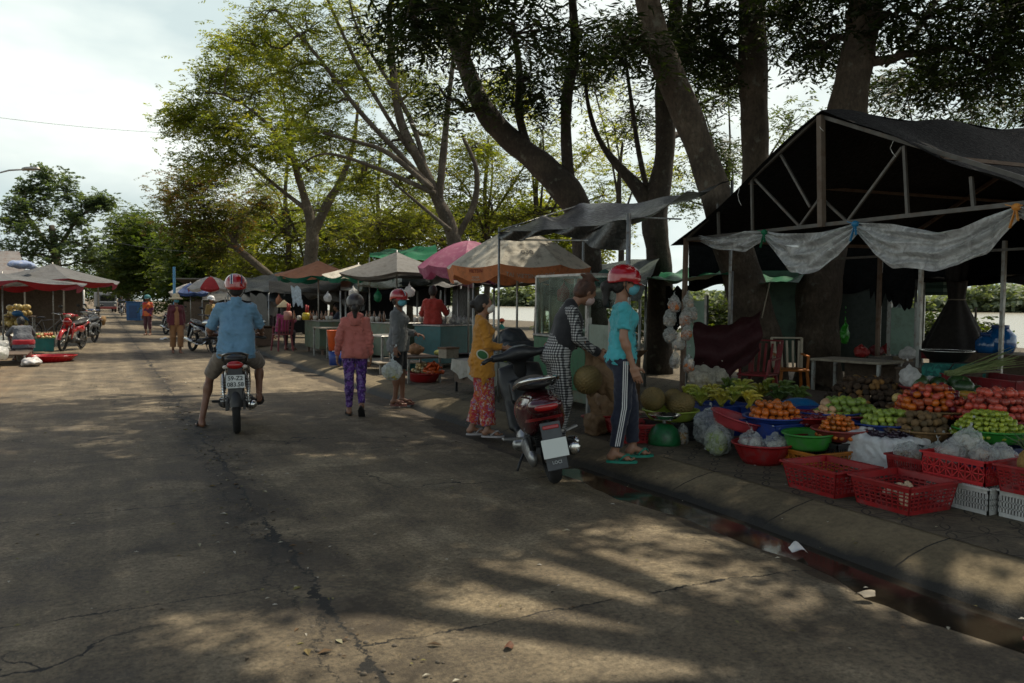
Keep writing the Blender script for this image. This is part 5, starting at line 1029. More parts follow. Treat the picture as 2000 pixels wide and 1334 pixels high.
def slopeR(u, v):
    ov = v * 2.75; z = B[2] + .03 + (rz1 - B[2]) * u * .9 - .515 * ov; z = z - .16 * np.sin(PI * np.clip(v, 0, 1)) * (.5 - .5 * np.cos(u * 11)) - .05 * np.sin(v * 17 + u * 6) * v + .03 * np.sin(u * 23 + v * 4)
    return np.stack([-.07 + u * 5.2 - .06 * np.sin(v * 6) * v, -ov, z - .12], 1)
surf('roof_net', slopeL, 40, 26, NET, stall); surf('roof_net', slopeR, 40, 30, NET, stall); 
surf('rear_net', lambda u, v: np.stack([5.05 + .05 * np.sin(u * 22), -2.6 + u * 4.7, 2.23 + 1.0 * (1 - np.abs(u - .55) * 1.9).clip(0, 1) * (1 - v) - v * (.55 + .12 * np.sin(u * 7))], 1), 30, 10, NET, stall)
for (px, py, X, dz) in ((1604, 232, X0 - .05, .12), (1745, 275, X0 - .05, .14), (1445, 365, X0 - .05, .2)):
    p_ = q_(PX(px, py, X)); MB().tube([p_, p_ + [0, .03, -dz * .4], p_ + [-.01, .0, -dz * .7], p_ + [0, -.03, -dz]], .003, 4).build('tie_wire', WHITE_P, stall)
# plastic sheet gathered in swags along the front
FILM = M_film('clear_film', (.92, .95, .95), .62, 12)
ps = T('plastic_sheet', 'clear plastic sheet tied up in swags along the stall front', 'plastic sheet', PX(1675, 440, X0 - .05)); p0 = np.array(ps.location)
def swag(a, b, tops, bots, k, seed, amp=.05):
    a = np.asarray(a, float) - p0; b = np.asarray(b, float) - p0
    def fn(u, v):
        e = np.sin(PI * u) ** .75; top = np.interp(u, np.linspace(0, 1, len(tops)), tops); bot = np.interp(u, np.linspace(0, 1, len(bots)), bots); bot = bot * (1 + .04 * np.sin(u * 19 + seed)); pinch = .05 * (1 - e)
        z = -(top * (1 - v) + bot * v) - pinch * (v - .5); P = a + (b - a) * u[:, None]
        off = amp * e * (np.sin(v * k + 2.5 * np.sin(u * 3 + seed) + seed) * .6 + .5 * (1 - 2 * np.abs(np.sin(v * k * .9 + u * 5 + seed * 2)))) + .035 * np.sin(v * 20) * (1 - e)
        P[:, 2] += z; P[:, 0] += -off - .05 * e; P[:, 1] += .012 * np.sin(v * 23 + u * 9); return P
    return MB().grid(fn, 60, 44).build('swag', FILM, ps)
tA, tB, tC, tD = PX(1370, 464, X0 - .05), PX(1497, 456, X0 - .05), PX(1675, 440, X0 - .05), PX(1990, 408, X0 - .05)
swag(tA, tB, [.0, .02, .0, -.03, 0], [.02, .12, .16, .17, .04], 11, 1, .04)
swag(tB, tC, [0, .02, .03, .04, .04, .02, 0], [.03, .24, .38, .44, .38, .26, .03], 13, 2)
swag(tC, tD, [0, .01, .03, .08, .13, .12, .05, 0], [.03, .26, .38, .42, .42, .40, .30, .04], 14, 3, .055)
swag(tD, tD + (tD - tC) * .8, [0, .1, .15], [.03, .5, .6], 11, 4)
for p_, m_ in ((tB, GREENT), (tC, M('blue_ribbon', (.01, .16, .33), .5)), (tD, M('orange_cord', (.55, .22, .03), .6))):
    l = p_ - p0; mb = MB().ell(l + [-.03, 0, .01], (.03, .035, .03), 8, 6)
    for dx, dz, sg in ((-.03, -.09, .015), (.035, -.14, -.01), (-.05, .02, .02), (.055, .035, 0)): mb.beam(l + [-.03, 0, .01], l + [-.045, dx * 1.3 + sg, dz], .024, .006)
    mb.build('tie', m_, ps)
# ---------- the black tarp awning ----------
aw = T('tarp_awning', 'sagging black tarpaulin awning on thin poles above the beige umbrella', 'awning', (4.7, 8.3, .12)); a0 = np.array([4.7, 8.3, .12])
def awp(name, o): o.parent = aw; return o
F1, F2, K1, K2 = PX(975, 450, 4.7), PX(1228, 428, 4.7), PX(1430, 352, 7.5), PX(1140, 398, 7.5)
fa = tarp_fn(F1 - a0, F2 - a0, K2 * 0 + (K1 - a0), K2 - a0, .22, .045, 8, 2); surf('tarp', fa, 44, 34, TARPB, aw)
surf('tarp_flap', lambda u, v: (F1 - a0) * (1 - u[:, None]) + (F2 - a0) * u[:, None] + np.stack([-.03 + .05 * np.sin(u * 25 + v * 3), 0 * u, -.02 - v * (.05 + .20 * u ** 2 + .06 * np.sin(u * 9)) - .1 * u * (1 - u)], 1), 50, 8, TARPB, aw)
for a, b, w_ in ((F1 - a0 + [0, 0, .04], (F1[0] - 4.7, F1[1] - 8.3, 0), .032), (F2 - a0 + [0, 0, .06], (F2[0] - 4.7, F2[1] - 8.3, 0), .05), (K1 - a0, (2.8, K1[1] - 8.3, 0), .04), (K2 - a0, (2.8, K2[1] - 8.3, 0), .04)): MB().tube([a, b], w_ / 2, 8).build('pole', STEEL, aw)
for a, b in ((PX(975, 468, 4.72) - a0, PX(1170, 470, 4.72) - a0), (PX(1228, 424, 4.75) - a0, PX(1330, 428, 6.0) - a0), (F1 - a0, K2 - a0)): MB().tube([a, b], .011, 6).build('rail', STEEL, aw)
# ---------- umbrellas ----------
mt_or = M('umbrella_white_print', (.5, .46, .4), .8, bump=0); mt_rd = M('umbrella_red_print', (.25, .03, .03), .8, bump=0)
c_ = D(1010, 588, 13.3); U = umbrella('beige umbrella with a worn orange printed border beside the awning pole', (c_[0], c_[1], .12), 1.20, 2.66, 2.02, .23, [0] * 8 + [1] * 8, [CREAM, ORANGEC], rot=-TH - PI / 2 - .22, lettering=[(0, 'TAI  VIETSIN FOODS', .088, mt_or, .98, -.03, 'v'), (7, 'VIETSIN', .075, mt_rd, .9, .05, 'v'), (7, 'FOODS', .04, mt_or, .9, -.045, 'v'), (7, 'FOOD SAFE', .03, mt_or, .9, -.085, 'v'), (0, 'o3o', .2, M('umbrella_grey_print', (.28, .26, .23), .8, bump=0), 1.1, .72, 'c')])
c_ = D(915, 588, 16.3); umbrella('domed pink umbrella half hidden behind the beige one', (c_[0], c_[1], .12), 1.02, 2.66, 2.14, .20, [0] * 8, [PINKC], rot=.3, pw=1.7, lettering=[(4, 'OMO', .1, WHITEC, .9, 0, 'v'), (5, 'OMO', .1, WHITEC, .9, 0, 'v')] if 0 else None)
c_ = D(775, 588, 18.7); umbrella('grey peaked canopy with a wavy edge behind the red-helmeted woman', (c_[0], c_[1], .12), 1.45, 2.57, 2.06, .07, [0], [TARPG], rot=.2, n=6, wave=.05, pw=.9)
c_ = D(622, 588, 23.4); umbrella('orange canopy with a scalloped green border beyond the hooded woman', (c_[0], c_[1], .12), 1.25, 2.58, 2.13, .13, [0] * 8 + [1] * 8, [SALMON, TEALT], rot=.4, wave=.04, pw=.9, scal=.7)
c_ = D(700, 588, 20.5); umbrella('small tan and green canopy hanging between the grey and orange ones', (c_[0], c_[1], .12), .95, 2.36, 2.08, .11, [0] * 8 + [1] * 8, [CREAM, TEALT], rot=.1, wave=.05, pw=.9, scal=.7)
c_ = D(412, 588, 31); umbrella('red and white umbrella left of the rider\'s helmet', (c_[0], c_[1], .12), .88, 2.30, 1.86, .10, [0, 1, 0, 0, 1, 0, 1, 0], [WHITEC, REDC], rot=-.55, pw=1.8)
c_ = D(372, 588, 34); umbrella('faded blue umbrella behind the red and white one', (c_[0], c_[1], .12), .85, 2.1, 1.72, .12, [0, 1, 1, 0], [WHITEC, BLUEC], rot=.1, pw=1.5)
for (px, dep, R, zt, zr, lb, wv) in ((104, 25.5, 1.95, 2.52, 1.98, 'large faded grey canopy with a torn pink ruffle, its corner over the road', .05), (5, 21, 2.0, 2.08, 1.84, 'lower grey canopy with a red ruffle at the left edge', .04), (-40, 26, 1.5, 2.4, 1.95, 'small grey canopy behind the two ruffled ones at the left edge', .03)):
    c_ = D(px, 585, dep); umbrella(lb, (c_[0], c_[1], 0), R, zt, zr, .17, [0] * 8 + [1, 2, 1, 2, 2, 1, 2, 1], [TARPG, M('pink_ruffle', (.55, .10, .16), .7, trans=.4), REDC], rot=.25, wave=wv, pw=.85, scal=.75, group='ruffled canopies over the left stalls')
# ---------- loose tarps over the middle stalls ----------
def tarp(label, c, sag, mat, rip=.03, posts=True, zb=.12, name='tarpaulin', group='loose tarpaulins over the middle stalls', seed=0, nu=26, nv=16):
    c = [np.asarray(q, float) for q in c]; b = np.array([c[0][0], c[0][1], zb]); r = T(name, label, 'tarpaulin', b, 0, group); surf('sheet', tarp_fn(*[q - b for q in c], sag, rip, 8, seed), nu, nv, mat, r)
    if posts:
        for q in c[:posts if posts is not True else 4]: MB().tube([q - b, (q[0] - b[0], q[1] - b[1], 0)], .022, 6).build('post', STEEL, r)
    return r
tarp('bright green tarpaulin hanging behind the big fruit-stall trunk', [D(1262, 545, 13), D(1430, 530, 11.5), D(1440, 508, 14.5), D(1300, 530, 16)], .12, GREENT, .05, 2)
tarp('strip of green tarpaulin continuing right of the leaning trunk', [D(1440, 545, 12), D(1560, 548, 11.2), D(1590, 528, 14), D(1460, 520, 14)], .1, GREENT, .03, 0)
tarp('dark teal tarpaulin folded over a rail behind the topknot woman', [D(1160, 560, 14), D(1225, 565, 13.4), D(1225, 528, 13.6), D(1162, 528, 14.2)], .03, TEALT, .03, 0)
tarp('torn green tarpaulin showing behind the grey peak', [D(722, 503, 21), D(860, 510, 19.5), D(850, 478, 23), D(722, 492, 24)], .06, GREENT, .05, 2)
tarp('long black sheet sloping down left behind the rider\'s helmet', [D(440, 580, 27), D(560, 590, 26), D(655, 512, 27), D(500, 540, 30)], .12, TARPB, .05, 2)
tarp('shiny black wall sheet hung under the orange canopy', [D(572, 570, 26), D(720, 560, 23.5), D(712, 606, 23), D(640, 588, 25)], .0, TARPB, .07, 0)
tarp('black roof sheet over the stalls left of the beige umbrella', [D(690, 560, 20.5), D(870, 556, 17.5), D(900, 540, 21), D(720, 545, 24)], .1, TARPB, .04, 3)
tarp('black sheet stretched over the stall behind the kiosk', [D(1060, 575, 13.2), D(1250, 585, 11.6), D(1290, 500, 15.5), D(1080, 520, 17)], .1, M('dark_green_net', (.012, .03, .022), .7, bump=.6, bs=40, bd=.02), .03, 2)
tarp('dark net sheet shading the table behind the big trunks', [D(1440, 525, 14.6), D(1700, 520, 13.4), D(1760, 500, 15.5), D(1480, 505, 17)], .1, NET, .03, 0)
tarp('black net sheet low over the river side at the right edge', [D(1790, 545, 12), D(2050, 530, 10), D(2080, 500, 14), D(1800, 505, 15)], .1, NET, .05, 3)
tarp('crumpled dark net bundle hanging left of the mint panel', [D(1690, 530, 12), D(1792, 528, 11.6), D(1782, 598, 11.5), D(1712, 580, 11.9)], 0, NET, .14, 0, seed=3)
tarp('black sheet draped over the goods at the stall under the red shirt man', [D(885, 560, 18), D(925, 560, 17), D(925, 640, 17), D(880, 650, 18)], 0, TARPB, .1, 0)
tarp('grey sheet hanging beside the grey-clad standing vendor', [D(488, 575, 26), D(520, 575, 25.4), D(525, 640, 25.4), D(500, 640, 26)], 0, M('grey_cloth', (.12, .12, .11), .9), .1, 0)
for k, (a, b, y0, y1, lb) in enumerate((((1345, 14.2), (1560, 13.4), 478, 560, 'black sheet hanging behind the leaning trunk under the stall eave'), ((1560, 13.3), (1800, 12.2), 455, 566, 'black sheet hanging behind the straight trunk under the stall roof'), ((1795, 12.2), (2080, 11.5), 448, 552, 'black sheet hanging over the river view at the right end'), ((470, 31), (640, 29), 560, 650, 'dark sheet closing the back of the far stalls, beyond the conical hat'), ((650, 26), (770, 24), 556, 648, 'dark sheet behind the stalls between the two helmets'), ((775, 22), (880, 20), 552, 596, 'dark sheet above the man in the red shirt'), ((1062, 15.5), (1200, 14.5), 560, 600, 'dark sheet hanging behind the kiosk roof'), ((1300, 13.8), (1345, 13.5), 560, 640, 'dark sheet hanging behind the cracker bags'))):
    tarp(lb, [D(a[0], y0, a[1]), D(b[0], y0, b[1]), D(b[0], y1, b[1]), D(a[0], y1, a[1])], 0, NET, .05, 0, group='dark sheets hung as stall backs', seed=k)
for k, (px, y0, y1, dep, wpx, m_, lb) in enumerate(((500, 548, 562, 28, 110, TARPB, 'low black awning left of the conical hat'), (600, 556, 566, 24.5, 150, NET, 'low black awning under the orange canopy'), (740, 552, 562, 21.5, 150, TARPB, 'low black awning under the grey peaked canopy'), (840, 548, 556, 19, 110, NET, 'dark net awning above the man in the red shirt'), (905, 540, 552, 17.5, 120, TARPG, 'grey awning tucked under the pink umbrella'), (1000, 556, 548, 15.2, 150, NET, 'dark net awning under the beige umbrella'), (440, 566, 580, 33, 90, TARPG, 'grey awning beside the red and white umbrella'))):
    tarp(lb, [D(px - wpx / 2, y1 + 6, dep), D(px + wpx / 2, y1 + 2, dep - 1.6), D(px + wpx / 2, y0 - 12, dep + 1.2), D(px - wpx / 2, y0 - 8, dep + 3)], .08, m_, .04, 2, group='low awnings of the middle stalls', seed=20 + k)
# pale hanging sheet (plastic) in the middle
tarp('pale blue plastic bag hanging open below the orange canopy', [D(568, 560, 22), D(586, 560, 21.8), D(592, 600, 21.8), D(572, 592, 22)], 0, M_film('pale_film', (.6, .7, .78), .75), .06, 0)
# ---------- panels, counters, tables ----------
def panel(label, a, b, zb, zt, mat, name='wall_panel', cat='panel', t=.03, group=None, frame=STEEL):
    a = np.asarray(a, float); b = np.asarray(b, float); r = T(name, label, cat, (a[0], a[1], .12), 0, group); d = b[:2] - a[:2]; L = np.linalg.norm(d); rz = math.atan2(d[1], d[0]); R = rotm(0, 0, rz)
    MB().box(R @ np.array([L / 2, 0, 0]) + [0, 0, (zb + zt) / 2 - .12], (L, t, zt - zb), R).build('sheet', mat, r)
    for x in (0, L): MB().box(R @ np.array([x, 0, 0]) + [0, 0, zt / 2 - .05], (.045, .045, zt + .02), R).build('post', frame, r)
    return r
panel('pale mint panel standing behind the right fruit piles', D(1738, 640, 11.8), D(1790, 640, 11.5), .75, 1.42, MINT)
panel('dark green wall panel between the two big trunks', D(1462, 640, 13.6), D(1600, 640, 13.2), .5, 2.0, SCREEN); panel('dark green wall panel right of the straight trunk', D(1604, 640, 13.1), D(1735, 640, 12.6), .4, 2.05, M('dark_green_panel', (.035, .05, .042), .6, dirt=(.02, .03, .025)))
panel('grey-green metal panel behind the turquoise shirt', D(1150, 700, 9.8), D(1192, 700, 9.3), .62, 1.2, M('worn_metal_panel', (.22, .27, .22), .5, .2, dirt=(.15, .17, .13), ns=4)); panel('olive board wall behind the kiosk glass', D(1075, 640, 14), D(1150, 640, 13.5), .3, 1.9, M('olive_board', (.16, .17, .12), .8, dirt=(.1, .08, .05), ns=3)); panel('mint board behind the hanging chip bags', D(1340, 690, 12.6), D(1378, 690, 12.3), .6, 1.5, MINT)
panel('striped dark green blind under the roof edge at right', D(1805, 560, 13.5), D(1862, 560, 13.2), 1.62, 1.9, pattern('blind', 'check', [(.02, .05, .045), (.05, .10, .085), (.25, .35, .3)], 9), t=.02)
def table(label, c, L, W, z, mat, rz=0, leg=STEEL, zb=.12, cloth_m=None, group=None, apron=0):
    r = T('table', label, 'table', (c[0], c[1], zb), rz, group); h = z - zb; MB().box((0, 0, h - .015), (W, L, .03), bev=.006).build('tabletop', mat, r)
    if apron: MB().box((0, 0, h - .03 - apron / 2), (W * .96, L * .97, apron)).build('front_panel', mat, r)
    for i in (-1, 1):
        for j in (-1, 1): MB().box((i * W * .45, j * L * .46, (h - .03) / 2), (.035, .035, h - .03)).build('leg', leg, r)
    if cloth_m:
        mb = MB(); l = L / 2 + .01; w_ = W / 2 + .01
        mb.grid(lambda u, v: np.stack([(u - .5) * 2 * w_, (v - .5) * 2 * l, 0 * u + h + .006 + .004 * np.sin(u * 14 + v * 9)], 1), 10, 14)
        mb.grid(lambda u, v: np.stack([-w_ - .01 - .02 * np.sin(v * 21) * u, (v - .5) * 2 * l, h + .006 - u * (.20 + .10 * (1 - v) + .04 * np.sin(v * 11))], 1), 8, 30); mb.grid(lambda u, v: np.stack([(v - .5) * 2 * w_, -l - .01 - .02 * np.sin(v * 15) * u, h + .006 - u * (.26 + .08 * np.sin(v * 7))], 1), 8, 24)
        mb.build('tablecloth', cloth_m, r)
    return r
def counter(label, c, L, W, z0, z1, mat, rz=0, zb=.12, edge=STEEL, group=None):
    r = T('counter', label, 'counter', (c[0], c[1], zb), rz, group); MB().box((0, 0, (z0 + z1) / 2 - zb), (W, L, z1 - z0), bev=.01).build('cabinet', mat, r); MB().box((0, 0, z1 - zb + .012), (W + .05, L + .05, .024), bev=.005).build('worktop', edge, r)
    for i in (-1, 1):
        for j in (-1, 1): MB().box((i * W * .44, j * L * .46, (z0 - zb) / 2), (.05, .05, z0 - zb)).build('leg', RUST, r)
    return r
# kiosk with the green sign
k0 = np.array([5.18, 9.7]); kr = T('kiosk', 'glass food kiosk with a green signboard under the black awning', 'kiosk', (5.18, 9.05, .12))
MB().box((.34, 0, .5), (.62, 1.3, .78), bev=.008).build('cabinet', COUNTER, kr); GRN = M('sign_green', (.008, .11, .045), .4, bump=.02, dirt=(.01, .06, .03)); sg = MB().box((.015, 0, .57), (.02, 1.3, .62), bev=.003).build('signboard', GRN, kr)
Rs = rotm(0, 0, -PI / 2) @ rotm(PI / 2, 0, 0); WP = M('sign_white', (.5, .52, .46), .6, bump=0); RP = M('sign_red', (.38, .05, .06), .6, bump=0); PP_ = M('sign_mint', (.12, .30, .22), .6, bump=0)
def on_sign(mb, m, nm='emblem'): return mb.build(nm, m, sg)
oc = lambda y, z, ry, rz_, n=20: [(-.001, y + math.cos(a) * ry, z + math.sin(a) * rz_) for a in np.linspace(0, 2 * PI, n, endpoint=False)]
ec = .30
for k, (rr, m_, x) in enumerate(((.088, WP, .0), (.075, RP, -.002), (.035, WP, -.004))): on_sign(MB().prism([(math.cos(a) * rr * (.95 + .08 * math.sin(3 * a)), math.sin(a) * rr * 1.05) for a in np.linspace(0, 2 * PI, 30, endpoint=False)], .004, Rs, (.001 + x, ec, .70)), m_)
for y, h in ((.335, .12), (.30, .14), (.265, .115)): on_sign(MB().prism([(-.013, 0), (.013, 0), (.008, h), (-.004, h)], .004, Rs, (-.006, y, .675)), RP); 
text_mesh('PHO', .13, WP, sg, 'lettering', R=Rs, loc=(.002, -.02, .72), bold=.003); text_mesh('Bun M', .12, PP_, sg, 'lettering', R=Rs, loc=(.002, -.05, .50), bold=.003); text_mesh('Mi', .11, PP_, sg, 'lettering', R=Rs, loc=(.002, -.03, .34), bold=.003)
MB().box((.34, 0, .905), (.68, 1.36, .03), bev=.005).build('worktop', STEEL, kr)
for x, y in ((.04, .64), (.04, -.64), (.64, .64), (.64, -.64)): MB().box((x, y, 1.30), (.035, .035, .76)).build('post', ALU, kr)
MB().beam((.04, .64, 1.68), (.04, -.64, 1.68), .03).beam((.64, .64, 1.68), (.64, -.64, 1.68), .03).beam((.04, .64, 1.68), (.64, .64, 1.68), .03).beam((.04, -.64, 1.68), (.64, -.64, 1.68), .03).build('top_frame', ALU, kr)
gm, gt, go = nodes('dusty_glass'); gb = gt.nodes.new('ShaderNodeBsdfGlossy'); gb.inputs['Roughness'].default_value = .12; gb.inputs['Color'].default_value = (.6, .65, .62, 1); gp = gt.nodes.new('ShaderNodeBsdfTransparent'); gp.inputs['Color'].default_value = (.8, .86, .82, 1); gx = gt.nodes.new('ShaderNodeMixShader')
gt.links.new(ramp(gt, noise(gt, 3, 5, .6, objc(gt)), [(.3, (.01,) * 3), (.7, (.05,) * 3)]), gx.inputs[0]); gt.links.new(gp.outputs[0], gx.inputs[1]); gt.links.new(gb.outputs[0], gx.inputs[2]); gt.links.new(gx.outputs[0], go.inputs['Surface']); GLASS = gm
for c, s in (((.04, 0, 1.30), (.006, 1.24, .73)), ((.34, -.64, 1.30), (.56, .006, .73)), ((.34, .64, 1.30), (.56, .006, .73))): MB().box(c, s).build('glass_pane', GLASS, kr)
for y in (.35, .05, -.25): MB().lathe([(.001, 0), (.10, .0), (.12, .10), (.115, .10), (.09, .02), (.001, .02)], (.34, y, .925), 18).build('food_tray', STEEL, kr)
# black covered pot and cart left of it
r = T('food_cart', 'black covered food cart between the yellow jacket and the kiosk', 'cart', (5.15, 10.55, .12)); sobj('cover', [rbox((.2, 0, .45), (.30, .40, .32), .08, k=.05), ell((.2, .15, .80), (.22, .24, .16), k=.08)], .02, M('dark_cover', (.02, .026, .03), .6, bump=.6, bs=14, bd=.03), r, post=lambda X, F: F + .02 * bump3(X, 14, 1)); wheel(-.3, .18, .18, .03, r, name='wheel')
counter('long green market counter left of the hooded woman', (5.45, 20.6, 0), 1.6, 1.5, .26, .93, COUNTER); counter('green counter behind the grey jacket', D(760, 650, 17.5), 1.6, .7, .3, .98, COUNTER, rz=.3); counter('teal blue counter behind the man in the red shirt', D(890, 650, 17), 1.75, .7, .22, .96, TEALP, rz=-1.1, group=None)
counter('green counter at the far stalls behind the hooded woman', D(720, 640, 21.5), 1.4, .7, .3, .95, COUNTER, rz=.2)
CLW = M('oilcloth', (.38, .38, .34), .5, bump=.2, dirt=(.22, .22, .16), ns=6)
table('low table under a pale oilcloth beside the yellow jacket', (4.98, 10.75, 0), 1.05, .62, .60, WOOD, cloth_m=CLW, leg=BLACKP, apron=.3)
table('thin white-topped table left of the hooded woman\'s waist', D(648, 650, 19.3), 1.0, .6, .82, PALEWOOD, rz=.1); table('grey steel table right of the hooded woman\'s waist', D(755, 660, 15.8), .9, .6, .80, STEEL, rz=.1); table('dark bench-like table behind the grey jacket', D(810, 690, 13.8), 1.0, .6, .55, WOOD); table('low pale platform at the grey jacket woman\'s side', D(765, 705, 15.5), 1.3, .9, .34, PALEWOOD)
table('thin grey table beside the green hanging bag', D(1672, 712, 9.9), .9, .55, .80, PALEWOOD, rz=.2); table('dark table under the red bags right of the straight trunk', D(1750, 700, 10.2), 1.0, .7, .74, WOOD, rz=.15, apron=.2)
# ---------- cone-shaped dark wrapped post, jars, building, mast ----------
p_ = D(1868, 600, 11.6); r = T('wrapped_umbrella', 'folded dark parasol wrapped and tied like a cone under the roof', 'umbrella', (p_[0], p_[1], .12)); MB().tube([(0, 0, 0), (0, 0, 2.1)], .03, 8).build('pole', RUST, r)
MB().grid(lambda u, v: np.stack([(.10 + .33 * u) * (1 + .08 * np.sin(v * 2 * PI * 7)) * np.cos(v * 2 * PI), (.10 + .33 * u) * (1 + .08 * np.sin(v * 2 * PI * 7)) * np.sin(v * 2 * PI), 1.42 - .75 * u - .06 * np.sin(v * 12) * u], 1), 12, 50).grid(lambda u, v: np.stack([(.16 - .06 * u) * (1 + .1 * np.sin(v * 2 * PI * 7)) * np.cos(v * 2 * PI), (.16 - .06 * u) * (1 + .1 * np.sin(v * 2 * PI * 7)) * np.sin(v * 2 * PI), 1.95 - .53 * u], 1), 6, 50).build('cover', M('dark_canvas', (.02, .016, .014), .9), r); MB().torus((0, 0, 1.42), .115, .008, 'z').build('cord', PALEWOOD, r)
p_ = D(1740, 250, 17); r = T('shed', 'corrugated grey-blue shed wall rising behind the stall ridge', 'shed', (p_[0], p_[1], .12), -.5); MB().grid(lambda u, v: np.stack([(u - .5) * 1.0, .02 * np.sin(u * 60), v * 5.1], 1), 90, 2).grid(lambda u, v: np.stack([(u - .5) * 1.0, 1.5 + .02 * np.sin(u * 60), v * 5.0], 1), 90, 2).box((-.49, .75, 2.5), (.02, 1.5, 5)).box((.49, .75, 2.5), (.02, 1.5, 5)).build('wall', M('corrugated_metal', (.11, .15, .16), .5, .3, dirt=(.1, .07, .05), ns=3), r); MB().box((0, .75, 5.12), (1.14, 1.7, .04), rotm(.05, 0, 0)).build('roof', RUST, r)
# ---------- left side and far things ----------
p_ = D(-95, 560, 47); r = T('house', 'low house with a weathered gable roof at the left edge', 'house', (p_[0], p_[1], 0), .2)
MB().box((0, 0, 1.4), (6, 5, 2.8)).add([(3.01, -2.5, 2.8), (3.01, 2.5, 2.8), (3.01, 0, 4.1), (-3.01, -2.5, 2.8), (-3.01, 2.5, 2.8), (-3.01, 0, 4.1)], [(0, 1, 2), (5, 4, 3)]).build('wall', M('cream_plaster', (.42, .38, .3), .9, dirt=(.25, .2, .15), ns=.8), r)
rf = MB()
for s in (-1, 1): rf.add([(-3.4, 0, 4.2), (3.4, 0, 4.2), (3.4, s * 3.0, 2.65), (-3.4, s * 3.0, 2.65), (-3.4, 0, 4.12), (3.4, 0, 4.12), (3.4, s * 3.0, 2.57), (-3.4, s * 3.0, 2.57)], [(0, 1, 2, 3), (4, 7, 6, 5), (3, 2, 6, 7), (1, 5, 6, 2), (0, 3, 7, 4)])
rf.build('roof', M('tin_roof', (.18, .17, .16), .6, .3, dirt=(.12, .07, .05), ns=1.5), r)
for y in (-1.4, .2, 1.6): w_ = MB().box((3.02, y, 1.6), (.06, .8, 1.0)).build('window', WOOD, r); MB().box((3.06, y, 1.6), (.01, .68, .88)).build('pane', BLACKG, w_)
p_ = D(70, 600, 36); r = T('shack', 'dim brown market shack behind the bicycles on the left', 'shack', (p_[0], p_[1], 0), .3); MB().box((0, 1.2, 1.0), (4.5, .08, 2.0)).box((-2.2, 0, 1.0), (.08, 2.4, 2)).build('wall', WOOD, r); MB().box((0, 0, 2.12), (5, 3, .05), rotm(.06, 0, 0)).build('roof', RUST, r)
for x in (-2.2, -.7, .8, 2.2): MB().tube([(x, -1.2, 0), (x, -1.2, 2.05)], .04, 6).build('post', PALEWOOD, r)
p_ = D(425, 560, 46); r = T('shack', 'grey-roofed shack behind the red and white umbrella', 'shack', (p_[0], p_[1], .1), -.3); MB().box((0, 1, 1), (3.2, .1, 2)).box((0, -1, .6), (3.2, .1, 1.2)).build('wall', WOOD, r); MB().box((0, 0, 2.25), (3.8, 3.2, .06), rotm(-.12, 0, 0)).build('roof', M('grey_fibre_roof', (.2, .19, .18), .8), r)
p_ = D(265, 600, 52); r = T('booth', 'small bright blue booth at the far right kerb', 'booth', (p_[0], p_[1], 0), -.4); MB().box((0, 0, .62), (.85, .85, 1.15), bev=.03).build('cabinet', M('blue_paint', (.01, .10, .28), .5), r); MB().box((0, 0, 1.22), (.95, .95, .05)).build('lid', M('blue_paint', (.01, .1, .28), .5), r); MB().box((0, -.43, .6), (.5, .02, .8)).build('door', M('blue_dark', (.008, .06, .18), .5), r)
p_ = D(341, 600, 30); r = T('pole', 'slim sky blue pole standing beside the maroon-jacketed walker', 'pole', (p_[0], p_[1], .12)); MB().tube([(0, 0, 0), (0, 0, 2.5)], .05, 10).build('shaft', M('sky_blue_paint', (.10, .28, .45), .5), r); MB().box((0, 0, .03), (.25, .25, .06), bev=.01).build('base', RUST, r)
p_ = D(128, 590, 45); r = T('pole', 'slim white post by the road beyond the left motorbikes', 'pole', (p_[0] + .9, p_[1], 0)); MB().tube([(0, 0, 0), (0, 0, 1.9)], .045, 8).build('shaft', WHITE_P, r); MB().box((0, 0, .03), (.2, .2, .06), bev=.01).build('base', RUST, r)
p_ = D(-25, 590, 30); r = T('street_lamp', 'grey curved-arm street lamp reaching in from the left edge', 'street lamp', (p_[0], p_[1], 0)); hd = D(50, 331, 30) - p_; hd[2] = D(50, 331, 30)[2]; h0 = D(-20, 372, 30)[2]
MB().tube([(0, 0, 0), (0, 0, 3), (0, 0, h0 - .8)], [.09, .07, .05], 10).build('pole', STEEL, r); MB().tube([(0, 0, h0 - .85), (hd[0] * .1, hd[1] * .1, h0 - .1), (hd[0] * .3, hd[1] * .3, hd[2] - .18), (hd[0] * .6, hd[1] * .6, hd[2] - .05), hd * np.array([.96, .96, 1])], .03, 8).build('arm', STEEL, r)
d_ = nrm([hd[0], hd[1], .25]); lm = sobj('lamp_head', [cap(hd * np.array([.94, .94, 1]), hd + d_ * .42, .06, .04, k=.02), ell(hd + d_ * .2, (.30, .13, .07), np.stack([d_, nrm(np.cross([0, 0, 1.], d_)), [0, 0, 1]], 1), k=.03)], .016, STEEL, r); MB().ell(hd + d_ * .22 - [0, 0, .05], (.14, .07, .03), 12, 6).build('lens', CLEARLAMP, lm)
def wire(label, a, b, sag, r=.008, cat='cable'):
    a = np.asarray(a, float); b = np.asarray(b, float); t = np.linspace(0, 1, 24)[:, None]; P = a + (b - a) * t; P[:, 2] -= (sag * 4 * t * (1 - t))[:, 0]; o = MB().tube(P - a, r, 5).build('overhead_cable', BLACKP, None, a); tagit(o, label, cat, 'overhead cables'); return o
wire('thin cable crossing the open sky into the green tree', D(-60, 222, 22), D(420, 262, 30), .12, .006); wire('low cable dropping past the street lamp', D(-30, 380, 40), D(30, 520, 55), .3, .012); wire('faint cable crossing the dark trees above the blue pole', D(150, 455, 45), D(470, 492, 40), .35, .012)
p_ = D(207, 598, 85); r = T('truck', 'small grey truck facing down at the far end of the road', 'truck', (p_[0], p_[1], 0), .1)
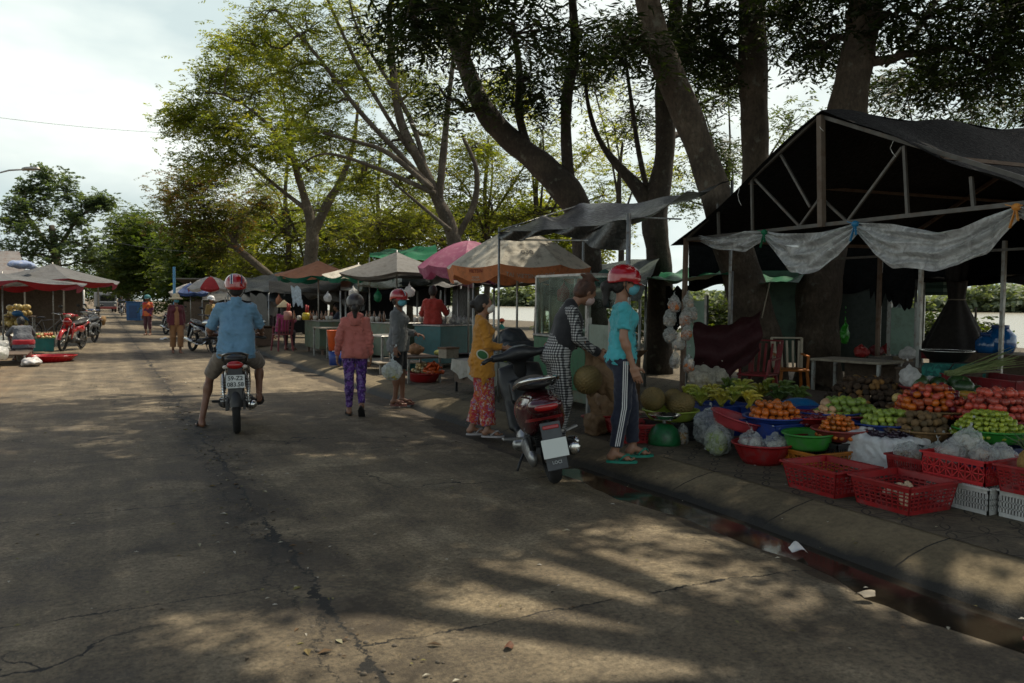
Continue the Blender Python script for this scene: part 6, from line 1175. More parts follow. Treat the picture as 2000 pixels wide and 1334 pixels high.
sobj('cab', [rbox((0, -.9, 1.15), (.85, .7, .75), .15, k=.05), rbox((0, -1.3, .75), (.85, .5, .35), .12, k=.08)], .05, M('truck_paint', (.10, .11, .12), .4), r); MB().box((0, 1.0, 1.3), (1.8, 2.6, 1.5), bev=.04).build('cargo_box', M('truck_box', (.2, .2, .2), .6), r); MB().box((0, -1.62, 1.4), (1.4, .06, .5), rotm(-.15, 0, 0), .02).build('windscreen', BLACKG, r); MB().box((0, -1.83, .45), (1.6, .1, .22), bev=.03).build('bumper', M('truck_red', (.2, .03, .03), .5), r)
for x in (-.75, .75):
    for y in (-1.1, 1.2): MB().torus((x, y, .35), .26, .1, 'x', 18, 6).ell((x, y, .35), (.08, .2, .2), 10, 6).build('wheel', RUBBER, r)
    MB().ell((x * .85, -1.82, .72), (.1, .04, .08), 10, 6).build('headlight', CLEARLAMP, r)
# ======================= GOODS =======================
g5 = np.random.default_rng(21)
def pl(name, col, **k): k.setdefault('dirt', tuple(c * .5 + .05 for c in col)); return M(name, col, .48, var=.25, bump=.12, ns=5, **k)
RED1 = pl('red_plastic', (.30, .012, .014)); RED2 = pl('dark_red_plastic', (.22, .015, .02)); BLU1 = pl('blue_plastic', (.015, .05, .26)); GRE1 = pl('green_plastic', (.04, .26, .035)); ORA1 = pl('orange_plastic', (.50, .17, .015)); WHI1 = pl('white_crate', (.55, .55, .52)); BLK1 = pl('black_crate', (.02, .02, .022)); LIME1 = pl('lime_plastic', (.33, .42, .06)); SKY1 = pl('sky_plastic', (.02, .13, .32)); TEAL1 = pl('teal_plastic', (.02, .2, .19)); ORB = pl('orange_red_plastic', (.55, .09, .02))
WICK = M('wicker', (.24, .14, .055), .75, bump=1, bs=90, bd=.01, var=.4, ns=30)
FILM2 = M_film('bag_film', (.66, .69, .68), .42, 22); FILM3 = M_film('white_bag_film', (.75, .75, .75), .92, 12)
def crate(label, c, rz, size, mat, pat='slots', taper=1.0, group=None, cat='crate', name='crate', tilt=0, solid=.35):
    "open plastic crate, local x along the width: rim, latticed walls with real openings, base"
    w_, d_, h = size; r = T(name, label, cat, c, rz, group, rx=tilt); t = .006
    mb = MB(); ww = lambda z: 1 - (1 - taper) * (1 - z / h)
    for (ax, L, off) in ((0, w_, d_ / 2), (0, w_, -d_ / 2), (1, d_, w_ / 2), (1, d_, -w_ / 2)):
        def pt(s, z, ax=ax, L=L, off=off):
            k = ww(z); a = s * L / 2 * k; b = off * k; return np.array([a, b, z]) if ax == 0 else np.array([b, a, z])
        def quad(s0, s1, z0, z1, t_=t):
            a, b, c_, e = pt(s0, z0), pt(s1, z0), pt(s1, z1), pt(s0, z1); n = np.array([0, 1., 0]) if ax == 0 else np.array([1., 0, 0]); n = n * np.sign(off) * t_
            mb.add([a, b, c_, e, a - n, b - n, c_ - n, e - n], [(0, 1, 2, 3), (7, 6, 5, 4), (0, 4, 5, 1), (1, 5, 6, 2), (2, 6, 7, 3), (3, 7, 4, 0)])
        if pat == 'solid': quad(-1, 1, 0, h)
        else:
            quad(-1, 1, 0, h * .16); quad(-1, 1, h * .80, h)
            n = max(6, int(L / .020)) if pat == 'slots' else max(4, int(L / .045))
            rows = [h * .36, h * .58] if pat == 'slots' else ([h * .48] if pat == 'lattice' else [h * .3, h * .44, h * .58, h * .7])
            for z in rows: quad(-1, 1, z - .004, z + .005)
            for i in range(n + 1):
                s = -1 + 2 * i / n; e = .0045 / L * 2 if pat != 'lattice' else .003 / L * 2; quad(max(-1, s - e), min(1, s + e), h * .15, h * .81)
            if pat == 'lattice':
                for i in range(n):
                    for zz in (0, 1):
                        s0 = -1 + 2 * i / n; s1 = -1 + 2 * (i + 1) / n; z0, z1 = (h * .16, h * .48) if zz == 0 else (h * .48, h * .8)
                        a, b = (s0, s1) if (i + zz) % 2 else (s1, s0); mb.beam(pt(a, z0), pt(b, z1), .006, .006)
            for s in (-1, 1): quad(s - (.05 if s > 0 else 0), s + (.05 if s < 0 else 0), 0, h)
    mb.build('walls', mat, r); rim = MB(); W2, D2 = w_ / 2 + .006, d_ / 2 + .006
    for a, b in (((-W2, -D2), (W2, -D2)), ((W2, -D2), (W2, D2)), ((W2, D2), (-W2, D2)), ((-W2, D2), (-W2, -D2))): rim.beam((*a, h), (*b, h), .022, .012)
    rim.build('rim', mat, r); k = ww(0); MB().box((0, 0, .006), (w_ * k * .985, d_ * k * .985, .01)).build('base', mat, r); return r
def basin(label, c, R, h, mat, sx=1, sy=1, rz=0, rib=0.0, ribn=40, rb=.68, cat='basin', name='basin', group=None, sq=None, tilt=0, ty=0, n=48):
    r = T(name, label, cat, c, rz, group, rx=tilt, ry=ty); z = np.linspace(0, 1, 7); pr = [(.001, .0)] + [(R * (rb + (1 - rb) * q ** .8), h * q) for q in z] + [(R + .014, h + .002), (R + .016, h - .008), (R + .01, h + .006), (R - .004, h + .004)] + [(R * (rb + (1 - rb) * q ** .8) - .006, h * q + .005) for q in z[::-1]] + [(.001, .006)]
    mb = MB().lathe(pr, n=n * (2 if rib else 1), rib=rib, ribn=ribn, sx=sx, sy=sy, sq=sq); mb.build('bowl', mat, r); a = np.linspace(0, 2 * PI, 48, endpoint=False); k = (np.abs(np.cos(a)) ** sq + np.abs(np.sin(a)) ** sq) ** (-1 / sq) if sq else 1 + 0 * a
    MB().tube(np.stack([np.cos(a) * (R + .008) * k * sx, np.sin(a) * (R + .008) * k * sy, 0 * a + h], 1), .008, 6, closed=True).build('rim', mat, r); return r
# fruit meshes (shared)
def fmat(name, a, b, c=None, rough=.35, ns=9, spots=None, coat=.15): return M(name, a, rough, col2=b, ns=ns, bump=.08, bs=90, coat=coat, dirt=c, orand=.8)
def round_mesh(name, mat, sx=1, sy=1, sz=1, dim=.12, stem=True, n=16):
    m_ = 10; pr = []
    for i in range(m_ + 1):
        a = PI * i / m_; r = math.sin(a); z = -math.cos(a); z = z * (1 - dim * math.exp(-(r / .35) ** 2)); pr.append((max(r, .001), z))
    mb = MB().lathe(pr, n=n, sx=sx, sy=sy); mb.V[0][:, 2] *= sz
    mats = [mat]
    if stem: mb.mat(1); mb.tube([(0, 0, sz * (1 - dim) - .08), (.03, 0, sz * 1.0), (.08, .02, sz * 1.14)], .07, 5); mats.append(WOOD)
    return mb.mesh(name, mats)
FR = dict(
    plum=round_mesh('plum', fmat('plum_skin', (.20, .02, .035), (.06, .008, .02)), dim=.1), tomato=round_mesh('persimmon', fmat('orange_skin', (.55, .17, .02), (.42, .07, .01)), sz=.9), orange=round_mesh('tangerine', fmat('tangerine_skin', (.55, .22, .03), (.45, .10, .015)), sz=.88),
    greenapple=round_mesh('green_apple', fmat('green_apple_skin', (.36, .45, .08), (.20, .32, .05)), sz=.92, dim=.18), guava=round_mesh('guava', fmat('guava_skin', (.26, .36, .07), (.13, .22, .04)), sz=.98), redapple=round_mesh('red_apple', fmat('red_apple_skin', (.28, .02, .02), (.55, .16, .05)), sz=.92, dim=.2), pear=round_mesh('pale_pear', fmat('pale_pear_skin', (.58, .47, .2), (.42, .3, .1)), sz=.95),
    lime=round_mesh('lime', fmat('lime_skin', (.40, .46, .06), (.20, .30, .03)), sz=.94), pinkapple=round_mesh('pink_apple', fmat('pink_apple_skin', (.50, .05, .05), (.55, .14, .08)), sz=.93, dim=.18), sapodilla=round_mesh('sapodilla', fmat('sapodilla_skin', (.20, .13, .06), (.11, .07, .035), rough=.8, coat=0), sz=1.05, stem=False), onion=round_mesh('onion', fmat('onion_skin', (.45, .24, .13), (.6, .42, .26), rough=.4), sz=.9, dim=-.15), melon=round_mesh('melon', fmat('melon_skin', (.035, .09, .025), (.12, .2, .07), ns=14), sx=1.25, sz=.95, n=22), watermelon=round_mesh('watermelon', fmat('watermelon_skin', (.018, .045, .016), (.04, .09, .03), ns=14), sx=1.25, sz=1, n=22),
    papaya=round_mesh('papaya', fmat('papaya_skin', (.50, .20, .03), (.24, .26, .05), ns=3), sx=2.1, sz=.85, n=20), grape=round_mesh('grape', fmat('grape_skin', (.016, .008, .02), (.03, .012, .03), coat=.3), stem=False, n=10), root=round_mesh('taro', fmat('taro_skin', (.07, .042, .025), (.03, .02, .013), rough=.9, coat=0), sx=1.4, sy=1.1, sz=.9, stem=False), mandarin=round_mesh('yellow_root', fmat('golden_root_skin', (.26, .14, .04), (.12, .06, .02), rough=.8, coat=0), sx=1.3, stem=False), carrot=round_mesh('carrot', fmat('carrot_skin', (.55, .10, .02), (.4, .06, .01)), sx=2.2, sy=.8, sz=.8, stem=False), bulb=round_mesh('pale_bulb', fmat('pale_bulb_skin', (.55, .45, .28), (.4, .3, .16)), stem=False), mush=round_mesh('white_bulb', fmat('white_bulb_skin', (.55, .46, .36), (.35, .25, .18), coat=0), sx=1.4, sy=.7, sz=.6, stem=False))
def fruit(key, r, p, lab, cat, grp, rot=None, nm=None):
    o = bpy.data.objects.new(nm or FR[key].name.split('.')[0], FR[key]); COL.objects.link(o); o.location = [float(v) for v in p]; s = r * g5.uniform(.78, 1.1); o.scale = (s, s, s); o.rotation_euler = rot or (g5.uniform(-.9, .9), g5.uniform(-.9, .9), g5.uniform(0, 6.28)); return tagit(o, lab, cat, grp)
def pile(key, c, Rx, Ry, fr, layers, lab, cat, grp, keys=None, flat=1.0, skip=0.0, nm=None):
    "hex-packed heap resting on z = c[2]"
    n = 0; d = fr * 2
    kk_ = lambda L: math.sqrt(1 - (L / (layers + .15)) ** 2) * (1 - .25 * L / layers)
    for L in range(layers):
        kn = kk_(L + 1) if L < layers - 1 else 0; k = math.sqrt(1 - (L / (layers + .15)) ** 2) * (1 - .25 * L / layers); X_, Y_ = Rx * k, Ry * k; z = c[2] + fr * .92 + L * d * .78 * flat; i0 = int(X_ / d) + 2
        for i in range(-i0, i0 + 1):
            for j in range(-i0 * 2, i0 * 2 + 1):
                x = (i + (j % 2) * .5 + (L % 2) * .5) * d; y = (j * .866 + (L % 2) * .577) * d
                if (x / max(X_, 1e-3)) ** 2 + (y / max(Y_, 1e-3)) ** 2 > 1.0 or g5.uniform() < skip: continue
                if kn and (x / max(Rx * kn - d * .75, 1e-3)) ** 2 + (y / max(Ry * kn - d * .75, 1e-3)) ** 2 < 1: continue   # buried fruit
                kk = key if keys is None else keys[int(g5.integers(len(keys)))]
                e = g5.normal(0, fr * .16, 3); fruit(kk, fr * .98, (c[0] + x + e[0], c[1] + y + e[1], z + e[2]), lab, cat, grp, nm=nm); n += 1
    return n
at = lambda px, py, z: G(px, py, z)
# --- front row on the pavement ---
crate('red slatted basket with a few white bulbs in it, nearest the kerb', (4.78, 3.68, .12), 0, (.47, .47, .19), RED1, 'rows', .86, 'red rectangular baskets in the front row', cat='basket', name='basket')
for k in range(9): fruit('mush', .045, (4.83 + g5.normal(0, .055), 3.72 + g5.normal(0, .05), .17 + .028 * (k // 3)), 'white bulb lying in the slatted red basket nearest the kerb', 'vegetable', 'white bulbs in the red basket')
crate('empty red basket just left of the one holding white bulbs', (4.70, 4.22, .12), 0, (.45, .50, .19), RED1, 'rows', .84, 'red rectangular baskets in the front row', cat='basket', name='basket')
crate('white slatted crate behind the red basket of white bulbs', (5.26, 3.50, .12), 0, (.40, .46, .17), WHI1, 'slots', 1, 'white crates in the front row'); crate('white slatted crate at the right edge under a large red basket', (5.38, 3.03, .12), .0, (.52, .44, .17), WHI1, 'slots', 1, 'white crates in the front row')
crate('bright red crate heaped with clear bags on the white crate', (5.30, 3.55, .292), 0, (.42, .46, .16), M('bright_red_plastic', (.50, .02, .025), .4), 'lattice', 1)
crate('large red basket with a pineapple at the right edge', (5.32, 3.02, .292), .05, (.50, .46, .17), RED1, 'rows', .9, cat='basket', name='basket'); crate('red basket of bagged peanuts beside the white-wrapped box', (5.42, 4.02, .18), 0, (.36, .34, .17), RED1, 'slots', .9, cat='basket', name='basket')
crate('flat grey tray holding up the basket of bagged peanuts', (5.42, 4.02, .12), 0, (.36, .34, .055), BLK1, 'solid', 1)
crate('orange lattice crate under the green basin', (5.34, 4.92, .12), 0, (.54, .44, .14), ORA1, 'lattice', 1); basin('deep green oval basin standing on the orange crate', (5.28, 4.98, .262), .20, .13, GRE1, sx=1.25, sy=1.0, rz=.5, rb=.78)
basin('ribbed red colander holding two clear bags of white food', (4.98, 5.20, .12), .24, .17, RED1, rib=.012, ribn=44, rb=.62, cat='colander', name='colander')
# white-wrapped box with grapes
r = T('wrapped_box', 'foam box wrapped in a white plastic sack topped with black grapes', 'box', (5.72, 4.58, .12), 0); sobj('sack', [rbox((0, 0, .14), (.26, .25, .15), .05, k=.02), ell((-.05, .12, .27), (.22, .12, .06), k=.05), ell((.0, 0, .31), (.18, .16, .05), k=.02, op='s')], .011, M('white_sack', (.62, .63, .63), .45, bump=.5, bs=18, bd=.02, dirt=(.45, .4, .42), ns=5), r, post=lambda X, F: F + .009 * (1 - 2 * np.abs(bump3(X, 16, 3))) + .006 * bump3(X, 30, 4))
for q, (cx, cy) in enumerate(((5.62, 4.62), (5.74, 4.56), (5.80, 4.48), (5.68, 4.50))):
    r = T('grape_bunch', ['bunch of black grapes at the left of the white sack', 'bunch of black grapes in the middle of the white sack', 'bunch of black grapes at the right of the white sack', 'small front bunch of grapes on the white sack'][q], 'grapes', (cx, cy, .40), g5.uniform(0, 6), 'black grapes on the white sack')
    mb = MB()
    for k in range(16): mb.ell(g5.normal(0, 1, 3) * [.035, .035, .014] + [0, 0, .015], .017, 9, 6)
    mb.build('grapes', fmat('grape_skin', (.016, .008, .02), (.03, .012, .03)), r); MB().tube([(0, 0, .03), (.03, .01, .06), (.07, .02, .055)], .004, 5).build('stem', WOOD, r)
def bag(label, c, r3, mat=FILM2, inner=None, knot=True, group=None, seed=0, name='plastic_bag', cat='plastic bag', hh=.012, n_in=10, in_r=.03, hang=0.0, in_flat=.7, handles=False):
    r = T(name, label, cat, c, seed * 1.3, group); a, b, h = r3; P = [ell((0, 0, h * .9), (a, b, h), k=.03), ell((a * .3, -b * .2, h * 1.3), (a * .5, b * .5, h * .5), k=.05)]
    if knot: P += [cap((0, 0, h * 1.6), (a * .1, 0, h * 1.6 + .05 + hang), a * .22, .010, k=.05), cap((a * .1, 0, h * 1.64 + .05 + hang), (a * .35, b * .2, h * 1.6 + .11 + hang), .008, .016, k=.01, fl=(np.array([0, 1., 0]), .3)), cap((a * .1, 0, h * 1.64 + .05 + hang), (-a * .2, 0, h * 1.6 + .12 + hang), .008, .014, k=.01, fl=(np.array([0, 1., 0]), .3))]
    if handles: P += [cap((0, 0, h * 1.6), (0, 0, h * 1.7 + hang), a * .35, .02, k=.06)]
    sobj('film', P, hh, mat, r, post=lambda X, F: np.maximum(F + .014 * (1 - 2 * np.abs(bump3(X, 13 / (a * 4), seed))) * (a / .15) + .006 * bump3(X, 40, seed + 2), -X[..., 2]))
    if inner is not None:
        mb = MB()
        for k in range(n_in):
            q = g5.normal(0, .42, 3); q = q / max(1, np.linalg.norm(q) / .62) * np.array([a, b, h * in_flat]); mb.ell(q + [0, 0, h * .72], in_r * g5.uniform(.8, 1.2), 8, 6, rotm(*g5.uniform(0, 3, 3)))
        mb.build('contents', inner, r)
    return r
WH = M('white_food', (.6, .56, .48), .7); YEL = M('yellow_food', (.5, .36, .08), .6); BRN = M('brown_food', (.28, .17, .08), .8); GRN2 = M('green_food', (.16, .26, .04), .6, col2=(.3, .32, .05)); ORF = M('orange_food', (.5, .16, .04), .6); PNK = M('pale_chips', (.5, .38, .3), .8)
bag('clear bag of white food at the left in the red colander', (4.93, 5.28, .20), (.12, .11, .09), inner=WH, seed=1, n_in=14); bag('clear bag with a pink knot at the right in the red colander', (5.08, 5.13, .20), (.12, .10, .08), inner=WH, seed=2, n_in=14)
bag('clear bag of peanuts in the red basket beside the white sack', (5.38, 4.10, .26), (.13, .12, .09), inner=BRN, seed=3, n_in=26, in_r=.02); bag('twisted clear bag of dried food behind the peanuts', (5.52, 3.98, .27), (.11, .11, .09), inner=GRN2, seed=4, n_in=12)
for k, (x, y, z, a, lb, inn) in enumerate(((5.22, 3.66, .38, .11, 'crumpled clear bag at the left of the bright red crate', PNK), (5.34, 3.50, .38, .10, 'clear bag at the front of the bright red crate', PNK), (5.42, 3.70, .38, .11, 'clear bag at the back of the bright red crate', WH), (5.44, 3.44, .38, .11, 'swollen clear bag at the right of the bright red crate', WH), (5.34, 3.62, .46, .10, 'uppermost crumpled clear bag over the bright red crate', WH))): bag(lb, (x, y, z), (a, a * .9, .075), inner=inn, seed=5 + k, group='clear bags in the bright red crate', n_in=8)
r = T('pineapple', 'pineapple lying in the large red basket at the right edge', 'pineapple', (5.22, 3.12, .42), 2.2, rx=.6); sobj('fruit', [ell((0, 0, .05), (.065, .065, .1))], .008, M('pineapple_skin', (.28, .16, .04), .7, bump=1, bs=50, bd=.01), r, post=lambda X, F: F + .004 * np.sin(X[..., 0] * 150) * np.sin(X[..., 2] * 150))
mb = MB()
for k in range(22): a = k * 2.4; e = .25 + .5 * (k / 22); mb.tube([(0, 0, .13), (math.cos(a) * e * .08, math.sin(a) * e * .08, .2), (math.cos(a) * e * .2, math.sin(a) * e * .2, .24)], [.009, .007, .001], 4)
mb.build('leaves', M('pineapple_leaf', (.05, .09, .03), .6), r)
# --- left of the piles: red sieve, bag of greens, scale, cup, basins ---
bag('clear bag stuffed with leafy greens under the tilted red sieve', (4.86, 5.62, .12), (.13, .12, .15), inner=GRN2, seed=11, n_in=22, in_r=.045); bag('big blown-up clear bag behind the tilted red sieve', (5.12, 5.98, .12), (.2, .18, .19), inner=WH, seed=12, n_in=5)
basin('red slotted sieve tilted on top of the bag of greens', (5.04, 5.62, .36), .22, .10, M('sieve_red', (.36, .04, .05), .45), rib=.012, ribn=50, rb=.8, cat='basket', name='basket', tilt=.2, ty=.2)
crate('dark red crate between the tilted sieve and the orange crate', (5.52, 5.38, .12), 0, (.42, .46, .22), RED2, 'solid', .96)
bag('small orange net bag leaning on the dark red crate', (5.22, 5.12, .12), (.07, .06, .10), mat=M('orange_bag', (.45, .2, .03), .5), seed=13, knot=False)
crate('large blue box under the bunches of bananas, left half', (5.78, 6.60, .12), .0, (.44, .46, .30), BLU1, 'solid', .97, 'blue boxes under the bananas'); crate('large blue box under the bunches of bananas, right half', (5.98, 6.08, .12), .0, (.44, .50, .30), BLU1, 'solid', .97, 'blue boxes under the bananas')
# bananas
def banana_mesh(seed, m, n=9):
    g = np.random.default_rng(seed); mb = MB()
    for k in range(n):
        a = (k - (n - 1) / 2) * .26 + g.normal(0, .05); row = k % 2; L = g.uniform(.13, .16); d = np.array([math.sin(a), math.cos(a) * .8, .25 + .35 * row]); t = np.linspace(0, 1, 7)[:, None]
        P = np.array([0, 0, .03 * row]) + nrm(d) * L * t + np.array([0, .0, 1.]) * (.05 * np.sin(t * PI) - .01)
        mb.tube(P, [.006, .012, .0175, .019, .0175, .012, .004], 7)
    mb.tube([(0, -.03, .0), (0, .02, .02)], .018, 7); return mb.mesh('bananas', m)
BN = [banana_mesh(1, fmat('banana_green', (.20, .28, .04), (.36, .34, .06))), banana_mesh(2, fmat('banana_yellow', (.45, .36, .05), (.32, .33, .05)), 8), banana_mesh(3, fmat('banana_dark', (.055, .10, .03), (.10, .15, .04)), 9)]
for k, (px, py, t, rz, lb) in enumerate(((1345, 775, 0, .6, 'pale green hand of bananas leftmost, beside the pole'), (1368, 780, 0, -.4, 'green hand of bananas second from the pole'), (1392, 772, 1, .3, 'yellow hand of bananas on the left blue box'), (1408, 784, 1, -.5, 'ripe yellow hand of bananas at the front of the left blue box'), (1432, 778, 0, .4, 'yellow-green hand of bananas where the two blue boxes meet'), (1448, 764, 0, .0, 'green hand of bananas at the back of the blue boxes'), (1464, 786, 1, .6, 'yellow hand of bananas at the front of the right blue box'), (1482, 770, 1, -.6, 'upright yellow hand of bananas at the right blue box end'), (1500, 762, 0, .9, 'tall fanned green hand of bananas beside the leaning trunk'), (1425, 760, 2, .2, 'dark green hand of bananas at the rear left'), (1535, 766, 2, .5, 'dark green hand of bananas between the big trunks'), (1560, 776, 2, -.4, 'dark green fanned hand of bananas before the straight trunk'), (1520, 776, 2, .1, 'dark green hand of bananas behind the orange fruit'))):
    z = .44 + (.05 if py < 770 else 0); p_ = at(px, py + 8, z); r = T('banana_hand', lb, 'bananas', p_, -TH + rz + PI, 'hands of bananas'); c = bpy.data.objects.new('bananas', BN[t]); COL.objects.link(c); c.parent = r; c.rotation_euler = (.5, 0, 0); c.scale = (1.15,) * 3
table('low board on blocks carrying the dark green bananas', (7.1, 6.55, 0), 1.3, 1.0, .44, WOOD, apron=.2)
# durians
def durian_mesh():
    mb = MB().ell((0, 0, 0), 1, 72, 48); V = mb.V[0]; n = 260; i = np.arange(n) + .5; ph = np.arccos(1 - 2 * i / n); t = PI * (1 + 5 ** .5) * i; S = np.stack([np.cos(t) * np.sin(ph), np.sin(t) * np.sin(ph), np.cos(ph)], 1)
    d = np.arccos(np.clip(V @ S.T, -1, 1)).min(1); k = 1 + .13 * np.clip(1 - d / .115, 0, 1) - .03; mb.V[0] = V * k[:, None] * [.125, .10, .10]; mb.mat(1).tube([(.11, 0, .0), (.15, 0, .02), (.19, .01, .03)], .014, 7); return mb.mesh('durian', [M('durian_skin', (.20, .135, .045), .75, col2=(.13, .10, .035), ns=12, bump=.4), WOOD])
DM = durian_mesh()
def durian(lb, p, rot, s=1.0): o = bpy.data.objects.new('durian', DM); COL.objects.link(o); o.location = [float(v) for v in p]; o.rotation_euler = rot; o.scale = (s, s, s); return tagit(o, lb, 'durian', 'durians')
b0 = at(1310, 800, .40); basin('lime green basin holding durians behind the scale', (b0[0], b0[1], .30), .27, .10, LIME1, rb=.75); crate('black crate under the lime green durian basin', (b0[0], b0[1], .12), 0, (.42, .5, .175), BLK1, 'slots', 1)
durian('whole durian at the left in the lime green basin', (b0[0] - .13, b0[1] + .12, .50), (.3, .1, .5), 1.15); durian('low flat durian at the right in the lime green basin', (b0[0] + .08, b0[1] - .06, .46), (1.2, .2, 2.0), 1.1); durian('durian half hidden behind the pole in the lime green basin', (b0[0] + .12, b0[1] + .12, .48), (.5, 1, 1), .95)
# scale
p_ = at(1297, 868, .12); r = T('scale', 'green dome weighing scale with a steel pan', 'scale', p_, 2.3); MB().lathe([(.001, .0), (.15, .0), (.155, .02), (.15, .08), (.125, .15), (.08, .19), (.035, .2), (.001, .2)], n=28, sy=.85).build('housing', M('scale_green', (.012, .13, .04), .4, dirt=(.01, .05, .02)), r); MB().tube([(0, 0, .19), (0, 0, .245)], .018, 8).box((0, 0, .245), (.16, .16, .01)).build('neck', STEEL, r)
MB().lathe([(.001, .25), (.11, .25), (.155, .285), (.16, .29), (.152, .29), (.11, .258), (.001, .258)], n=30).build('pan', CHROME, r); d_ = MB().lathe([(.001, 0), (.075, 0), (.08, .006)], (0, -.135, .10), 24, rotm(PI / 2 + .2, 0, 0)).build('dial', WHITE_P, r); MB().beam((0, -.142, .10), (.03, -.145, .15), .004).build('needle', BLACKP, d_)
p_ = at(1333, 868, .12); r = T('drink_cup', 'iced drink cup with a straw hung in a clear bag beside the scale', 'cup', p_); MB().lathe([(.001, .01), (.030, .01), (.042, .11), (.040, .11), (.028, .014), (.001, .014)], n=18).build('cup', M('iced_tea', (.45, .24, .06), .2, alpha=.8), r); MB().tube([(0, 0, .05), (.01, 0, .2)], .003, 5).build('straw', WHITE_P, r); sobj('bag', [cap((0, 0, .05), (0, 0, .12), .058, .055, k=.03), cap((0, 0, .12), (0, 0, .2), .04, .01, k=.03)], .008, M_film('cup_bag', (.7, .72, .7), .35), r, post=lambda X, F: np.maximum(F + .006 * bump3(X, 40, 1), -X[..., 2]))
basin('large red mesh basin behind the rectangular one', at(1195, 842, .12), .30, .17, RED1, rib=.01, ribn=60, rb=.72, tilt=-.1); p_ = at(1236, 862, .12); crate('rectangular red basket beside the turquoise woman\'s legs', (p_[0] + .08, p_[1] + .03, .12), -.35, (.52, .42, .18), RED1, 'rows', .84, cat='basket', name='basket')
bag('small yellow and white bag behind the scale', at(1272, 850, .12), (.08, .07, .07), mat=FILM3, inner=YEL, seed=17, n_in=6); bag('flattened newspaper bundle behind the scale pan', at(1322, 845, .12), (.10, .08, .07), mat=M('newsprint', (.4, .42, .45), .9), seed=18, knot=False); crate('red tray partly hidden behind the pole foot', (5.75, 7.15, .12), 0, (.4, .3, .1), RED1, 'solid', .95)
# brown paper sacks beside the durian
for k, (px, py, a, h, lb) in enumerate(((1188, 850, .17, .42, 'tall brown paper sack slumped beside the durian buyer'), (1165, 855, .12, .22, 'crumpled brown paper bag between the sack and the red mesh basin'))):
    p_ = at(px, py - 6, .12); r = T('paper_sack', lb, 'sack', p_, .4 * k); sobj('paper', [rbox((0, 0, h * .5), (a, a * .7, h * .5), .03, k=.02), cap((0, 0, h * .9), (-.1, .02, h + .18), a * .7, .05, k=.05, fl=(np.array([0, 1., 0]), .4))], .012, M('brown_paper', (.22, .135, .07), .8, bump=.8, bs=14, bd=.03, dirt=(.12, .07, .035)), r, post=lambda X, F: np.maximum(F + .014 * (1 - 2 * np.abs(bump3(X, 12, k))) + .006 * bump3(X, 33, 2), -X[..., 2]))
r = T('bin_box', 'tall dark brown cardboard box behind the turquoise woman', 'box', at(1205, 800, .12), .3); MB().box((0, 0, .33), (.42, .40, .66), bev=.01).build('carton', M('cardboard', (.14, .08, .045), .85, dirt=(.08, .05, .03)), r); MB().box((0, -.24, .70), (.42, .17, .006), rotm(-.7, 0, 0)).box((0, .24, .70), (.42, .17, .006), rotm(.7, 0, 0)).build('flap', M('cardboard', (.14, .08, .045)), r)
# --- tiers of black crates under the bowls ---
for k, (x, y, h) in enumerate([(5.56, 4.98, .20), (5.92, 5.0, .23), (6.02, 4.50, .23), (6.27, 4.0, .27), (5.62, 5.52, .26), (6.08, 5.52, .295), (6.56, 4.98, .33), (6.80, 4.30, .315), (6.55, 5.52, .30)]):
    crate(['black crate under the small brown-red bowl', 'black crate under the blue bowl of green apples', 'black crate under the wicker basket', 'dark blue crate under the green basket of limes', 'black crate under the red bowl of plums', 'black crate under the heap of guavas', 'black crate under the heap of red apples', 'dark crate under the pink apples', 'black crate wedged behind the guavas'][k], (x, y, .12), 0, (.44, .5, h), BLK1 if k != 3 else pl('navy_plastic', (.01, .02, .09)), 'slots', 1, 'dark crates holding up the fruit bowls')
r1 = basin('small brown-red bowl heaped with orange tomatoes', (5.50, 4.86, .325), .215, .10, pl('brown_red_plastic', (.28, .04, .03)), rb=.5, cat='bowl', name='bowl', n=40); pile('tomato', (5.50, 4.86, .35), .18, .18, .023, 5, 'orange tomato in the small brown-red bowl', 'tomato', 'orange tomatoes in the brown-red bowl', keys=['tomato', 'tomato', 'orange'], nm='tomato')
basin('wide shallow red bowl of dark plums', (5.62, 5.36, .385), .30, .09, RED1, rb=.6, cat='bowl', name='bowl'); pile('plum', (5.62, 5.36, .40), .25, .25, .027, 2, 'dark plum in the wide red bowl', 'plum', 'plums in the red bowl', skip=.1)
basin('wide blue bowl of pale green apples', (5.98, 4.84, .355), .27, .10, BLU1, rb=.6, cat='bowl', name='bowl'); pile('greenapple', (6.02, 4.80, .38), .23, .23, .029, 4, 'pale green apple in the blue bowl', 'apple', 'green apples in the blue bowl')
basin('shallow wicker basket of brown sapodillas', (6.05, 4.50, .355), .26, .09, WICK, rb=.6, cat='basket', name='basket'); pile('sapodilla', (6.05, 4.50, .38), .22, .21, .031, 4, 'brown sapodilla in the wicker basket', 'sapodilla', 'sapodillas in the wicker basket')
basin('bright green basket of limes at the right edge', (6.27, 4.05, .395), .27, .10, M('bright_green_plastic', (.05, .32, .05), .35, trans=.2), rb=.7, cat='basket', name='basket'); pile('lime', (6.27, 4.08, .43), .26, .26, .021, 6, 'lime in the bright green basket', 'lime', 'limes in the green basket', nm='lime')
basin('flat red tray of green guavas', (6.10, 5.32, .42), .30, .05, RED2, rb=.8, cat='tray', name='tray'); pile('guava', (6.10, 5.32, .435), .27, .27, .036, 3, 'green guava on the flat red tray', 'guava', 'guavas on the red tray')
basin('broad brown basket of red apples', (6.62, 4.86, .46), .34, .08, WICK, rb=.75, cat='basket', name='basket'); pile('redapple', (6.62, 4.84, .48), .31, .31, .035, 5, 'red or orange apple in the broad brown basket', 'apple', 'red apples in the brown basket', keys=['redapple', 'redapple', 'pinkapple', 'plum', 'tomato'], nm='red_apple')
